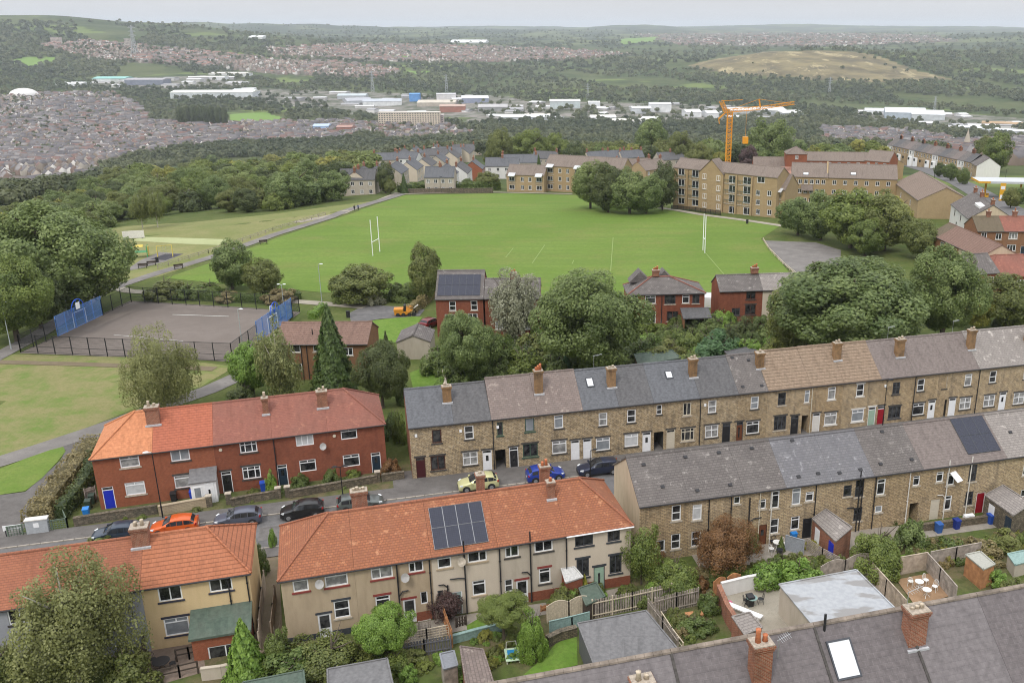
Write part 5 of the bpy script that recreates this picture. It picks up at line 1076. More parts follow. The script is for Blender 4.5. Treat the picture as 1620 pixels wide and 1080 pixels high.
def leaf_mesh(name, P, N, S, tone, mat, rng, asp=.62):
    n = len(P); r = rng.normal(size=(n, 3)); t = unit(np.cross(N, r)); b = np.cross(N, t)
    S = S[:, None]; V = np.stack([P + t * S, P + b * S * asp + N * S * .12, P - t * S, P - b * S * asp + N * S * .12], 1).reshape(-1, 3)
    me = bpy.data.meshes.new(name); fast_mesh(me, V, np.arange(4 * n).reshape(n, 4))
    at = me.attributes.new('tone', 'FLOAT', 'FACE'); at.data.foreach_set('value', np.clip(tone, 0, 1).astype(np.float32))
    me.materials.append(mat); return me
def crown_points(kind, n, leaf, rng):
    "points, normals, sizes and tones of the leaves of a crown of radius 1 standing on z=0, two high"
    if kind == 'con':
        z = 2 * (1 - np.sqrt(rng.random(n))) ; z = np.clip(z + rng.normal(0, .02, n), 0, 1.97); tier = np.round(z * 8) / 8
        R = (1 - z / 2) ** .85 * (1 - .22 * ((z * 5.5) % 1)); a = rng.random(n) * 6.283
        R = R * (.86 + .16 * np.sin(a * 7 + tier * 9)) * np.sqrt(.55 + .45 * rng.random(n))
        P = np.stack([R * np.cos(a), R * np.sin(a), z - .12 * R], 1); N = unit(np.stack([np.cos(a), np.sin(a), np.full(n, .55)], 1) + rng.normal(0, .35, (n, 3)))
        return P, N, leaf * (.7 + .6 * rng.random(n)), .45 + .2 * np.sin(a * 5 + z * 11) + rng.normal(0, .2, n)
    nl = {'broad': 95, 'birch': 70, 'shrub': 42, 'low': 26}[kind]
    i = np.arange(nl) + .5; ph = np.arccos(1 - 2 * i / nl); th = math.pi * (1 + 5 ** .5) * i + rng.random() * 6
    d = np.stack([np.cos(th) * np.sin(ph), np.sin(th) * np.sin(ph), np.cos(ph)], 1); d = unit(d + rng.normal(0, .16, (nl, 3)))
    big = 1 + .16 * np.sin(d[:, 0] * 2.6 + rng.random() * 6) + .13 * np.sin(d[:, 1] * 3.1 + d[:, 2] * 2.3 + rng.random() * 6) + rng.normal(0, .05, nl)
    rad = rng.uniform(.60, .80, nl) * big; lc = d * rad[:, None]; lr = rng.uniform(.15, .30, nl)
    if kind == 'birch': lr *= .85; rad = rng.uniform(.35, .85, nl) * big; lc = d * rad[:, None]
    k_ = 1 - .30 * np.clip(-lc[:, 2], 0, 1) - .16 * np.clip(lc[:, 2], 0, 1) ** 2; lc[:, :2] *= k_[:, None]
    lt = rng.normal(0, .13, nl)
    if kind in ('shrub', 'low'): lc[:, 2] = np.abs(lc[:, 2]) - .15
    w = lr ** 2; k = rng.choice(nl, n, p=w / w.sum())
    q = unit(rng.normal(size=(n, 3)) + unit(lc[k]) * .75); rr = lr[k] * (1 - .4 * rng.random(n) ** 1.5)
    P = lc[k] + q * rr[:, None]; N = unit(q * .8 + unit(lc[k]) * .5 + rng.normal(0, .42, (n, 3)) + np.array([0, 0, .3]))
    tone = .42 + lt[k] * 1.2 + rng.normal(0, .27, n); S = leaf * (.65 + .7 * rng.random(n))
    fill = rng.random(n) < .12; P[fill] *= rng.random((fill.sum(), 1)) ** .5 * .8
    if kind == 'birch':
        m = rng.random(n) < .65; drop = rng.random(n) * .42
        P[m, 2] -= drop[m]; P[m, :2] *= (1 + .06 * rng.random(m.sum()))[:, None]
        P *= 1 + .0 * P
    P[:, 2] += 1.0
    if kind in ('shrub', 'low'): P[:, 2] = (P[:, 2] - .72).clip(.0) * (1.45 if kind == 'shrub' else 1.2)
    return P, N, S, tone
CROWN = {}
def crown_mesh(kind, q, var):
    key = (kind, q, var)
    if key in CROWN: return CROWN[key]
    n, leaf = {('broad', 3): (46000, .0235), ('broad', 2): (15000, .038), ('broad', 1): (4600, .068), ('birch', 3): (34000, .021), ('birch', 2): (10000, .036), ('birch', 1): (3000, .066),
               ('con', 3): (16000, .042), ('con', 2): (5000, .075), ('con', 1): (1600, .12), ('shrub', 3): (15000, .034), ('shrub', 2): (5200, .058), ('shrub', 1): (1500, .11), ('low', 2): (3600, .066), ('low', 1): (1000, .12)}[(kind, q)]
    rng = np.random.default_rng(1000 * var + 17 * q + len(kind) * 7)
    P, N, S, t = crown_points(kind, n, leaf, rng)
    CROWN[key] = leaf_mesh('crown_leaves', P, N, S, t, LM['syc'], rng); return CROWN[key]
TRUNK = {}
def trunk_mesh(kind, var):
    key = (kind, var)
    if key in TRUNK: return TRUNK[key]
    rng = random.Random(var * 31 + len(kind)); m = MB()
    r = {'broad': .055, 'birch': .032, 'con': .045, 'shrub': .04, 'low': .03}[kind]
    lean = rng.uniform(-.06, .06)
    m.tube([(0, 0, -.05), (0, 0, .02), (lean * .5, 0, .3), (lean, lean * .5, .62), (lean * 1.5, lean, .9)], [r * 1.5, r * 1.15, r, r * .7, r * .2], 9)
    for i in range(7 if kind != 'con' else 0):
        a = 6.283 * i / 7 + rng.uniform(-.4, .4); h = rng.uniform(.26, .6); s = rng.uniform(.3, .62)
        m.tube([(lean * h, 0, h), (lean + math.cos(a) * s * .5, math.sin(a) * s * .5, h + .14), (math.cos(a) * s, math.sin(a) * s, h + .3)], [r * .55, r * .38, r * .1], 6)
    TRUNK[key] = m.mesh('trunk', BARK, True); return TRUNK[key]
def tree(label, u, v, wpx, hpx, kind='broad', lm='syc', q=None, var=None, group=None, name=None, cat='tree', pos=None, bole=None, bark=None, rnd=None, dims=None):
    "tree standing where pixel (u,v) meets the ground; crown width and overall height measured in photo pixels"
    p = gt(u, v) if pos is None else np.array(pos, float); s = mpp(p)
    dep = math.atan2(CAM_H - p[2], math.hypot(p[0], p[1])); tilt = math.cos(dep)
    W, Hh = (wpx * s / 2 * 1.04, max(hpx * s * .5, hpx * s - .55 * wpx * s / 2 * math.sin(dep)) / max(tilt, .5) * 1.02) if dims is None else dims
    if var is None: var = int(abs(u * 7 + v * 3)) % 4
    if q is None: q = 3 if wpx > 120 else 2 if wpx > 45 else 1
    if (kind, q) == ('low', 3): q = 2
    if bole is None: bole = {'broad': .08, 'birch': .12, 'con': .03, 'shrub': 0.0, 'low': 0.0}[kind]
    nm = name or {'broad': 'broadleaf_tree', 'birch': 'birch_tree', 'con': 'conifer_tree', 'shrub': 'shrub', 'low': 'shrub'}[kind]
    root = thing(nm, label, cat if kind not in ('shrub', 'low') else ('shrub' if cat == 'tree' else cat), p, (u * 13 % 628) / 100, group)
    t = link('trunk', trunk_mesh(kind, var % 2), root); t.scale = (W, W, Hh if kind != 'con' else Hh * .9)
    if bark: setmat(t, bark)
    c = link('crown', crown_mesh(kind, q, var), root); c.location = (0, 0, Hh * bole); c.scale = (W, W, Hh * (1 - bole) / 2)
    setmat(c, LM[lm]); return root
def hedge(label, pts, w, h, lm='hedge', leaf=.13, group=None, world=False, dens=26, top=None, name='hedge', cat='hedge', rough=.12):
    "clipped hedge along a line of pixels (or ground points): leaves over a woody core"
    P = [np.array(p[:2], float) if world else gt(*p)[:2] for p in pts]; rng = np.random.default_rng(int(abs(P[0][0] * 31 + P[0][1] * 17)) + 5)
    c0 = P[0]; z0 = float(T(*c0)); core = MB(); Ps, Ns = [], []
    for a, b in zip(P[:-1], P[1:]):
        L_ = np.linalg.norm(b - a); d = (b - a) / L_; nq = np.array([-d[1], d[0]])
        za, zb = float(T(*a)) - z0, float(T(*b)) - z0
        core.bar((*(a - c0), za + h * .42), (*(b - c0), zb + h * .42), w * .62, h * .82)
        n = int(dens * L_ * (2 * h + w) / .5 * (.13 / leaf) ** 2 * .5)
        k = rng.random(n) * (2 * h + w); al = rng.random(n) * L_; s1 = k < h; s2 = k > h + w
        lat = np.where(s1, -w / 2, np.where(s2, w / 2, k - h - w / 2)); zz = np.where(s1, k, np.where(s2, 2 * h + w - k, h))
        round_ = 1 - .25 * (zz / h) ** 6; lat = lat * round_
        wob = 1 + rough * np.sin(al * 1.7 + lat) + rough * .6 * np.sin(al * 4.1 + zz * 3)
        xy = (a - c0)[None] + d[None] * al[:, None] + nq[None] * (lat * wob)[:, None]
        z = za + (zb - za) * al / L_ + zz * (1 + rough * .6 * np.sin(al * 2.3 + 1))
        nn = np.stack([nq[0] * np.sign(lat) * (s1 | s2), nq[1] * np.sign(lat) * (s1 | s2), np.where(s1 | s2, .2, 1.0)], 1)
        Ps.append(np.concatenate([xy, z[:, None]], 1) + rng.normal(0, .05, (n, 3))); Ns.append(unit(nn + rng.normal(0, .45, (n, 3))))
        for e, sg in ((a, -1), (b, 1)):
            ne = int(dens * w * h * 1.2 * (.13 / leaf) ** 2); la = rng.uniform(-w / 2, w / 2, ne); ze = rng.random(ne) * h
            xy = (e - c0)[None] + nq[None] * la[:, None] + d[None] * sg * .05; Ps.append(np.concatenate([xy, ze[:, None] + (za if sg < 0 else zb)], 1)); Ns.append(unit(np.tile([d[0] * sg, d[1] * sg, .2], (ne, 1)) + rng.normal(0, .4, (ne, 3))))
    Pp, Nn = np.concatenate(Ps), np.concatenate(Ns); n = len(Pp)
    me = leaf_mesh('hedge_leaves', Pp, Nn, leaf * (.6 + .7 * rng.random(n)), .5 + .2 * np.sin(Pp[:, 0] * 1.3 + Pp[:, 1]) + rng.normal(0, .2, n), LM[lm], rng)
    root = thing(name, label, cat, (c0[0], c0[1], z0), 0, group)
    link('foliage', me, root); core.obj('branches', LM[lm], root); return root

# --- trees and shrubs one can tell apart, near to far
tree('tall thin-leaved olive birch covering the lower left house', 128, 1092, 196, 226, 'birch', 'birch', 3, 1, bark=BARKP, bole=.1)
tree('broad yellow-olive bush at the lower left corner below the birch', 4, 1112, 120, 130, 'shrub', 'olive', 3, 2)
tree('rust-tinged bush at the bottom edge right of the birch', 205, 1092, 80, 85, 'shrub', 'olive', 2, 0)
tree('bright green bush against the house wall at the left edge', 16, 992, 50, 48, 'shrub', 'bright', 2, 1)
tree('double-crowned olive birch rising behind the orange hipped roof', 263, 655, 112, 146, 'birch', 'birch', 3, 2, bark=BARKP, bole=.08)
tree('tall dense conifer in front of the brown-tiled house', 531, 630, 92, 152, 'con', 'con', 3, 0)
tree('dark rounded tree right of the tall conifer', 606, 645, 82, 112, 'broad', 'dark', 3, 1, bole=.1)
tree('small dark pointed conifer behind the garage lawn', 612, 560, 18, 38, 'con', 'dark', 1, 1)
tree('leafy green tree left of the conifer behind the red brick row', 402, 628, 68, 92, 'broad', 'bright', 2, 2, bole=.1)
tree('thin drooping birch in front of the brown-tiled house', 446, 640, 74, 135, 'birch', 'birch', 2, 3, bark=BARKP, bole=.1)
tree('grey-green tree between the garage and the stone terrace', 742, 610, 92, 126, 'broad', 'syc', 3, 0, bole=.1)
tree('silvery whitish tree beside the solar-roofed red house', 812, 546, 92, 132, 'birch', 'sil', 2, 1)
tree('big dark sycamore in the middle behind the stone terrace', 932, 598, 172, 178, 'broad', 'syc', 3, 2, bole=.08)
tree('huge broad sycamore above the right end of the stone terrace', 1336, 566, 262, 180, 'broad', 'syc', 3, 3, bole=.08)
tree('tall dark sycamore right of the huge one', 1488, 550, 128, 168, 'broad', 'syc', 3, 1, bole=.1)
tree('yellow-green tree above the terrace at the right edge', 1592, 520, 100, 92, 'broad', 'olive', 2, 0, bole=.1)
tree('yellowish tree between the big sycamore and the right edge', 1540, 520, 60, 60, 'broad', 'yel', 2, 2, bole=.08)
tree('loose olive tree left of the huge sycamore by the paired brick house', 1252, 560, 95, 122, 'birch', 'olive', 2, 0, bole=.05)
tree('upright green tree at the near edge of the playing field by the court', 368, 458, 66, 78, 'broad', 'syc', 2, 1, bole=.05)
tree('low russet-tinged tree touching the upright one by the court', 417, 464, 66, 56, 'broad', 'olive', 2, 3, bole=.03)
tree('wide dark bush on the field edge right of the lamp post', 571, 478, 98, 66, 'broad', 'olive', 2, 2, bole=.02)
tree('small pale grey round bush on the field edge', 590, 482, 34, 34, 'shrub', 'sil', 2, 0)
tree('tall russet-green tree left of the solar-roofed house', 676, 478, 56, 92, 'broad', 'olive', 2, 1, bole=.04)
tree('great spreading tree at the left beyond the court', 112, 492, 205, 186, 'broad', 'syc', 3, 0, bole=.04)
tree('large tree at the left edge behind the white lamp post', 28, 540, 130, 152, 'broad', 'lime', 3, 3, bole=.05)
tree('dark tree between the two great trees beyond the court', 66, 520, 90, 110, 'broad', 'dark', 2, 2, bole=.05)
for (u, v, w, h, vv) in ((934, 330, 62, 76, 0), (962, 336, 60, 76, 1), (996, 338, 70, 68, 2), (1022, 338, 62, 64, 3), (1048, 333, 46, 74, 1), (978, 326, 60, 62, 3)):
    tree('broadleaf tree of the round clump standing on the playing field', u, v, w, h, 'broad', 'syc' if vv != 1 else 'dark', 2, vv, 'clump on the playing field', bole=.06)
for (u, v, w, h, lm, vv, lab) in ((1262, 372, 66, 62, 'syc', 0, 'green tree left of the tree mass in front of the long flats'), (1298, 380, 70, 76, 'syc', 1, 'rounded tree behind the field car park'),
        (1345, 392, 105, 98, 'lime', 2, 'large light green tree in front of the long flats'), (1398, 396, 96, 92, 'olive', 3, 'olive tree between the light green tree and the brown bungalow roof'),
        (1408, 372, 70, 64, 'yel', 0, 'yellow-green tree below the tan gable wall'), (1368, 405, 60, 60, 'lime', 1, 'small tree in front of the large light green tree'), (1452, 410, 62, 66, 'olive', 2, 'tree touching the end of the brown bungalow roof')):
    tree(lab, u, v, w, h, 'broad', lm, 2, vv, bole=.06)
tree('small birch with three white stems at the edge of the meadow', 226, 362, 36, 60, 'birch', 'olive', 2, 1, bark=BARKP, bole=.25)
tree('yellowing birch with a white stem beside the meadow birch', 250, 360, 36, 62, 'birch', 'olive', 2, 2, bark=BARKP, bole=.25)
# shrubs behind the stone terrace and round the houses
for (u, v, w, h, k, lm, lab) in ((1004, 572, 70, 50, 'shrub', 'hedge', 'mid green shrub behind the terrace below the hipped brick pair'), (1056, 578, 74, 48, 'shrub', 'olive', 'olive shrub behind the terrace next to the blue-green one'),
        (1130, 576, 84, 66, 'shrub', 'teal', 'blue-green round shrub behind the terrace'), (1186, 574, 64, 52, 'shrub', 'bright', 'bright green shrub right of the blue-green one'), (1222, 576, 60, 50, 'shrub', 'olive', 'dull olive shrub under the huge sycamore'),
        (828, 600, 70, 62, 'shrub', 'lime', 'yellow-green shrub behind the third stone house'), (790, 592, 70, 74, 'shrub', 'hedge', 'shrub thicket right of the grey-green tree'), (850, 570, 70, 60, 'shrub', 'olive', 'brambly shrub beneath the silvery tree'),
        (768, 602, 56, 44, 'shrub', 'syc', 'low dark shrub behind the grey slate roof'), (896, 592, 30, 36, 'con', 'teal', 'little conical shrub poking above the weathered slate roof'), (1092, 592, 60, 46, 'shrub', 'lime', 'light shrub behind the dark shed roof'),
        (958, 596, 60, 50, 'shrub', 'dark', 'dark shrub at the foot of the big sycamore'), (640, 640, 30, 40, 'shrub', 'hedge', 'tall shrub in the alley behind the stone end house'), (622, 690, 34, 50, 'shrub', 'hedge', 'green shrub filling the alley beside the red brick row'),
        (618, 750, 34, 34, 'shrub', 'copper', 'red-brown shrub beside the navy door'), (632, 700, 24, 60, 'shrub', 'lime', 'tall light shrub against the stone gable'), (386, 640, 50, 44, 'shrub', 'dark', 'dark shrub below the leafy green tree'),
        (660, 470, 44, 30, 'shrub', 'hedge', 'green bush at the field edge near the red house'), (630, 474, 50, 34, 'shrub', 'hedge', 'bush on the field edge behind the turning area'), (540, 478, 36, 24, 'shrub', 'lime', 'small bush with yellow flowers near the tall lamp post'),
        (262, 470, 74, 42, 'low', 'olive', 'russet shrub bank behind the court'), (300, 472, 50, 34, 'low', 'hedge', 'green shrub behind the court fence'), (335, 470, 56, 36, 'low', 'hedge', 'shrub behind the court near the walker'), (360, 476, 46, 26, 'low', 'brownh', 'dry brown shrub behind the court'),
        (440, 478, 60, 34, 'low', 'brownh', 'brown shrub near the lamp heads behind the court'), (446, 503, 40, 40, 'low', 'olive', 'olive bush beside the blue court panel'),
        (1340, 605 + 0, 10, 8, 'shrub', 'hedge', 'weed on the roofline')):
    if w > 12: tree(lab, u, v, w, h, k, lm, 2)
# gardens of the near terraces
for (u, v, w, h, k, lm, q, lab, bo) in ((1142, 905, 112, 92, 'birch', 'copper', 3, 'copper-brown leaved small tree in a back garden', .16), (1386, 902, 92, 92, 'shrub', 'lime', 3, 'large round clipped-looking bush in a back garden', 0),
        (1438, 866, 56, 60, 'shrub', 'syc', 2, 'grey-green bush behind the round bush', 0), (1014, 925, 66, 100, 'birch', 'lime', 2, 'thin-leaved tree at the end of the cream house', .2), (1068, 935, 88, 74, 'shrub', 'lime', 3, 'leafy green tree beside the slatted fence', 0),
        (1030, 900, 44, 50, 'shrub', 'copper', 2, 'rust brown shrub between two green garden trees', 0), (1212, 925, 62, 52, 'shrub', 'bright', 2, 'bright climber over the arched fence', 0), (1262, 925, 74, 54, 'shrub', 'bright', 2, 'bright green climber along the fence above the grey flat roof', 0),
        (798, 1018, 84, 86, 'broad', 'lime', 3, 'young garden tree with a bare slender trunk', .42), (843, 1038, 52, 86, 'shrub', 'bright', 3, 'glossy bright shrub beside the garden lawn', 0), (610, 1046, 92, 100, 'broad', 'bright', 3, 'bright leafy tree in the gardens below the pebbledashed wall', .12),
        (528, 1062, 130, 84, 'shrub', 'olive', 3, 'sprawling olive shrub with yellow patches', 0), (470, 1072, 110, 60, 'shrub', 'hedge', 2, 'dense green shrub at the bottom below the pebbledashed house', 0), (706, 978, 62, 54, 'birch', 'purple', 2, 'dry purple-brown shrub outside the cream house', .05),
        (392, 1066, 80, 96, 'con', 'bright', 2, 'feathery light green shrub beside the brick extension', .05), (442, 1055, 60, 78, 'shrub', 'hedge', 3, 'rounded column of clipped privet by the alley', 0), (890, 960, 54, 42, 'shrub', 'olive', 2, 'flowering yellowish shrub by the green shed', 0),
        (925, 942, 22, 36, 'con', 'yshrub', 1, 'small golden conifer by the grey lean-to', 0), (908, 958, 26, 30, 'shrub', 'bright', 1, 'small lime shrub next to the golden conifer', 0), (1500, 880, 60, 40, 'shrub', 'hedge', 2, 'bush in the garden right of the washing line', 0),
        (1548, 880, 70, 38, 'shrub', 'brownh', 2, 'dry shrub below the outhouses', 0), (1590, 868, 60, 40, 'shrub', 'olive', 2, 'flowering bush at the right edge by the outhouse', 0), (1460, 882, 50, 26, 'low', 'lime', 2, 'low green plants behind the long panel fence', 0),
        (1235, 872, 18, 26, 'con', 'hedge', 1, 'potted dark shrub by the bistro table', 0), (1575, 925, 40, 34, 'shrub', 'bright', 2, 'leafy shrub by the tan shed', 0), (1602, 945, 40, 40, 'shrub', 'olive', 2, 'yellowish shrub at the right edge above the slate roof', 0),
        (1322, 900, 60, 30, 'low', 'olive', 2, 'low planting below the round bush', 0), (1100, 1000, 60, 40, 'low', 'hedge', 2, 'weedy patch inside the slatted fence', 0), (1120, 968, 40, 40, 'shrub', 'hedge', 2, 'ivy clump on the corner of the slatted fence', 0),
        (990, 950, 50, 28, 'low', 'olive', 2, 'straggly plants in front of the sage door', 0), (1285, 868, 30, 20, 'low', 'yshrub', 1, 'small yellow shrub by the brick outhouse', 0), (960, 905 + 40, 10, 10, 'low', 'lime', 1, '', 0),
        (750, 800, 10, 10, 'low', 'lime', 1, '', 0), (1180, 870, 44, 40, 'shrub', 'olive', 2, 'shrub behind the copper tree', 0), (1405, 822, 40, 40, 'shrub', 'hedge', 2, 'ivy spilling from the passage of the stone backs', 0)):
    if lab: tree(lab, u, v, w, h, k, lm, q, bole=bo)
for (u, v, w, h, k, lm, lab) in ((255, 778, 26, 28, 'shrub', 'bright', 'bright shrub behind the pale garden wall'), (432, 782, 20, 44, 'shrub', 'bright', 'clipped green column by the grey front door'), (476, 770, 30, 26, 'shrub', 'hedge', 'round shrub in the front garden of the grey-door house'),
        (524, 768, 30, 36, 'shrub', 'hedge', 'tall shrub in front of the hipped brick end house'), (560, 756, 26, 20, 'shrub', 'lime', 'small shrub beside the navy front door'), (402, 780, 22, 12, 'low', 'olive', 'low front garden plants behind the rubble wall'),
        (170, 860, 54, 28, 'low', 'olive', 'shrub poking above the red tiled roof by the dark blue car'), (432, 864, 14, 36, 'shrub', 'bright', 'thin shrub at the corner of the hipped red roof'), (414, 908, 28, 54, 'shrub', 'hedge', 'clipped topiary hedge in the alley')):
    tree(lab, u, v, w, h, k, lm, 2)
hedge('long clipped hedge with browning top beside the park junction', [(152, 710), (128, 740), (100, 775), (72, 812), (62, 828)], 2.6, 1.7, 'brownh')
hedge('dark inner hedge along the side of the orange-roofed house', [(150, 735), (142, 765), (122, 795), (98, 822)], 1.2, 1.7, 'dark')
hedge('tall clipped hedge beside the red house drive', [(648, 500), (668, 485), (696, 462)], 1.2, 1.8, 'brownh')
hedge('long low hedge on the field edge beside the court path', [(310, 474), (360, 476), (420, 478), (476, 472)], 1.8, 1.3, 'hedge')
hedge('clipped dark hedge in front of the slate-roofed estate', [(722, 303), (756, 302), (790, 300)], 3.0, 3.2, 'hedge', .3)
hedge('dark hedge beside the first estate house', [(630, 305), (660, 304), (676, 303)], 2.6, 3.0, 'hedge', .3)
hedge('dark hedge running below the court and the brown-tiled house', [(392, 585), (420, 560), (446, 545)], 1.6, 1.8, 'hedge')
hedge('hedge strip behind the blue court panel', [(494, 505), (512, 490)], 1.4, 1.2, 'bright')
# ------------------------------------------------------------------ cars
def paint(name, c, metal=.3):
    if name in MATS: return MATS[name]
    n = NM(name, .38, .5); n.b.inputs['Metallic'].default_value = metal; n.b.inputs['Coat Weight'].default_value = .6; n.b.inputs['Coat Roughness'].default_value = .12
    n.col(n.mix(n.ramp(n.noise(n.co('Object'), 2, 3), .4, .7, 0, .25), c, tuple(x * .8 + .01 for x in c))); MATS[name] = n.m; return n.m
TYRE = plain('tyre_rubber', (.018, .018, .019), .8); ALLOY = plain('alloy_rim', (.45, .46, .48), .3, .8); CGLASS = glass_mat('car_glass', (.012, .014, .018), (.03, .034, .04), .05)
LAMPW = plain('lamp_glass', (.65, .68, .70), .15); LAMPR = plain('tail_lamp', (.30, .012, .012), .2); TRIM = plain('black_trim', (.02, .02, .022), .6); PLATE = plain('number_plate', (.62, .60, .5), .6)
ST = {'hatch': [(0, .60, .60), (.035, .74, .76), (.10, .84, .84), (.20, .91, .87), (.27, .97, .88), (.36, 1.22, .88), (.45, 1.42, .88), (.58, 1.48, .88), (.72, 1.46, .88), (.86, 1.38, .86), (.94, 1.10, .83), (.985, .96, .78), (1, .70, .70)],
      'estate': [(0, .60, .60), (.03, .72, .76), (.10, .82, .84), (.20, .90, .87), (.28, .96, .88), (.36, 1.20, .88), (.44, 1.40, .88), (.56, 1.46, .88), (.72, 1.45, .88), (.88, 1.38, .86), (.96, 1.04, .82), (.99, .92, .78), (1, .68, .70)],
      'van': [(0, .75, .66), (.03, .95, .84), (.09, 1.08, .92), (.14, 1.16, .94), (.19, 1.35, .95), (.25, 1.75, .95), (.31, 1.93, .95), (.5, 1.97, .95), (.7, 1.97, .95), (.9, 1.96, .95), (.97, 1.93, .94), (.99, 1.5, .93), (1, .8, .9)]}
def car(label, p, ang, col, typ='hatch', L_=4.1, name='parked_car', cat='car', group=None, hs=1.0):
    root = thing(name, label, cat, p, ang, group); S = ST[typ]; rings = []
    belt = .94 if typ != 'van' else 1.12
    for f, top, hw in S:
        top *= hs; x = L_ / 2 - f * L_; gh = top > belt + .06
        rw = hw * (.80 if typ != 'van' else .9)
        h = [(0, .21), (hw * .9, .21), (hw, .36), (hw * 1.0, min(.66, top * .8)), (hw * .97, belt if gh else top - .05), ((rw, top - .05) if gh else (hw * .78, top)), (rw * .75 if gh else hw * .5, top + (.01 if gh else .015)), (0, top + .025)]
        rings.append([(x, y, z) for y, z in h] + [(x, -y, z) for y, z in h[-2:0:-1]])
    m = MB(); n = len(rings[0])
    for r_ in rings: m.v += r_
    for i in range(len(rings) - 1):
        for j in range(n): m.f.append((i * n + j, i * n + (j + 1) % n, (i + 1) * n + (j + 1) % n, (i + 1) * n + j))
    m.f.append(tuple(range(n))[::-1]); m.f.append(tuple((len(rings) - 1) * n + j for j in range(n)))
    pm = paint('paint_' + '_'.join(str(int(c * 100)) for c in col), col)
    body = m.obj('body', pm, root, True)
    bv = body.modifiers.new('edge', 'EDGE_SPLIT'); bv.split_angle = R_(38)
    V = lambda i, j: Vector(rings[i][j])
    def quad(mb, a, b, c, d, u0, u1, v0, v1, off):
        f = lambda u, v: (a * (1 - u) + b * u) * (1 - v) + (d * (1 - u) + c * u) * v
        nn = (b - a).cross(d - a).normalized(); q = [f(u0, v0), f(u1, v0), f(u1, v1), f(u0, v1)]; cen = (q[0] + q[2]) / 2
        if nn.dot(cen - Vector((0, 0, .7))) < 0: nn = -nn
        mb.poly([tuple(k + nn * off) for k in q])
    gi = [i for i, s_ in enumerate(S) if s_[1] * hs > belt + .06]; g0, g1 = gi[0], gi[-1]
    sw = MB()
    last = g1 if typ != 'van' else g0 + 2
    for sgn in (0, 1):
        jb, jr = (4, 5) if sgn == 0 else (n - 4, n - 5)
        for i in range(g0, last): quad(sw, V(i, jb), V(i + 1, jb), V(i + 1, jr), V(i, jr), .06, .94 if i in (g0 + 2, last - 1) else 1.0, .08, .86, .012)
    sw.obj('side_windows', CGLASS, root)
    ws = MB()
    for i in (g0 - 1, g0) + ((g0 + 1,) if typ != 'hatch' else ()):
        for a, b in ((5, 6), (6, 7), (7, 8), (8, 9)): quad(ws, V(i, a), V(i + 1, a), V(i + 1, b), V(i, b), .1 if i == g0 - 1 else 0, 1, .12 if a == 5 else 0, .88 if a == 8 else 1, .014)
    ws.obj('windscreen', CGLASS, root)
    if typ != 'van':
        rw_ = MB()
        for a, b in ((5, 6), (6, 7), (7, 8), (8, 9)): quad(rw_, V(g1 - 1, a), V(g1, a), V(g1, b), V(g1 - 1, b), .15, .95, .15 if a == 5 else 0, .85 if a == 8 else 1, .014)
        rw_.obj('rear_window', CGLASS, root)
    hw = S[3][2]
    for sx, fx in ((1, .185), (-1, .80)):
        for sy in (1, -1):
            x = L_ / 2 - fx * L_
            MB().tube([(x, sy * (hw - .02), .34), (x, sy * (hw + .012), .34)], .385, 18).obj('wheel_arch', TRIM, root)
            w = MB().tube([(x, sy * (hw - .2), .31), (x, sy * (hw + .02), .31)], .31, 18).obj('wheel', TYRE, root)
            rm = MB().tube([(x, sy * (hw + .01), .31), (x, sy * (hw + .032), .31)], [.2, .2], 14)
            rm.obj('rim', ALLOY, w)
    for sy in (1, -1):
        MB().bar((L_ / 2 - .04 * L_, sy * .62, .70 * hs), (L_ / 2 - .10 * L_, sy * .80, .78 * hs), .16, .13).obj('headlight', LAMPW, root)
        MB().bar((-L_ / 2 + .045 * L_, sy * .80, .80), (-L_ / 2 + .02 * L_, sy * .74, .98), .14, .12).obj('tail_light', LAMPR, root)
        MB().box(L_ / 2 - .31 * L_ - .1, sy * hw - (.0 if sy > 0 else .2), .92, L_ / 2 - .31 * L_ + .1, sy * hw + (.2 if sy > 0 else 0), 1.06).obj('mirror', pm, root)
    MB().box(L_ / 2 - .012, -.45, .3, L_ / 2 + .012, .45, .48).obj('grille', TRIM, root); MB().box(-L_ / 2 - .014, -.26, .5, -L_ / 2 + .01, .26, .62).obj('number_plate', PLATE, root)
    return root
SA = math.atan2(SD[1], SD[0]); KERB = 'cars parked along the kerb'
def carat(lab, u, v, left, col, typ='hatch', L_=4.1, q=-.75, hs=1.0):
    p = g(u, v)[:2] - _k0; s = float(p @ SD); x = st(s, q); car(lab, (x[0], x[1], .035 if q < 0 else .1), SA + (math.pi if left else 0), col, typ, L_, group=KERB, hs=hs)
carat('dark blue hatchback half hidden by the chimney of the lower left roof', 187, 848, True, (.02, .035, .06), L_=4.0)
carat('bright orange hatchback parked by the pale garden wall', 279, 836, True, (.62, .10, .008), L_=4.1)
carat('slate grey hatchback parked between the orange and the black car', 379, 823, True, (.085, .095, .13), L_=4.25)
carat('black hatchback parked below the column hedge', 480, 806, True, (.008, .008, .009), L_=4.0)
carat('grey-green estate car behind the chimney of the red-tiled roof', 570, 793, False, (.09, .105, .10), 'estate', 4.4)
carat('pale lime yellow hatchback in front of the grey slate house', 758, 776, True, (.58, .57, .30), L_=4.05, q=.25)
carat('bright blue hatchback in front of the open passage', 862, 757, False, (.01, .04, .30), L_=3.9, q=.35)
carat('dark navy estate car beyond the cream gable end', 945, 745, True, (.015, .022, .05), 'estate', 4.5, q=.3)
p = gt(1122, 482); car('white van standing between the two brick pairs', p, R_(80), (.72, .73, .74), 'van', 5.0, 'parked_van', 'van')
p = gt(682, 516); car('dark red car nosing out behind the garage', p, R_(60), (.16, .01, .015), 'hatch', 4.1)
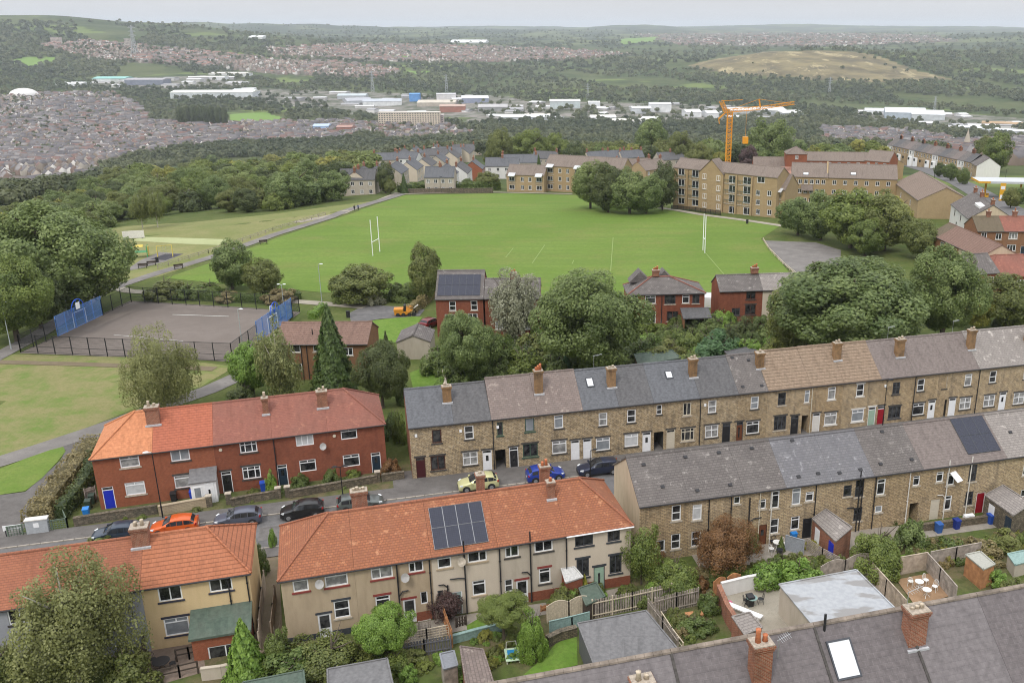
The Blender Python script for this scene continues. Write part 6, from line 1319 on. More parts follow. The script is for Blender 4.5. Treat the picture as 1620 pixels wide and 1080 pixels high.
p = gt(1562, 428); car('black car in front of the cream bungalow gable', p, R_(20), (.01, .01, .012), 'hatch', 4.1)
OR = plain('machine_orange', (.55, .22, .02), .5)
p = gt(642, 499); t = thing('works_vehicle', 'orange wheeled works machine standing on the turning area', 'works vehicle', p, R_(8)); t.scale = (.8, .8, .8)
MB().box(-2.2, -.9, .45, 1.0, .9, 1.1).box(-2.3, -.95, 1.1, -.4, .95, 1.6).obj('body', OR, t); MB().prism([(-.8, 1.1), (-.6, 1.9), (.6, 1.9), (.8, 1.1)], .2, 1.5).obj('hopper', OR, t)
MB().box(-.3, -.7, 1.1, .1, .7, 2.3).obj('seat', TRIM, t); MB().bar((1.2, 0, 1.2), (2.6, 0, 2.2), .5, .12).obj('conveyor', PALEST, t)
for x in (-1.5, -.4, .8, 1.7):
    for y in (-.8, .8): MB().tube([(x, y - .15, .42), (x, y + .15, .42)], .42, 12).obj('wheel', TYRE, t)
# ------------------------------------------------------------------ lamps
PLG = plain('lamp_post_grey', (.42, .46, .47), .5, .3); LAMPH = plain('lamp_head_white', (.62, .65, .66), .4)
def lamp(label, u, v, vt, heads=1, mat=PLG, hm=LAMPH, r=.085, ang=0.0, ut=None, cat='lamp post', name='lamp_post', hmax=None):
    p = gt(u, v); h = onplane(ut or u, vt, p, np.array([0, 1, 0]))[2] - p[2]
    if hmax: h = hmax
    t = thing(name, label, cat, p, ang)
    MB().tube([(0, 0, -.1), (0, 0, 1.4), (0, 0, 1.45), (0, 0, h)], [r, r, r * .72, r * .55], 8).obj('post', mat, t)
    for s_ in ((1,) if heads == 1 else (1, -1)):
        hd = MB(); hd.tube([(0, 0, h - .06), (s_ * .4, 0, h + .08)], .035, 6); k = len(hd.v)
        hd.dome((s_ * .5, 0, h + .02), .3, .15, .13, 12, 4); hd.poly([(s_ * .5 + .3 * math.cos(6.283 * i / 12), .15 * math.sin(6.283 * i / 12), h + .018) for i in range(12)][::-1])
        hd.obj('lamp_head', hm, t)
    return t
lamp('grey lamp post at the left edge in front of the great tree', 18, 553, 478, ut=5); lamp('twin-headed lamp post behind the blue court panel at the left', 108, 500, 440, 2, ut=100)
lamp('grey lamp post at the far left corner of the court', 193, 481, 409, ut=183); lamp('grey lamp post inside the near right side of the court', 385, 558, 489, ut=376)
lamp('twin-headed lamp post at the far right side of the court', 449, 484, 450, 2, ut=444); lamp('tall lamp post on the path right of the court', 510, 484, 418, ut=500)
BLKM = plain('black_lamp_post', (.015, .015, .017), .5, .3)
lamp('black street lamp in front of the orange-roofed end house', 258, 820, 715, 1, BLKM, LAMPH, .07, SA + math.pi, 243, 'street lamp', 'street_lamp')
lamp('black street lamp with twin heads behind the grey-green car', 544, 800, 738, 2, BLKM, BLKM, .07, SA, 541, 'street lamp', 'street_lamp')
lamp('short black street lamp beside the navy estate car', 934, 757, 712, 1, BLKM, BLKM, .06, SA, 932, 'street lamp', 'street_lamp')
lamp('black street lamp between the red door and the dark window', 1396, 676, 602, 1, BLKM, BLKM, .07, SA, 1405, 'street lamp', 'street_lamp')
for (u, v, vt, lb) in ((1478, 282, 256, 'lamp post on the street beside the ribbed brown roof'), (1587, 308, 268, 'lamp post in front of the forecourt canopy'), (1457, 262, 226, 'far lamp post before the street terrace'), (697, 305, 280, 'lamp post in front of the cream estate house')):
    lamp(lb, u, v, vt, 1, BLKM, BLKM, .09, 0, None, 'street lamp', 'street_lamp')
# ------------------------------------------------------------------ ball court
cN = [g(33, 557), g(368, 571), g(474, 493), g(208, 477)]; FBL = plain('fence_black', (.02, .022, .025), .5, .4); BLU = plain('court_blue', (.10, .22, .52), .5, var=.1); BLU2 = plain('hoop_blue', (.02, .10, .60), .5)
def mesh_fence(t, a, b, h, mat, post=2.6, wires=.28, nm='mesh_panel', pm=None, vw=None):
    a, b = Vector(a), Vector(b); L_ = (b - a).length; d = (b - a) / L_; n = max(1, round(L_ / post))
    for i in range(n + 1):
        q = a + d * L_ * i / n; MB().box(q.x - .05, q.y - .05, -.05, q.x + .05, q.y + .05, h + .05).obj('post', pm or mat, t)
    m = MB(); z = .06
    for z in (.06, h * .36, h): m.bar(a + Vector((0, 0, z)), b + Vector((0, 0, z)), .035, .045)
    z = wires
    while z < h: m.bar(a + Vector((0, 0, z)), b + Vector((0, 0, z)), .012, .014); z += wires
    s_ = .0
    while s_ < L_: q = a + d * s_; m.bar(q, q + Vector((0, 0, h)), .012, .012); s_ += (vw or .14)
    m.obj(nm, mat, t)
c0 = cN[0]; loc = [tuple(q - c0) for q in cN]
t = thing('court_fence', 'black mesh fence with posts round the tarmac ball court', 'fence', c0)
def lp(u, v): return tuple(g(u, v) - c0)
lA, lB = lp(92, 532), lp(163, 498); rA, rB = lp(408, 540), lp(463, 501)
mesh_fence(t, loc[0], loc[1], 2.6, FBL); mesh_fence(t, loc[3], loc[2], 2.6, FBL)
mesh_fence(t, loc[0], lA, 2.6, FBL); mesh_fence(t, lB, loc[3], 2.6, FBL); mesh_fence(t, loc[1], rA, 2.6, FBL); mesh_fence(t, rB, loc[2], 2.6, FBL)
for (a, b, lb, gl_, bd, hp, cen) in ((lA, lB, 'blue mesh goal end panel at the left of the court', [(118.6, 518.5), (138, 509.5)], (133, 487), (123.5, 494), None), (rA, rB, 'blue mesh goal end panel at the right of the court', [(426, 527), (440, 517)], (424, 500), (433, 510), None)):
    bt = thing('goal_panel', lb, 'goal panel', c0 + np.array(a)); bb = Vector(b) - Vector(a)
    mesh_fence(bt, (0, 0, 0), bb, 3.1, BLU, 2.2, .10, vw=.075)
    k = bb.normalized(); nrm = Vector((k.y, -k.x, 0)); nrm = nrm if nrm.x * (1 if 'left' in lb else -1) > 0 else -nrm
    gp = [Vector(tuple(g(*q) - c0)) - Vector(a) for q in gl_]
    MB().tube([gp[0], gp[0] + Vector((0, 0, 2.3)), gp[1] + Vector((0, 0, 2.3)), gp[1]], .07, 7).obj('goal_frame', UPVC, bt)
    mid = bb * .5 + nrm * .25
    MB().bar(mid - k * .8 + Vector((0, 0, 3.3)), mid + k * .1 + Vector((0, 0, 3.3)), .06, 1.0).obj('backboard', UPVC, bt)
    m = MB(); cc = bb * .5 + Vector((0, 0, 2.7)) - nrm * .1
    arc = [cc + k * (1.5 * math.cos(q)) + Vector((0, 0, 1.5 * math.sin(q))) for q in np.linspace(0, math.pi, 14)]
    m.tube(arc, .06, 6)
    for q in (4, 7, 10): m.tube([cc, arc[q]], .04, 5)
    m.obj('hoop', BLU2, bt)
def wline(pts, w=.12, mat=M_white, off=.075): strip('pitch_line' if off > .1 else 'court_line', pts, w, mat, off)
wline([(273, 498), (362, 501)], .18); wline([(180, 530), (290, 540)], .08)
for pts in ([(842, 417), (862, 388)], [(966, 430), (970, 376)], [(1112, 396), (1150, 440)], [(905, 418), (908, 412)], [(800, 408), (812, 393)]): wline(pts, .16, plain('faded_line', (.20, .27, .085), .95), .11)
def rugby(lab, a, b, h):
    pa, pb = gt(*a), gt(*b); t = thing('rugby_goal', lab, 'rugby goal', pa); d = pb - pa
    MB().tube([(0, 0, 0), (0, 0, h)], .09, 8).obj('upright', UPVC, t); MB().tube([tuple(d), tuple(d + np.array([0, 0, h]))], .09, 8).obj('upright', UPVC, t)
    MB().tube([(0, 0, 3), tuple(d + np.array([0, 0, 3]))], .07, 8).obj('crossbar', UPVC, t)
rugby('white rugby posts at the left end of the pitch', (590, 405), (601, 398.5), 7.8); rugby('white rugby posts at the right end of the pitch', (1112, 396.5), (1115, 400.5), 8.2)
p = gt(720, 303); t = thing('football_goal', 'small white football goal by the far path', 'goal', p); MB().tube([(0, 0, 0), (0, 0, 2), (3, 2, 2), (3, 2, 0)], .1, 6).obj('goal_frame', UPVC, t)
# benches, bins, playground, people in the park
WOODD = plain('weathered_wood', (.22, .17, .125), .9, var=.35, scale=2.5); DKW = plain('dark_wood', (.06, .045, .035), .8)
def bench(lab, u, v, ang):
    t = thing('park_bench', lab, 'bench', gt(u, v, .09), ang)
    MB().box(-.9, -.22, .42, .9, .22, .48).obj('seat', DKW, t); MB().box(-.9, .2, .55, .9, .26, .95).obj('backrest', DKW, t)
    for x in (-.75, .75): MB().box(x - .05, -.2, 0, x + .05, .24, .42).box(x - .04, .18, .42, x + .04, .24, .95).obj('leg', BLKP, t)
bench('dark bench on the path near the upright tree', 283, 425, R_(35)); bench('dark bench further along the path beside the field', 417, 386, R_(30)); bench('dark bench at the playground edge', 240, 420, R_(20)); bench('dark bench at the near corner of the playground', 226, 424, R_(20))
def bin_(lab, u, v): MB_ = thing('litter_bin', lab, 'bin', gt(u, v)); MB().tube([(0, 0, 0), (0, 0, 1.0), (0, 0, 1.05)], [.3, .33, .2], 12).obj('drum', BLKP, MB_); MB().tube([(0, 0, 1.051), (0, 0, 1.1)], .34, 12).obj('rim', TRIM, MB_)
bin_('black bin beside the playground surface', 249, 415); bin_('black bin on the path in front of the balcony flats', 1182, 354); bin_('black bin beside the turning area', 551, 502)
p = gt(222, 407); t = thing('climbing_frame', 'yellow and green climbing frame beyond the playground surface', 'climbing frame', p, .3); GRN = plain('play_green', (.05, .30, .10), .5); YLW = plain('play_yellow', (.50, .40, .08), .6)
for x in (-1.6, 1.6):
    for y in (-.8, .8): MB().tube([(x, y, 0), (x, y, 2.6)], .09, 6).obj('post', GRN, t)
MB().box(-1.7, -.9, 1.2, 1.7, .9, 1.3).obj('platform', GRN, t); MB().prism([(-.8, 2.4), (.8, 2.4), (0, 2.8)], -.9, .9).obj('canopy', YLW, t); MB().box(1.75, -.7, .4, 1.85, .7, 2.4).obj('play_panel', YLW, t)
p = gt(262, 407); t = thing('swing', 'yellow framed swing on the dark rubber mat', 'swing', p, .4)
MB().tube([(-1.5, -1, 0), (-1.5, 0, 2.6), (-1.5, 1, 0)], .07, 6).tube([(1.5, -1, 0), (1.5, 0, 2.6), (1.5, 1, 0)], .07, 6).tube([(-1.5, 0, 2.6), (1.5, 0, 2.6)], .07, 6).obj('frame', YLW, t); MB().box(-.3, -.1, .5, .3, .1, .56).obj('seat', BLKP, t); MB().tube([(-.28, 0, .56), (-.28, 0, 2.6)], .02, 4).tube([(.28, 0, .56), (.28, 0, 2.6)], .02, 4).obj('chains', GALV, t)
p = gt(212, 378); t = thing('cricket_screen', 'pale tilted screen board at the end of the matting strip', 'screen', p, .3); MB().box(-2.4, -.08, .2, 2.4, .08, 2.0).obj('board', PALEST, t); MB().box(-2, -.5, 0, -1.8, .5, .2).box(1.8, -.5, 0, 2, .5, .2).obj('foot', TRIM, t)
SKIN = plain('skin', (.52, .33, .24), .7); CLO = {'red': plain('red_jacket', (.42, .03, .03), .9), 'white': plain('white_cloth', (.65, .65, .64), .9), 'dark': plain('dark_clothing', (.025, .025, .03), .9), 'blue': plain('blue_clothing', (.06, .09, .2), .9)}
def person(lab, p, ang, top, legs, hair='dark', hat=None):
    t = thing('person', lab, 'person', p, ang)
    me = bpy.data.meshes.new('person'); V = [(0, 0, .95), (0, 0, 1.18), (0, .01, 1.42), (0, .01, 1.52), (0, -.02, 1.60), (0, -.02, 1.74)]; E = [(0, 1), (1, 2), (2, 3), (3, 4), (4, 5)]; Rd = [.15, .14, .15, .055, .085, .09]
    for s_ in (1, -1):
        k = len(V); V += [(s_ * .1, -.02 * s_, .88), (s_ * .105, -.1 * s_, .48), (s_ * .11, .1 * s_, .08), (s_ * .115, -.1 + .1 * s_, .03)]; Rd += [.095, .065, .042, .04]; E += [(0, k), (k, k + 1), (k + 1, k + 2), (k + 2, k + 3)]
        k = len(V); V += [(s_ * .19, .01, 1.40), (s_ * .25, .04 * s_, 1.13), (s_ * .24, -.14 + .06 * s_, .92), (s_ * .235, -.18 + .06 * s_, .84)]; Rd += [.06, .045, .032, .035]; E += [(2, k), (k, k + 1), (k + 1, k + 2), (k + 2, k + 3)]
        for f, (fx, l) in enumerate(((-.02, .075), (-.007, .085), (.007, .08), (.02, .062))):
            q = len(V); V += [(s_ * .235 + fx, -.2 + .06 * s_, .82), (s_ * .235 + fx, -.21 + .06 * s_, .82 - l)]; Rd += [.009, .007]; E += [(k + 3, q), (q, q + 1)]
        q = len(V); V += [(s_ * .21, -.22 + .06 * s_, .80)]; Rd += [.01]; E.append((k + 3, q))
    me.from_pydata(V, E, []); o = link('body', me, t); me.materials.append(CLO[legs])
    sk = o.modifiers.new('skin', 'SKIN'); sv = me.skin_vertices[0].data if me.skin_vertices else None
    if sv is None:
        bpy.context.view_layer.objects.active = o; sv = me.skin_vertices[0].data if me.skin_vertices else None
    if sv:
        for i, r_ in enumerate(Rd): sv[i].radius = (r_, r_)
        sv[0].use_root = True
    ss = o.modifiers.new('smooth', 'SUBSURF'); ss.levels = 1; ss.render_levels = 1
    MB().tube([(0, 0, .92), (0, 0, 1.0), (0, 0, 1.2), (0, .01, 1.40), (0, .01, 1.47)], [.19, .18, .175, .21, .09], 12).obj('jacket', CLO[top], t, True)
    hd = MB().dome((0, -.02, 1.66), .105, .12, .15, 12, 5); hd.dome((0, -.02, 1.66), .103, .118, -.13, 12, 5); hd.tube([(0, -.13, 1.67), (0, -.165, 1.64)], [.012, .02], 6)
    for s_ in (1, -1): hd.tube([(s_ * .1, -.01, 1.64), (s_ * .118, 0, 1.68)], .018, 6)
    h_ = hd.obj('head', SKIN, t, True)
    e = MB()
    for s_ in (1, -1): e.tube([(s_ * .04, -.13, 1.685), (s_ * .04, -.139, 1.685)], .014, 6)
    e.obj('eyes', BLKP, h_); MB().box(-.03, -.137, 1.59, .03, -.125, 1.60).obj('mouth', CLO['red'], h_)
    MB().dome((0, .005, 1.69), .118, .125, .14, 12, 4).obj('hair' if not hat else 'hat', CLO[hat or hair], t, True)
    return t
person('walker in a red top and white hat on the path behind the court', gt(321, 470, .08), .6, 'red', 'dark', hat='white')
person('person in dark clothes standing on the far path at the left of the field', gt(561, 334, .09), 0, 'dark', 'dark'); person('person in blue walking beside the one in dark clothes', gt(567, 333, .09), 1.5, 'blue', 'dark')
# ------------------------------------------------------------------ walls, fences and sheds
RUB = wall_mat('rubble_wall_stone', (.24, .20, .15), (.15, .125, .095), (.09, .08, .065), .35, .12, (.05, .05, .04), .7, .02, (.33, .28, .21)); PSTN = wall_mat('pale_wall_stone', (.50, .42, .30), (.42, .35, .25), (.3, .25, .18), .45, .15, (.25, .2, .14), .4, .012)
def lowwall(lab, pts, h=.9, w=.3, mat=RUB, z=None, name='garden_wall', cap=None, world=False):
    P = [np.array([p[0], p[1], z or 0.0]) if world else g(p[0], p[1], z if z is not None else 0.0) for p in pts]; p0 = P[0]; t = thing(name, lab, 'wall', p0); m = MB()
    for a, b in zip(P[:-1], P[1:]): m.bar(tuple(a - p0 + np.array([0, 0, h / 2 - .2])), tuple(b - p0 + np.array([0, 0, h / 2 - .2])), w, h + .4)
    m.obj('wall_body', mat, t); c = MB()
    for a, b in zip(P[:-1], P[1:]): c.bar(tuple(a - p0 + np.array([0, 0, h + .04])), tuple(b - p0 + np.array([0, 0, h + .04])), w + .08, .075)
    c.obj('coping', cap or mat, t)
lowwall('rubble stone garden wall in front of the blue door', [(118, 832), (180, 822), (250, 812)], .85); lowwall('pale coursed garden wall beside the black lamp post', [(252, 815), (300, 806), (330, 801)], .95, .3, PSTN)
lowwall('rubble wall in front of the black front door', [(366, 801), (400, 794), (438, 788)], .8); lowwall('long rubble garden wall before the hipped brick end house', [(458, 788), (530, 775), (597, 763)], .8); lowwall('stone wall beside the alley mouth next to the stone terrace', [(604, 762), (640, 757)], .8)
for (u, v, lb) in ((332, 801, 'pale gate pier beside the white porch'), (363, 797, 'dark gate pier in front of the black door'), (441, 788, 'gate pier left of the grey door path'), (456, 786, 'gate pier right of the grey door path'), (598, 762, 'wide stone gate pier in front of the navy door')):
    p = g(u, v); t = thing('gate_pier', lb, 'gate pier', p, SA); MB().box(-.25, -.2, -.1, .25, .2, 1.15).obj('pier_body', RUB, t); MB().box(-.3, -.25, 1.15, .3, .25, 1.25).obj('cap', STNW, t)
def fence(lab, pts, h=1.7, style='board', mat=None, post=1.9, z=None, name='garden_fence', cat='fence', top=None, pmat=None):
    P = [(g(u, v, z) if z is not None else gt(u, v)) for u, v in pts]; p0 = P[0]; t = thing(name, lab, cat, p0); mat = mat or WOODD; m = MB(); rl = MB(); rng = random.Random(int(abs(p0[0] * 10)))
    for a, b in zip(P[:-1], P[1:]):
        a, b = Vector(tuple(a - p0)), Vector(tuple(b - p0)); L_ = (b - a).length; d = (b - a) / L_; n = max(1, round(L_ / post)); nq = Vector((-d.y, d.x, 0))
        for i in range(n + 1):
            q = a + d * L_ * i / n; MB().box(q.x - .05, q.y - .05, q.z - .2, q.x + .05, q.y + .05, q.z + h + .05).obj('post', pmat or mat, t)
        if style in ('board', 'slat'):
            s_ = .02; w = .14 if style == 'slat' else .15; gap = .07 if style == 'slat' else .006
            while s_ < L_ - w:
                hh = h + rng.uniform(-.06, .04); q0 = a + d * (s_ + w / 2) + nq * .03; m.bar(q0 + Vector((0, 0, .05)), q0 + Vector((0, 0, hh)), .02, w) if False else None
                c = q0; k = len(m.v); e = d * (w / 2); f = nq * .011
                for zz in (.05, hh):
                    for sg, sf in ((-1, -1), (1, -1), (1, 1), (-1, 1)): m.v.append(tuple(c + e * sg + f * sf + Vector((0, 0, zz))))
                m.f += [tuple(k + i for i in z_) for z_ in ((0, 3, 2, 1), (4, 5, 6, 7), (0, 1, 5, 4), (1, 2, 6, 5), (2, 3, 7, 6), (3, 0, 4, 7))]; s_ += w + gap
            for zz in (.35, h - .3): rl.bar(a + Vector((0, 0, zz)) - nq * .03, b + Vector((0, 0, zz)) - nq * .03, .05, .08)
        elif style == 'panel':
            for i in range(n):
                q0, q1 = a + d * (L_ * i / n + .05), a + d * (L_ * (i + 1) / n - .05); zz = .12
                while zz < h: m.bar(q0 + Vector((0, 0, zz)), q1 + Vector((0, 0, zz)), .03 + .012 * (int(zz * 10) % 2), .142); zz += .15
            rl.bar(a + Vector((0, 0, h + .03)), b + Vector((0, 0, h + .03)), .1, .05)
        elif style == 'rail':
            for zz in (h, h * .55): rl.bar(a + Vector((0, 0, zz)), b + Vector((0, 0, zz)), .06, .1)
        elif style in ('trellis', 'hslat'):
            zz = .1
            while zz < h: m.bar(a + Vector((0, 0, zz)), b + Vector((0, 0, zz)), .03, .045 if style == 'trellis' else .09); zz += .22 if style == 'trellis' else .15
            if style == 'trellis':
                s_ = 0.0
                while s_ < L_: q = a + d * s_; m.bar(q, q + Vector((0, 0, h)), .03, .04); s_ += .24
            rl.bar(a + Vector((0, 0, h)), b + Vector((0, 0, h)), .06, .06)
        elif style == 'arch':
            for i in range(n):
                q0 = a + d * (L_ * i / n + .05); w = L_ / n - .1; k_ = 10
                for j in range(k_):
                    c = q0 + d * (w * (j + .5) / k_); hh = h + .28 * math.sin(math.pi * (j + .5) / k_); m.bar(c + Vector((0, 0, .05)), c + Vector((0, 0, hh)), w / k_ * .96, .03)
                arc = [q0 + d * (w * j / 10) + Vector((0, 0, h + .28 * math.sin(math.pi * j / 10) + .03)) for j in range(11)]; rl.tube(arc, .04, 5)
    if m.v: m.obj({'board': 'boards', 'slat': 'slats', 'panel': 'panels', 'trellis': 'trellis', 'hslat': 'slats', 'arch': 'panels'}.get(style, 'boards'), mat, t)
    if rl.v: rl.obj('rail', pmat or mat, t)
    return t
PALEW = plain('pale_timber', (.40, .33, .26), .9, var=.3, scale=2); GREYT = plain('silvered_timber', (.30, .26, .225), .9, var=.4, scale=2); ORW = plain('orange_timber', (.38, .18, .08), .9, var=.3, scale=2); TEALP = plain('teal_paint', (.22, .32, .30), .8, var=.2); CREAMW = plain('cream_timber', (.52, .45, .34), .8, var=.2)
fence('weathered slatted fence below the cream house gardens', [(937, 979), (1000, 966), (1062, 952)], 1.75, 'slat', GREYT, 2.2, 0, pmat=CREAMW); fence('second slatted fence enclosing the weedy plot', [(1036, 975), (1070, 966), (1104, 958)], 1.7, 'slat', GREYT, 2, 0)
fence('slatted fence running along the right side of the grey flat-roofed garage', [(1025, 972), (1048, 1002), (1072, 1036)], 1.5, 'slat', GREYT, 2, 0); fence('thin pale rail fence in the weedy plot', [(1046, 985), (1062, 1010), (1080, 1034)], 1.0, 'rail', CREAMW, 1.6, 0)
fence('cream wavy lattice fence above the teal panels', [(866, 985), (900, 977), (936, 970)], 1.5, 'arch', CREAMW, 1.9, 0); fence('teal painted low panel fence by the lawn', [(870, 1002), (905, 994), (932, 987)], 1.1, 'panel', TEALP, 1.8, 0)
fence('orange-brown arched panel fence by the cluttered yard', [(1128, 944), (1148, 938), (1170, 932)], 1.4, 'arch', ORW, 1.9, 0); fence('woven brown panel fence below the green climber', [(1297, 922), (1335, 912), (1376, 902)], 1.6, 'arch', GREYT, 1.9, 0)
fence('long pale panel fence at the back of the decked yard', [(1378, 918), (1420, 910), (1464, 902)], 1.75, 'panel', PALEW, 1.9, 0); fence('pale panel fence on the left side of the decked yard', [(1378, 919), (1400, 944), (1430, 978)], 1.7, 'panel', PALEW, 1.9, 0)
fence('pale panel fence dividing the decked yard from its neighbour', [(1465, 903), (1485, 926), (1510, 956)], 1.7, 'panel', GREYT, 1.9, 0); fence('pale panel fence behind the tan shed', [(1470, 901), (1510, 893), (1548, 886)], 1.75, 'panel', GREYT, 1.9, 0)
fence('grey paling fence below the bright leafy tree', [(628, 1046), (672, 1037), (714, 1030)], 1.4, 'slat', plain('dark_grey_timber', (.12, .12, .135), .8, var=.2), 1.9, 0); fence('light trellis fence in front of the stacked garden chairs', [(640, 1022), (676, 1016), (711, 1009)], 1.2, 'trellis', CREAMW, 1.8, 0)
fence('small dark picket gate in the cream house garden', [(722, 993), (738, 989)], .9, 'slat', DKW, 1.6, 0, 'garden_gate', 'gate'); fence('rusty trellis beside the purple shrub', [(664, 1008), (682, 1004)], 1.4, 'trellis', GREYT, 1.2, 0)
fence('brown panel fence running from the purple shrub to the pale wall', [(702, 985), (716, 1024)], 1.6, 'board', ORW, 1.9, 0); fence('horizontal slatted fence beside the brick outhouse', [(1276, 872), (1300, 888), (1326, 902)], 1.3, 'hslat', GREYT, 1.6, 0)
fence('pale jagged alley fence beside the yellow house', [(420, 930), (417, 958), (414, 990), (412, 1030)], 1.7, 'board', PALEW, 1.9, 0); fence('dark boarded fence in the alley below the hipped roof', [(437, 950), (434, 980), (431, 1010)], 1.5, 'board', WOODD, 1.9, 0)
fence('dark timber rails round the sunken deck', [(252, 1078), (285, 1071), (314, 1064)], 1.0, 'rail', DKW, 1.4, .05); fence('upper dark rails of the deck by the yellow wall', [(280, 1046), (300, 1042), (318, 1038)], 1.0, 'rail', DKW, 1.2, .05); fence('dark slatted fence left of the yellow house deck', [(232, 1030), (226, 1060), (222, 1082)], 1.6, 'slat', DKW, 1.8, 0)
fence('low orange timber rail in the cream house garden', [(856, 968), (880, 963), (906, 957)], .6, 'board', ORW, 1.6, 0); fence('low timber rail fence round the field car park', [(1207, 380), (1216, 395), (1228, 408), (1241, 421), (1262, 438)], .6, 'rail', CREAMW, 2.0); fence('black railings in front of the balcony flats', [(1062, 331), (1100, 335), (1140, 341)], 1.2, 'hslat', FBL, 2.0)
fence('thin fence along the far side of the park avenue', [(250, 426), (330, 401), (432, 366), (515, 341)], .9, 'rail', GREYT, 3.5); fence('green railings round the utility cabinet', [(14, 850), (60, 843), (108, 836), (100, 818)], 1.1, 'trellis', plain('railing_green', (.12, .16, .12), .6), 1.5, 0)
fence('wooden side gate beside the blue door house', [(137, 795), (154, 790)], 1.5, 'board', GREYT, 1.0, 0, 'garden_gate', 'gate')
fence('timber fence behind the small back garden lawn', [(708, 612), (716, 590), (718, 572)], 1.4, 'board', GREYT, 1.9, 0)
def sheet_shed(name, lab, cat, quad, z, walls, roofm, zb=-1.0, th=.12, lift=(0, 0, 0, 0), part='wall'):
    "flat or sloping roofed outbuilding from the four roof corners (photo pixels) at height z"
    P = [g(u, v, z + l) for (u, v), l in zip(quad, lift)]; c = sum(P) / 4; c0_ = np.array([c[0], c[1], 0]); t = thing(name, lab, cat, c0_); Q = [p - c0_ for p in P]
    if sum(Q[i][0] * Q[(i + 1) % 4][1] - Q[(i + 1) % 4][0] * Q[i][1] for i in range(4)) < 0: Q = Q[::-1]
    m = MB(); S_ = [np.array([q[0] * .975, q[1] * .975, q[2] - th]) for q in Q]; m.v += [(q[0], q[1], zb) for q in S_] + [tuple(q) for q in S_]; m.f += [(3, 2, 1, 0)] + [(i, (i + 1) % 4, 4 + (i + 1) % 4, 4 + i) for i in range(4)]; m.obj(part, walls, t)
    r = MB(); r.v += [(q[0], q[1], q[2] - th) for q in Q] + [tuple(q) for q in Q]; r.f += [(3, 2, 1, 0), (4, 5, 6, 7)] + [(i, (i + 1) % 4, 4 + (i + 1) % 4, 4 + i) for i in range(4)]; r.obj('roof', roofm, t); 
    e = MB()
    for i in range(4): e.bar(tuple(Q[i] + np.array([0, 0, .02])), tuple(Q[(i + 1) % 4] + np.array([0, 0, .02])), .12, .09)
    e.obj('roof_edge', roofm, t); return t, Q
CLAD = plain('dark_cladding', (.10, .10, .11), .7); WETROOF = ground_mat('wet_pale_roofing', (.40, .42, .44), (.36, .38, .40), (.28, .28, .28), .5, 2, .4, .35, .4, 3)
def wet_mat():
    n = NM('pale_roof_with_damp_stain', .45, .4); W = n.co('Object'); f = n.ramp(n.noise(n.map(W, (.5, 1.4, 1)), .5, 5, .55), .50, .56)
    n.col(n.mix(f, n.mix(n.ramp(n.noise(W, 2.5, 4), .4, .6), (.36, .375, .39), (.31, .325, .345)), (.235, .23, .225))); MATS['pr'] = n.m; return n.m
sheet_shed('garage', 'grey felt flat-roofed garage between the lawn and the slatted fence', 'garage', [(914, 985.6), (1022, 965.6), (1072, 1026), (940, 1052)], 2.5, CLAD, FELT)
sheet_shed('extension_building', 'pale flat-roofed outbuilding with a damp stain above the slate ridge', 'outbuilding', [(1232.5, 924), (1354.7, 901), (1416, 962), (1284, 986)], 2.7, GREYR, wet_mat())
sheet_shed('garage', 'grey felt garage roof at the bottom edge left of the palings', 'garage', [(518, 1058), (612.5, 1041), (622, 1084), (519, 1100)], 2.3, CLAD, FELT); sheet_shed('shed', 'green felted shed roof at the bottom below the alley', 'shed', [(384, 1079), (480, 1060), (484, 1096), (382, 1100)], 1.9, WOODD, FELTG)
t, Q = sheet_shed('outhouse', 'brick outhouse with a worn stone-tiled roof at the bottom edge', 'outhouse', [(728, 1022), (764, 1027), (782, 1084), (738, 1086)], 2.0, CHIMR, SLATEW, lift=(.5, 0, 0, .5)); sheet_shed('shed', 'narrow grey timber shed beside the paling fence', 'shed', [(696, 1034), (718, 1029), (724, 1052), (702, 1058)], 1.9, GREYT, plain('grey_sheet', (.20, .21, .23), .6), lift=(.2, 0, 0, .2))
sheet_shed('shed', 'shed with a sloping green felt roof outside the sage door', 'shed', [(916, 930), (943, 921), (957, 943), (927, 957)], 1.6, DKW, FELTG, lift=(.25, .25, 0, 0)); sheet_shed('lean_to', 'pale sheet lean-to between the grey and the cream house', 'lean-to', [(888, 899), (908, 896), (922, 912), (895, 921)], 2.1, REDB, plain('pale_corrugated', (.50, .50, .49), .6, var=.2), lift=(.5, .5, 0, 0))
t, Q = sheet_shed('outhouse', 'brick outhouse with patchy stone slates behind the twin white pipes', 'outhouse', [(1285, 820), (1307, 805), (1348, 834), (1322, 856)], 2.3, CHIMR, SLATEP, lift=(0, .8, .8, 0)); a = Vector(tuple(Q[0])); b = Vector(tuple(Q[3]))
t2, Q2 = sheet_shed('outhouse', 'stone outhouse with white door and patchy slates at the right edge', 'outhouse', [(1558, 783), (1587, 767), (1632, 796), (1603, 815)], 2.3, RUB, SLATEP, lift=(0, .8, .8, 0))
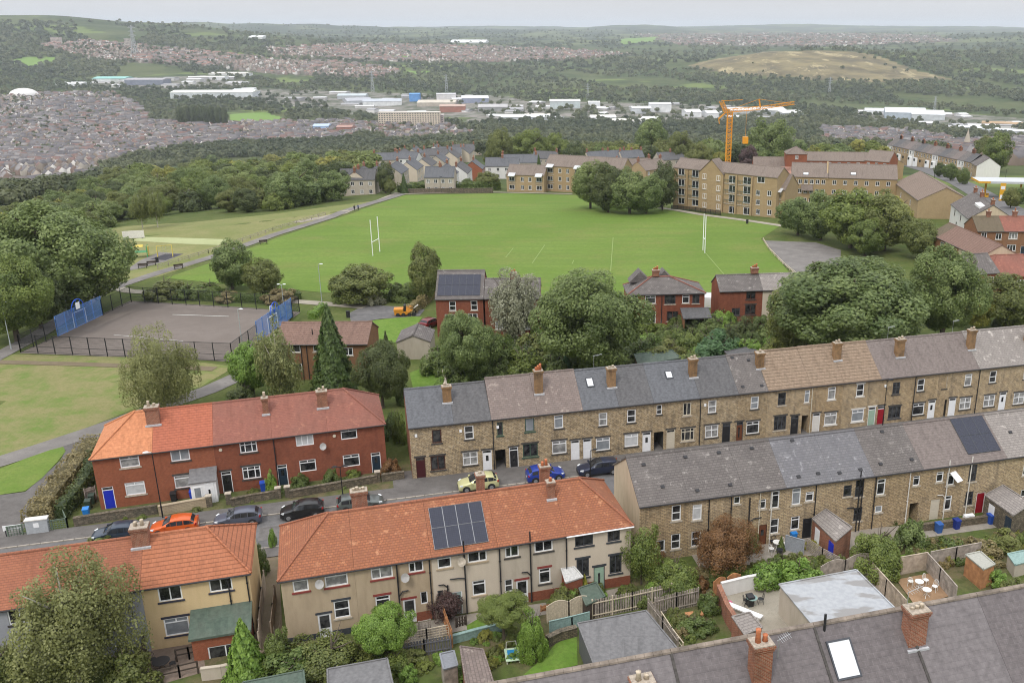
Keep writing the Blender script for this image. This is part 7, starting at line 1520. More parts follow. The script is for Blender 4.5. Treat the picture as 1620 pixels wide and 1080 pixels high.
for tt, QQ, ds_ in ((t, Q, (('white', .25), ('blue', .85))), (t2, Q2, (('white', .28), ('navy', .88)))):
    q = sorted(QQ, key=lambda w: w[0])[:2]; qa, qb = (q[0], q[1]) if q[0][1] > q[1][1] else (q[1], q[0]); fr_ = [w for w in QQ if w[2] < 2.5]; fa, fb = sorted(fr_, key=lambda w: -w[1]); d = (fb - fa); d[2] = 0; L_ = np.linalg.norm(d); ang = math.atan2(d[1], d[0])
    for colr, f in ds_:
        dm = MB().box(-.4, -.03, 0, .4, .05, 1.85).box(-.3, -.045, .2, .3, -.031, .8).box(-.3, -.045, 1.0, .3, -.031, 1.7).obj('door', plain('door_' + colr, DOORC[colr], .5), tt); dm.location = tuple(np.array([fa[0], fa[1], 0]) * .975 + d * f * .975); dm.rotation_euler = (0, 0, ang)
sheet_shed('shed', 'tan timber shed with a pale roof in the right-hand yard', 'shed', [(1528, 877), (1551, 872), (1574, 892), (1556, 900)], 2.0, ORW, plain('pale_shed_roof', (.34, .34, .30), .8), lift=(0, 0, .0, .0)); sheet_shed('garden_store', 'covered green garden store at the right edge', 'garden store', [(1594, 876), (1622, 870), (1640, 884), (1606, 893)], 1.3, STUCCO, TEALP)
sheet('deck', [(1418, 918), (1470, 908), (1502, 944), (1448, 960)], ground_mat('decking', (.30, .19, .11), (.35, .23, .14), (.2, .13, .08), .6, 2), .12); sheet('yard_paving', [(1296, 925), (1376, 905), (1420, 965), (1300, 985)], M_flag, .06); sheet('yard_paving', [(1090, 872), (1300, 842), (1450, 830), (1640, 806), (1640, 826), (1470, 850), (1330, 872), (1110, 905)], M_flag, .06)
sheet('yard_paving', [(640, 990), (700, 978), (900, 948), (1000, 925), (1005, 940), (900, 965), (720, 1000), (650, 1020)], M_flag, .06); sheet('garden_lawn', [(826, 1070), (866, 1035), (884, 1012), (912, 1005), (914, 1052), (870, 1064)], M_lawn, .07); sheet('garden_lawn', [(738, 990), (762, 976), (770, 992), (742, 1008)], M_lawn, .07); sheet('garden_lawn', [(1420, 880), (1470, 868), (1500, 882), (1440, 892)], M_lawn, .07)
sheet('deck', [(236, 1030), (318, 1012), (326, 1062), (230, 1090)], ground_mat('grey_decking', (.20, .155, .125), (.24, .19, .15), (.13, .1, .08), .6, 2), .05); sheet('yard_paving', [(1128, 945), (1200, 928), (1234, 932), (1284, 990), (1200, 1005)], M_pale, .06); sheet('alley', [(402, 880), (440, 872), (452, 1080), (396, 1080)], M_dirt, .045)
lowwall('brick wall on the left of the cluttered yard', [(1136, 952), (1150, 985), (1166, 1010)], 1.6, .3, CHIMR, 0); lowwall('pale blue painted wall behind the cluttered yard', [(1140, 944), (1180, 934), (1224, 926)], 1.3, .2, WHITER, 0); lowwall('rubble retaining wall above the garden lawn', [(866, 1022), (886, 1012), (912, 1005)], .8, .4, RUB, 0)
lowwall('grey rendered wall of the brick extension terrace', [(320, 1076), (352, 1072), (386, 1064)], 1.0, .2, GREYR, 0); lowwall('teal low retaining wall in the cream house garden', [(716, 1018), (760, 1006), (800, 996)], .7, .2, TEALP, 0); lowwall('stone wall between the stone backs and their gardens', [(1440, 842), (1520, 832), (1640, 816)], .7, .3, RUB, 0)
lowwall('dark stone boundary wall on the far side of the field', [(640, 306), (700, 305), (780, 304.5)], 1.4, .5, RUB, float(gt(700, 306)[2])); lowwall('pale boundary wall behind the back garden lawn', [(716, 650), (706, 622), (702, 600)], 1.3, .25, STUCCO, 0)
sheet_shed('lean_to', 'slate lean-to roof beside the brick yard wall', 'lean-to', [(1158, 975), (1186, 968), (1206, 992), (1178, 1004)], 2.0, CHIMR, SLATEP, lift=(.4, .4, 0, 0))
fence('tall black trellis screen beside the pale flat roof', [(1236, 968), (1252, 984), (1276, 1004)], 2.2, 'hslat', FBL, 1.6, 0)
def wheelie(lab, u, v, col, z=0.0, ang=0.3):
    t = thing('wheelie_bin', lab, 'wheelie bin', g(u, v, z), ang); t.scale = (.9, .9, .95); m = plain('bin_' + lab.split()[0], col, .5)
    b = MB(); b.v += [(-.24, -.28, .05), (.24, -.28, .05), (.24, .26, .05), (-.24, .26, .05), (-.29, -.36, .98), (.29, -.36, .98), (.29, .34, .98), (-.29, .34, .98)]; b.f += [(0, 3, 2, 1), (4, 5, 6, 7), (0, 1, 5, 4), (1, 2, 6, 5), (2, 3, 7, 6), (3, 0, 4, 7)]; b.obj('bin_body', m, t)
    MB().prism([(-.4, .985), (-.38, 1.05), (.3, 1.1), (.4, 1.02), (.38, .985)], -.31, .31).obj('lid', m, t); MB().tube([(-.3, .3, .1), (-.22, .3, .1)], .1, 8).tube([(.22, .3, .1), (.3, .3, .1)], .1, 8).obj('wheels', TYRE, t)
wheelie('blue wheelie bin beside the hedge of the orange-roofed house', 138, 818, (.02, .19, .55)); wheelie('dark green wheelie bin behind the blue one', 141, 805, (.03, .05, .035)); wheelie('dark brown wheelie bin furthest behind the blue one', 147, 796, (.05, .04, .03)); wheelie('royal blue wheelie bin beside the white porch', 306, 790, (.01, .05, .45)); wheelie('black wheelie bin near the front door with glazing bars', 276, 793, (.02, .02, .022))
wheelie('blue-lidded bin by the bay shrub under the barred window', 417, 776, (.02, .07, .4)); wheelie('navy bin outside the stable door of the stone backs', 1512, 836, (.012, .03, .2)); wheelie('vivid blue bin outside the red back door', 1566, 828, (.02, .07, .34)); wheelie('low blue tub bin on the paving by the passage', 1484, 842, (.03, .10, .32)); wheelie('blue bin behind the grey garden screen', 1254, 856, (.02, .08, .42)); wheelie('black bin beside the brick yard wall', 1186, 958, (.02, .02, .022))
sheet_shed('shed', 'dark felt shed roof showing behind the blue slate terrace roofs', 'shed', [(1003, 560), (1062, 553), (1078, 566), (1010, 577)], 2.6, WOODD, FELTG); sheet_shed('shed', 'grey sheet roof behind the patchy slate house', 'shed', [(1146, 556), (1186, 548), (1200, 556), (1156, 566)], 2.6, WOODD, SLATEG)
def chair(lab, u, v, z, ang, mat, grp):
    t = thing('garden_chair', lab, 'chair', g(u, v, z), ang, grp); MB().tube([(0, 0, .44), (0, 0, .47)], .22, 14).obj('seat', mat, t)
    for x, y in ((-.16, -.16), (.16, -.16), (.16, .16), (-.16, .16)): MB().tube([(x * 1.2, y * 1.2, 0), (x, y, .44)], .018, 6).obj('leg', mat, t)
    arc = [(-.2, .18, .46), (-.21, .22, .7), (-.12, .25, .9), (0, .26, .95), (.12, .25, .9), (.21, .22, .7), (.2, .18, .46)]; b = MB().tube(arc, .018, 6)
    for x in (-.1, 0, .1): b.tube([(x, .19, .46), (x, .255, .9)], .01, 4)
    b.obj('backrest', mat, t)
def table(lab, u, v, z, r, mat, h=.7):
    t = thing('garden_table', lab, 'table', g(u, v, z)); MB().tube([(0, 0, h), (0, 0, h + .035)], r, 20).obj('tabletop', mat, t)
    for i in range(3): a_ = 2.09 * i; MB().tube([(math.cos(a_) * r * .8, math.sin(a_) * r * .8, 0), (0, 0, h * .6), (math.cos(a_) * r * .5, math.sin(a_) * r * .5, h)], .02, 5).obj('leg', mat, t)
WM = plain('white_painted_metal', (.74, .74, .72), .5); GB = 'white bistro set on the timber deck'
for (u, v, a_, lb) in ((1440, 926, 2.6, 'white round-backed chair at the left of the decked yard'), (1464, 924, .6, 'white round-backed chair at the back of the decked yard'), (1478, 934, -.8, 'white round-backed chair at the right of the decked yard')): chair(lb, u, v, .13, a_, WM, GB)
table('white bistro table in the middle of the deck', 1453, 931, .13, .36, WM); table('second white bistro table at the front of the deck', 1465, 944, .13, .36, WM)
table('white round table outside the stone backs', 1229, 868, .06, .4, WM); chair('white chair right of the round table outside the stone backs', 1240, 866, .06, .5, WM, 'seats outside the stone backs'); chair('white chair below the round table outside the stone backs', 1220, 874, .06, 2.4, WM, 'seats outside the stone backs'); chair('dark chair behind the round table outside the stone backs', 1222, 862, .06, -.6, BLKP, 'seats outside the stone backs')
table('teal round table in the cluttered yard', 1189, 957, .06, .45, TEALP); chair('black chair left of the teal table', 1180, 956, .06, 1.8, BLKP, 'seats in the cluttered yard'); chair('black chair right of the teal table', 1203, 954, .06, -1.5, BLKP, 'seats in the cluttered yard'); table('round black table on the sunken deck', 257, 1058, .06, .6, BLKP); chair('dark chair right of the round black deck table', 274, 1056, .06, -1.2, BLKP, 'seats on the timber deck'); chair('dark chair left of the round black deck table', 244, 1050, .06, 1.0, BLKP, 'seats on the timber deck')
t = thing('garden_bench', 'white plank bench leaning in the cluttered yard', 'bench', g(1176, 972, .06), SA - .9); MB().box(-1.6, -.25, .4, 1.6, .25, .5).obj('seat', UPVC, t); MB().box(-1.4, -.2, 0, -1.25, .2, .4).box(1.25, -.2, 0, 1.4, .2, .4).obj('leg', UPVC, t)
t = thing('play_ball', 'pink ball on the yard wall side', 'ball', g(1154, 958, .06)); MB().dome((0, 0, .25), .25, .25, .25, 14, 6).dome((0, 0, .25), .25, .25, -.25, 14, 6).obj('ball', plain('pink_rubber', (.55, .12, .22), .5), t, True)
t = thing('cushion_bench', 'tan bench with a wavy seat in the weedy plot', 'bench', g(1088, 980, 0), SA); MB().box(-1.2, -.3, .4, 1.2, .3, .52).obj('seat', ORW, t); MB().box(-1.0, -.2, 0, -.85, .2, .4).box(.85, -.2, 0, 1.0, .2, .4).obj('leg', DKW, t)
t = thing('garden_lounger', 'pale green lounger frame with a blue sling in the garden', 'lounger', g(811, 1040, 0), .2); MB().box(-.55, -.75, .28, .55, .75, .33).obj('frame', plain('mint_plastic', (.45, .58, .42), .6), t); MB().box(-.36, -.5, .331, .36, .5, .36).obj('sling', plain('sling_blue', (.02, .22, .46), .6), t); MB().tube([(-.4, .75, .3), (-.35, .95, .75), (.35, .95, .75), (.4, .75, .3)], .03, 6).obj('handle', PALEST, t); MB().box(-.5, -.7, 0, -.42, .7, .28).box(.42, -.7, 0, .5, .7, .28).obj('leg', PALEST, t)
p = g(1531, 828, 0); t = thing('heat_pump', 'white fan unit standing against the stone back wall', 'fan unit', p, C.a); MB().box(-.5, -.2, .1, .5, .2, .95).obj('casing', UPVC, t); MB().tube([(0, -.205, .52), (0, -.225, .52)], .33, 18).obj('fan_grille', GALV, t)
p = g(62, 842); t = thing('utility_cabinet', 'grey utility cabinet behind the green railings', 'cabinet', p, SA); MB().box(-.9, -.3, 0, .9, .3, 1.4).obj('casing', plain('cabinet_grey', (.36, .38, .40), .6), t); MB().box(-.95, -.35, 1.4, .95, .35, 1.5).obj('lid', PALEST, t); MB().box(-.25, -.31, .7, .2, -.301, 1.15).obj('notice', UPVC, t)
p = g(22, 848); t = thing('street_sign', 'white street name board at the left edge', 'sign', p, SA); MB().box(-.75, -.02, .65, .75, .02, 1.15).obj('board', UPVC, t); MB().box(-.6, -.06, 0, -.52, .0, .7).box(.52, -.06, 0, .6, 0, .7).obj('post', BLKP, t)
def shrub_pot(): pass
for (u, v, lb) in ((1233, 876, 'dark plant pot under the copper tree'),): t = thing('plant_pot', lb, 'pot', g(u, v, .06)); MB().tube([(0, 0, 0), (0, 0, .45), (0, 0, .5)], [.2, .3, .31], 12).obj('pot', BLKP, t); MB().tube([(0, 0, .44), (0, 0, .46)], .27, 12).obj('soil', M_soil, t)
fence('grey garden screen beside the bistro seats', [(1242, 870), (1270, 878)], 1.5, 'panel', plain('grey_blue_timber', (.27, .29, .32), .8, var=.15), 1.6, 0, 'garden_screen', 'screen')
# ------------------------------------------------------------------ woods and town beyond
_tv = np.geomspace(120, 26000, 1500)
def gtv(U, V_):
    "many pixels to ground points at once"
    out = np.empty((len(U), 3))
    for k in range(0, len(U), 2000):
        u, v = U[k:k + 2000], V_[k:k + 2000]
        D = RT[None] * ((u - CX) / FPX)[:, None] + UP[None] * ((CY - v) / FPX)[:, None] + FW[None]
        P = CO[None, None] + D[:, None] * _tv[None, :, None]; f = P[..., 2] - T(P[..., 0], P[..., 1])
        i = np.argmax(f <= 0, 1); i = np.where(f[np.arange(len(u)), i] > 0, len(_tv) - 1, np.maximum(i, 1)); r = np.arange(len(u))
        a, b = f[r, i - 1], f[r, i]; w = np.clip(a / np.where(a - b == 0, 1, a - b), 0, 1); t = _tv[i - 1] + w * (_tv[i] - _tv[i - 1])
        Q = CO[None] + D * t[:, None]; Q[:, 2] = T(Q[:, 0], Q[:, 1]); out[k:k + 2000] = Q
    return out
def sample(poly, n, rng, mind=0.0, asp=1.0):
    x0, x1 = min(p[0] for p in poly), max(p[0] for p in poly); y0, y1 = min(p[1] for p in poly), max(p[1] for p in poly); out = []
    for _ in range(n * 30):
        u, v = rng.uniform(x0, x1), rng.uniform(y0, y1)
        if not inpoly(np.array([u]), np.array([v]), poly)[0]: continue
        if mind and any((u - a) ** 2 + ((v - b) * asp) ** 2 < mind ** 2 for a, b in out): continue
        out.append((u, v))
        if len(out) >= n: break
    return out
rng = np.random.default_rng(11)
WOOD = [(-60, 420), (20, 400), (120, 378), (190, 347), (240, 347), (300, 338), (360, 336), (420, 338), (540, 318), (556, 304), (574, 284), (598, 262), (588, 254), (500, 256), (420, 258), (330, 256), (260, 272), (180, 300), (90, 330), (-60, 368)]
KIND = ['syc', 'olive', 'lime', 'lime', 'dark', 'olive', 'syc', 'syc', 'yel']
for i, (u, v) in enumerate(sorted(sample(WOOD, 165, rng, 15, 1.9), key=lambda q: q[1])):
    p = gt(u, v); k = rng.integers(0, 9); sh = rng.random() < .25
    hh = rng.uniform(7.5, 12.5) * (.7 if v > 330 else 1.0); w = hh * rng.uniform(.52, .80)
    yellow = KIND[k] in ('yel',)
    tree('yellowing broadleaf tree in the wood left of the playing field' if yellow else 'broadleaf tree of the wood left of the playing field', u, v, 0, 0, 'shrub' if sh else 'broad', KIND[k], 2 if v > 300 else 1, int(rng.integers(0, 4)), 'yellowing trees in the wood' if yellow else 'wood left of the playing field', name='broadleaf_tree', cat='tree', pos=p, bole=.02, dims=(w, hh))
# the trees of the estate and the flats, big ones first
for (u, v, w, h, lm, vv, lab) in ((792, 270, 46, 66, 'olive', 0, 'tall full tree left of the two-storey flats'), (838, 264, 64, 58, 'lime', 1, 'wide light green tree above the slate estate roofs'), (880, 262, 50, 52, 'lime', 2, 'light green tree right of the wide one'), (912, 272, 40, 46, 'dark', 3, 'dark round tree above the three-storey flats'),
        (1030, 258, 56, 70, 'syc', 0, 'tall spreading tree behind the middle of the estate'), (1075, 268, 46, 58, 'olive', 1, 'olive tree between the estate and the crane'), (1104, 274, 44, 50, 'olive', 2, 'olive tree left of the crane mast'), (1216, 268, 74, 78, 'syc', 3, 'massive green tree right of the crane'), (1182, 276, 34, 44, 'purple', 1, 'dark purple tree beside the crane mast'),
        (1318, 282, 30, 34, 'yel', 0, 'small yellow-green tree before the red brick flats'), (1372, 284, 24, 36, 'olive', 2, 'small tree at the right end of the red flats'), (853, 283, 14, 38, 'con', 3, 'dark conifer behind the two-storey flats'), (610, 306, 30, 48, 'dark', 1, 'dark pine beside the first estate houses'), (640, 306, 16, 32, 'con', 2, 'dark conical tree by the estate hedge'),
        (618, 308, 20, 24, 'olive', 0, 'low tree at the estate corner'), (1572, 272, 46, 60, 'lime', 1, 'bright tree right of the big white gable'), (1556, 258, 34, 44, 'olive', 2, 'brownish tree behind the street terrace'), (1503, 286, 26, 28, 'hedge', 0, 'rounded garden tree before the street terrace'), (1522, 292, 24, 26, 'hedge', 3, 'rounded garden tree next to the white gable'), (1486, 280, 20, 22, 'dark', 1, 'dark garden bush by the street'),
        (1598, 330, 30, 34, 'olive', 2, 'small tree beside the price sign'), (1612, 322, 30, 26, 'hedge', 1, 'round hedge tree at the right edge'), (770, 300, 40, 30, 'olive', 2, 'low bushy tree by the flats at the far corner'), (740, 300, 20, 18, 'hedge', 1, 'clipped shrub between the estate houses')):
    kd = 'con' if lm == 'con' or 'conifer' in lab else 'broad'; tree(lab, u, v, w, h, kd, 'con' if lm == 'con' else lm, 2, vv, bole=.05)
BELT = [(770, 262), (800, 250), (900, 250), (1060, 252), (1290, 254), (1440, 256), (1430, 262), (1250, 272), (1080, 266), (900, 264), (800, 264)]
for i, (u, v) in enumerate(sample(BELT, 60, rng, 9, 2.5)):
    p = gt(u, v); k = rng.integers(0, 9); hh = rng.uniform(8, 14); tree('broadleaf tree in the belt behind the estate and the flats', u, v, 0, 0, 'broad', KIND[k], 1, int(rng.integers(0, 4)), 'tree belt behind the estate', pos=p, bole=.04, dims=(hh * rng.uniform(.42, .56), hh))
for (u, v, w, h) in ((288, 200, 13, 34), (298, 200, 13, 36), (308, 200, 13, 36), (318, 200, 13, 36), (328, 201, 13, 35), (338, 201, 13, 36), (348, 201, 13, 36), (357, 202, 12, 34)): tree('poplar in the dense row of the valley park', u, v, w, h, 'broad', 'dark', 1, 1, 'row of poplars', 'poplar', bole=.02)
# the mass of far trees: one object
def woodland(N):
    U = rng.uniform(-430, 1760, N); V_ = 34 + 216 * rng.random(N) ** .85
    keep = np.ones(N, bool); q = rng.random(N)
    for polys, pr in ((URBAN, .85), (INDUST, .22), (MOOR, .015), (FIELD, 0)):
        for P in polys: keep &= ~(inpoly(U, V_, P) & (q > pr))
    G_ = np.array(sample([(-60, 345), (100, 318), (200, 285), (330, 252), (640, 256), (640, 234), (440, 232), (300, 236), (150, 264), (130, 290), (50, 305), (-60, 320)], 520, rng)); U, V_ = np.concatenate([U[keep], G_[:, 0]]), np.concatenate([V_[keep], G_[:, 1]]); P = gtv(U, V_); d = np.hypot(P[:, 0], P[:, 1]); ok = (d > 300) & (d < 9000) & ((d < 1500) | (np.sin(P[:, 0] / 190 + 1) * np.sin(P[:, 1] / 260 + .5) + .6 * np.sin(P[:, 0] / 71 + P[:, 1] / 117) > -.62)); P, d, U, V_ = P[ok], d[ok], U[ok], V_[ok]
    Vs, Ns, Ss, Ts = [], [], [], []
    for lo, hi, nl in ((300, 700, 260), (700, 1700, 70), (1700, 3000, 34), (3000, 9000, 16)):
        m = (d >= lo) & (d < hi); Q = P[m]; n = len(Q)
        if not n: continue
        rad = rng.uniform(3.0, 6.2, n) * (1 + .35 * (d[m] > 3000)); hh = rng.uniform(7, 13, n)
        urb = np.zeros(n, bool)
        for Pp in URBAN: urb |= inpoly(U[m], V_[m], Pp)
        rad[urb] *= .72; hh[urb] *= .72
        dirs = unit(rng.normal(size=(n, nl, 3))); dirs[..., 2] = np.abs(dirs[..., 2]) * 1.0 - .25; rr = .55 + .45 * rng.random((n, nl))
        C_ = Q[:, None] + dirs * rr[..., None] * np.stack([rad, rad, hh * .5], 1)[:, None] + np.array([0, 0, 1])[None, None] * (hh * .5)[:, None, None]
        Vs.append(C_.reshape(-1, 3)); Ns.append(unit(dirs + rng.normal(0, .35, (n, nl, 3)) + np.array([0, 0, .2])).reshape(-1, 3)); Ss.append((rad[:, None] * (.17 if nl > 200 else .34 if nl > 50 else .5 if nl > 20 else .72) * (.7 + .6 * rng.random((n, nl)))).ravel())
        Ts.append((.42 + rng.normal(0, .2, n)[:, None] + .24 * np.sin(Q[:, 0] / 140 + Q[:, 1] / 90)[:, None] + rng.normal(0, .12, (n, nl))).ravel())
    me = leaf_mesh('distant_woodland', np.concatenate(Vs), np.concatenate(Ns), np.concatenate(Ss), np.concatenate(Ts), LM['far'], rng, .8)
    tag(link('distant_woodland', me), 'wooded valley sides and tree belts far beyond the houses', 'woodland', None, 'stuff')
LM['far'] = leaf_mat('far_leaf', (.048, .072, .032), (.165, .18, .08), 0)
woodland(30000)
# town houses: the nearest as things of their own, the rest one object
def town_mat(name, cols):
    n = NM(name, .9, .2); a = n.n('ShaderNodeAttribute'); a.attribute_name = 'tone'; r_ = n.n('ShaderNodeValToRGB'); e = r_.color_ramp; e.interpolation = 'CONSTANT'
    for i, c in enumerate(cols):
        el = e.elements[i] if i < 2 else e.elements.new(i / len(cols)); el.position = i / len(cols); el.color = (*c, 1)
    n.put(r_.inputs[0], a.outputs['Fac']); n.col(r_.outputs[0]); return n.m
TR = town_mat('town_roof', [(.12, .112, .118), (.15, .138, .14), (.10, .093, .098), (.16, .135, .125), (.13, .122, .126), (.18, .115, .10), (.155, .145, .145), (.23, .215, .21)])
TRR = town_mat('suburb_roof', [(.20, .14, .12), (.17, .13, .12), (.25, .145, .115), (.15, .13, .12), (.23, .175, .145), (.19, .165, .15), (.28, .165, .13), (.17, .155, .15)])
TW = town_mat('town_wall', [(.2, .16, .125), (.24, .2, .165), (.19, .135, .11), (.32, .29, .25), (.22, .185, .15), (.55, .53, .5), (.17, .135, .11), (.38, .33, .28)])
HV = np.array([(-.5, -.5, -.6), (.5, -.5, -.6), (.5, .5, -.6), (-.5, .5, -.6), (-.5, -.5, .6), (.5, -.5, .6), (.5, .5, .6), (-.5, .5, .6), (-.5, 0, 1.0), (.5, 0, 1.0)])
HQ = np.array([(0, 1, 5, 4), (2, 3, 7, 6), (4, 5, 9, 8), (6, 7, 8, 9), (1, 2, 6, 5), (3, 0, 4, 7), (5, 6, 9, 9), (7, 4, 8, 8)])
def houses_mesh(name, P, L_, W, Hh, A, rng, roof):
    n = len(P); V_ = HV[None] * np.stack([L_, W, Hh], 1)[:, None]; c, s = np.cos(A)[:, None], np.sin(A)[:, None]
    X = V_[..., 0] * c - V_[..., 1] * s; Y = V_[..., 0] * s + V_[..., 1] * c; VV = np.stack([X, Y, V_[..., 2]], -1) + P[:, None]
    me = bpy.data.meshes.new(name); vs = VV.reshape(-1, 3)
    faces = []
    for f in HQ[:6]: faces.append(np.arange(n)[:, None] * 10 + f[None])
    F4 = np.stack(faces, 1).reshape(-1, 4)
    tri = np.stack([np.arange(n)[:, None] * 10 + np.array([5, 6, 9])[None], np.arange(n)[:, None] * 10 + np.array([7, 4, 8])[None]], 1).reshape(-1, 3)
    me.vertices.add(len(vs)); me.vertices.foreach_set('co', vs.ravel().astype(np.float32)); lo = np.concatenate([F4.ravel(), tri.ravel()]).astype(np.int32)
    me.loops.add(len(lo)); me.loops.foreach_set('vertex_index', lo); me.polygons.add(len(F4) + len(tri))
    me.polygons.foreach_set('loop_start', np.concatenate([np.arange(len(F4)) * 4, len(F4) * 4 + np.arange(len(tri)) * 3]).astype(np.int32)); me.update(calc_edges=True)
    me.materials.append(roof); me.materials.append(TW); mi = np.tile(np.array([1, 1, 0, 0, 1, 1]), n); me.polygons.foreach_set('material_index', np.concatenate([mi, np.ones(2 * n, int)]).astype(np.int32))
    tr, tw = rng.random(n) * .99, rng.random(n) * .99; tq = np.stack([tw, tw, tr, tr, tw, tw], 1).ravel(); at = me.attributes.new('tone', 'FLOAT', 'FACE'); at.data.foreach_set('value', np.concatenate([tq, np.repeat(tw, 2)]).astype(np.float32)); return me
sets = []
for k, (n, L0, L1, roof) in enumerate(((4700, 6, 20, TR), (260, 8, 14, TR), (1100, 7, 18, TRR), (1500, 7, 20, TRR), (700, 8, 30, TRR), (850, 6, 18, TR), (130, 7, 14, TR))):
    pts = np.array(sample(URBAN[k], n, rng)); P = gtv(pts[:, 0], pts[:, 1]); cell = np.floor(P[:, 0] / 130) * 7.3 + np.floor(P[:, 1] / 260) * 3.1; A = np.sin(cell * 12.9) * .9 + (np.sin(cell * 4.1) > .2) * 1.57 + rng.normal(0, .04, len(P))
    sets.append((P, rng.uniform(L0, L1, len(P)) , rng.uniform(6.5, 8.5, len(P)), rng.uniform(6.6, 9.0, len(P)), A, roof))
near = []
for si in (0, 1, 5, 6):
    d = np.hypot(sets[si][0][:, 0], sets[si][0][:, 1]); o_ = np.argsort(d)[:{0: 60, 1: 70, 5: 50, 6: 15}[si]]; near.append((si, o_))
for si, o_ in near:
    P, L_, W, Hh, A, roof = sets[si]
    for i in o_:
        me = houses_mesh('house_shell', np.zeros((1, 3)), np.array([min(L_[i], 16)]), W[i:i + 1], Hh[i:i + 1], np.zeros(1), rng, roof)
        o = link('town_house', me); o.location = tuple(P[i]); o.rotation_euler = (0, 0, float(A[i])); tag(o, 'slate-roofed town house in the valley left of the wood' if si < 2 else 'slate-roofed town house in the valley beyond the street terrace' if si == 5 else 'town house in the valley behind the estate', 'house', 'near edge of the valley town' if si < 2 else 'valley houses beyond the street terrace' if si == 5 else 'valley houses behind the estate')
for roof, nm, lab in ((TR, 'town', 'dense grey-roofed terraces of the town in the valley'), (TRR, 'suburbs', 'brown-roofed suburbs on the far hillsides')):
    Ps = []
    for si, s_ in enumerate(sets):
        if s_[5] is not roof: continue
        m = np.ones(len(s_[0]), bool)
        for sj, o_ in near:
            if sj == si: m[o_] = False
        Ps.append([q[m] for q in s_[:5]])
    me = houses_mesh('distant_' + nm, *[np.concatenate([q[j] for q in Ps]) for j in range(5)], rng, roof); tag(link('distant_' + nm, me), lab, 'town', None, 'stuff')
# big sheds and landmarks of the valley
def shed(lab, u, v, wpx, hpx, dep, ang, wc, rc, pitch=.12, cat='warehouse', name='warehouse', rows=0):
    p = gt(u, v); s_ = mpp(p); W = wpx * s_; Hh = hpx * s_; t = thing(name, lab, cat, p, ang, 'low buildings of the industrial valley floor' if lab.startswith('low industrial building') else None)
    key = 'sheet_%02d_%02d_%02d' % tuple(int(c * 99) for c in wc); keyr = 'sheet_%02d_%02d_%02d' % tuple(int(c * 99) for c in rc)
    MB().box(-W / 2, 0, -4, W / 2, dep, Hh).obj('wall', plain(key, wc, .7, var=.15, scale=.15), t)
    MB().prism([(-.5, Hh + .01), (-.5, Hh + .5), (dep / 2, Hh + .5 + dep / 2 * pitch), (dep + .5, Hh + .5), (dep + .5, Hh + .01)], -W / 2 - .5, W / 2 + .5).obj('roof', plain(keyr, rc, .6, var=.12, scale=.1), t)
    if rows:
        m = MB()
        for j in range(rows):
            z = Hh * (j + .35) / rows; n = int(W / 4)
            for i in range(n): m.box(-W / 2 + W * (i + .25) / n, -.15, z, -W / 2 + W * (i + .75) / n, -.02, z + Hh * .42 / rows)
        m.obj('window_rows', G_DARK, t)
    return t
WH, GRY, BL, TL = (.68, .69, .70), (.40, .42, .44), (.10, .28, .62), (.22, .46, .42)
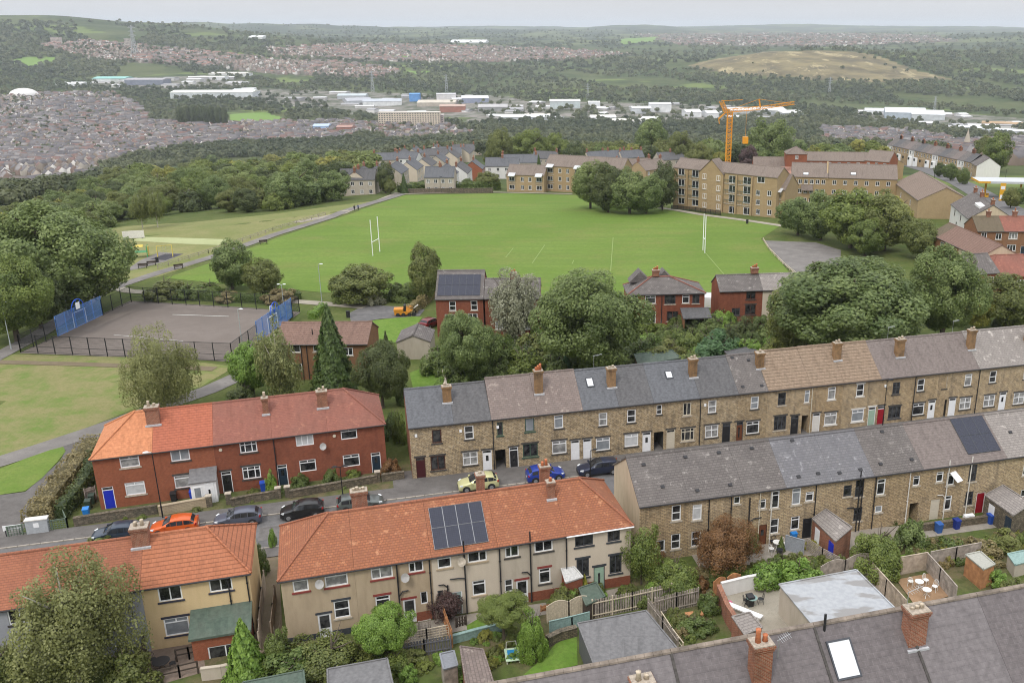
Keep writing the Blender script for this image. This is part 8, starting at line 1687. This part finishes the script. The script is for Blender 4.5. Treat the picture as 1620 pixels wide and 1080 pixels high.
for a in (('long white-roofed shed in front of the poplars', 335, 155, 128, 8, 60, .05, (.55, .58, .60), (.66, .68, .62)), ('blue-ended shed right of the long white one', 382, 154, 30, 9, 60, .1, (.36, .50, .58), (.60, .66, .64)), ('stadium stand with a turquoise roof', 172, 131, 50, 6, 60, .05, (.5, .52, .5), TL), ('grey-roofed stand right of the turquoise one', 228, 135, 60, 8, 50, .02, (.20, .22, .28), (.34, .33, .35)),
          ('pale long shed on the far valley side', 360, 120, 60, 3, 50, 0, WH, (.6, .58, .52)), ('pale sheds below the far suburbs', 330, 126, 46, 3, 40, 0, WH, WH), ('low pale shed left of the stadium', 108, 136, 40, 3, 50, 0, WH, WH), ('grey long shed near the industrial estate', 570, 166, 40, 6, 70, .4, GRY, (.36, .37, .4)), ('white-fronted grey shed of the industrial estate', 605, 168, 60, 7, 60, .2, WH, (.40, .43, .47)), ('dark grey shed at the left of the industrial estate', 556, 158, 44, 6, 50, .1, GRY, (.42, .47, .49)),
          ('bright blue industrial building', 656, 161, 16, 11, 30, .1, BL, BL), ('white and red tower building beside the blue one', 706, 161, 30, 11, 30, .1, (.62, .6, .6), (.5, .5, .52)), ('white tilted-roof hall of the industrial estate', 752, 163, 42, 7, 60, .15, (.25, .28, .38), (.66, .68, .72)), ('broad tan-roofed shed of the industrial estate', 690, 168, 60, 5, 60, .05, (.45, .40, .34), (.50, .45, .37)), ('red brick mill of the industrial estate', 716, 178, 40, 9, 40, .1, (.32, .14, .10), (.42, .30, .24)), ('grey mill with a flat roof below the hall', 780, 176, 46, 6, 60, .1, (.3, .3, .3), (.38, .37, .37)),
          ('low white sheds at the middle of the valley', 830, 192, 80, 6, 50, .05, (.5, .52, .55), (.62, .63, .64)), ('orange-trimmed shed behind the low white ones', 850, 187, 40, 4, 30, .05, (.55, .36, .22), (.6, .55, .48)), ('white office block with bands of glass', 894, 172, 48, 11, 40, .05, (.50, .56, .57), WH), ('white annex beside the glass office', 940, 172, 18, 9, 30, .05, WH, WH), ('pale works right of the glass office', 955, 190, 40, 4, 40, .1, WH, (.66, .64, .58)),
          ('white flat-roofed block in the valley', 1045, 178, 34, 12, 40, .03, WH, (.58, .6, .62)), ('white shed left of the flat-roofed block', 1015, 180, 30, 8, 40, .05, (.55, .57, .6), WH), ('white barrel-roofed halls left of the crane', 1098, 186, 24, 8, 50, .1, WH, WH), ('second pale hall beside the crane', 1128, 187, 18, 7, 50, .1, WH, WH), ('pale industrial roof right of the crane', 1200, 180, 90, 5, 60, .1, (.45, .46, .47), (.62, .63, .62)), ('grey sloping-roofed hall behind the massive tree', 1255, 184, 36, 5, 50, .3, GRY, (.6, .6, .58)), ('pale shed below the glass office', 1000, 197, 60, 5, 40, .1, WH, (.62, .6, .55)),
          ('large blue-grey distribution shed', 1432, 190, 62, 11, 90, -.25, (.40, .46, .52), (.60, .64, .67)), ('pale right-hand bay of the distribution shed', 1468, 191, 50, 9, 80, -.25, (.50, .53, .55), (.63, .66, .68)), ('white long shed above the distribution shed', 1395, 181, 50, 5, 50, -.2, WH, (.66, .68, .70)), ('long white shed running down at the right', 1545, 208, 60, 5, 26, -.55, (.5, .52, .55), (.66, .69, .74)), ('second long white shed at the right edge', 1590, 212, 70, 5, 26, -.5, (.5, .52, .55), (.66, .69, .74)),
          ('yellow-orange stock yard stacks at the right edge', 1585, 199, 60, 3, 30, -.4, (.36, .24, .13), (.38, .25, .13)), ('pale warehouse far off below the left ridge', 404, 61, 22, 2.0, 80, 0, WH, WH), ('white warehouse roofs in the far plain', 740, 69, 56, 2.2, 160, 0, WH, WH), ('red brick town hall block behind the grey mill', 545, 212, 24, 10, 30, .1, (.33, .15, .11), (.35, .2, .16)), ('sky blue hall at the edge of the town', 508, 209, 24, 9, 30, .1, (.34, .48, .68), (.42, .52, .66))):
    shed(*a)
shed('long pale slab block of flats in the valley', 648, 200, 96, 21, 18, .06, (.60, .52, .42), (.55, .5, .44), .02, 'apartment block', 'apartment_block', 7); shed('pinkish end block of the long slab flats', 692, 200, 20, 17, 22, .1, (.50, .42, .40), (.5, .45, .42), .02, 'apartment block', 'apartment_block', 6)
shed('cream tower block far up the left hillside', 88, 70, 14, 10, 16, 0, (.50, .42, .38), (.45, .4, .38), .02, 'tower block', 'tower_block', 5); shed('grey-beige tower block on the far suburb ridge', 202, 76, 8, 14, 16, 0, (.45, .40, .36), (.4, .38, .36), .02, 'tower block', 'tower_block', 6)
for i in range(64):
    P_ = INDUST[int(rng.choice(4, p=[.36, .3, .16, .18]))]; (u, v), = sample(P_, 1, rng)
    k = (.35, .5, .68)[int(rng.integers(0, 3))]; k2 = (.3, .55, .7)[int(rng.integers(0, 3))]
    shed('low industrial building of the valley floor', u, v, rng.uniform(10, 30), rng.uniform(2.0, 4.5), rng.uniform(16, 36), rng.uniform(-.4, .4), (k, k * .98, k * .96), (k2, k2, k2 * 1.02))
p = gt(38, 152); t = thing('sports_dome', 'white domed hall at the left edge of the valley town', 'dome', p); s_ = mpp(p); MB().dome((0, 0, 0), 22 * s_, 20 * s_, 12 * s_, 28, 8).obj('dome_shell', WHITER, t, True); MB().tube([(0, 0, -3), (0, 0, 1.2)], 22.5 * s_, 28).obj('base_ring', GALV, t)
def pylon(lab, u, v, vt):
    p = gt(u, v); h = onplane(u, vt, p, np.array([0, 1, 0]))[2] - p[2]; t = thing('pylon', lab, 'pylon', p); w = h * .16; m = MB(); b = max(.25, .012 * h)
    for sx in (-1, 1):
        for sy in (-1, 1): m.bar((sx * w / 2, sy * w / 2, 0), (sx * w * .06, sy * w * .06, h), b, b)
    for i in range(7):
        z0, z1 = h * i / 7, h * (i + 1) / 7; a, c = w / 2 * (1 - .88 * i / 7), w / 2 * (1 - .88 * (i + 1) / 7)
        for sy in (-1, 1): m.bar((-a, sy * a, z0), (c, sy * c, z1), b * .7, b * .7).bar((a, sy * a, z0), (-c, sy * c, z1), b * .7, b * .7)
    m.obj('lattice', GALV, t); r_ = MB()
    for f in (.66, .79, .92): r_.bar((-w * .8, 0, h * f), (w * .8, 0, h * f), b, b).bar((-w * .8, 0, h * f), (0, 0, h * (f + .06)), b * .6, b * .6).bar((w * .8, 0, h * f), (0, 0, h * (f + .06)), b * .6, b * .6)
    r_.obj('cross_arms', GALV, t)
for a in (('pylon on the wooded slope above the stadium', 214, 88, 40), ('pylon rising from the woods behind the blue building', 590, 146, 112), ('pylon in the woods right of the white hall', 707, 146, 118), ('pylon on the right side of the valley floor', 1478, 178, 152), ('pylon below the brown hill', 1312, 150, 122), ('pylon in the woods left of the glass office', 930, 158, 132)): pylon(*a)
p = gt(1528, 240); t = thing('church', 'small stone church spire beyond the street terrace', 'church', p); MB().box(-2.2, -2.2, -2, 2.2, 2.2, 9).obj('tower', STONE2, t); s = MB(); s.v += [(-2.3, -2.3, 9.01), (2.3, -2.3, 9.01), (2.3, 2.3, 9.01), (-2.3, 2.3, 9.01), (0, 0, 21)]; s.f += [(3, 2, 1, 0), (0, 1, 4), (1, 2, 4), (2, 3, 4), (3, 0, 4)]; s.obj('spire', STNW, t)
# ------------------------------------------------------------------ the air
hz = NM('haze_air'); nt = hz.t; nt.nodes.remove(hz.b); pv = nt.nodes.new('ShaderNodeVolumePrincipled')
pv.inputs['Color'].default_value = (.84, .92, 1.0, 1); pv.inputs['Density'].default_value = HAZE; pv.inputs['Anisotropy'].default_value = 0.0
nt.links.new(pv.outputs[0], nt.nodes['Material Output'].inputs['Volume'])
o = MB().box(-29000, -29000, -140, 29000, 29000, 175).obj('haze', hz.m); tag(o, 'pale haze lying over the whole valley', 'haze', None, 'stuff')

# overgrown gardens: many small shrubs that look alike
def scatter(poly, n, mind, lab, grp, kinds, w0, w1):
    for i, (u, v) in enumerate(sample(poly, n, rng, mind, 1.6)):
        lm = kinds[int(rng.integers(0, len(kinds)))]; w = rng.uniform(w0, w1); tree(lab, u, v, 0, 0, 'shrub' if rng.random() < .7 else 'low', lm, 2, int(rng.integers(0, 4)), grp, pos=gt(u, v), dims=(w, w * rng.uniform(1.1, 1.9)))
scatter([(690, 588), (760, 545), (860, 535), (1000, 520), (1110, 508), (1230, 512), (1500, 530), (1600, 500), (1620, 515), (1260, 566), (1000, 590), (760, 612), (700, 620)], 105, 10, 'shrub in the overgrown gardens behind the stone terrace', 'overgrown gardens behind the stone terrace', ['hedge', 'lime', 'olive', 'syc', 'bright', 'dark'], 1.4, 2.7)
scatter([(470, 1078), (640, 1030), (720, 1040), (800, 1062), (640, 1085)], 17, 11, 'low shrub in the gardens below the pebbledashed house', 'gardens below the pebbledashed house', ['hedge', 'lime', 'olive', 'bright'], .6, 1.2)
scatter([(740, 1012), (860, 985), (870, 1010), (810, 1050), (750, 1060)], 27, 6, 'low plant in the garden beds beside the young tree', 'garden beds beside the young tree', ['hedge', 'lime', 'olive', 'yel', 'bright'], .3, .75)
scatter([(850, 955), (1000, 930), (1090, 905), (1128, 925), (1050, 950), (930, 972)], 23, 7, 'low plant in the gardens behind the slatted fences', 'gardens behind the slatted fences', ['hedge', 'lime', 'olive', 'copper', 'bright'], .45, 1.1)
scatter([(1100, 910), (1280, 885), (1370, 885), (1380, 902), (1290, 912), (1140, 935)], 30, 6, 'low plant in the gardens below the lower stone terrace', 'gardens below the lower stone terrace', ['hedge', 'lime', 'olive', 'brownh', 'bright'], .45, 1.15)
scatter([(1430, 872), (1640, 838), (1640, 868), (1560, 884), (1480, 896)], 37, 6, 'wild plant in the gardens below the outhouses', 'gardens below the outhouses', ['hedge', 'lime', 'olive', 'brownh', 'yel'], .45, 1.2)
scatter([(1044, 985), (1100, 968), (1124, 1000), (1086, 1024)], 15, 6, 'weed clump in the fenced plot above the slate ridge', 'weeds in the fenced plot', ['hedge', 'lime', 'olive', 'brownh'], .35, .8)
scatter([(180, 828), (596, 770), (598, 755), (440, 775), (200, 812)], 12, 16, 'small plant in the front gardens of the red brick row', 'front gardens of the red brick row', ['hedge', 'lime', 'olive', 'bright'], .25, .5)
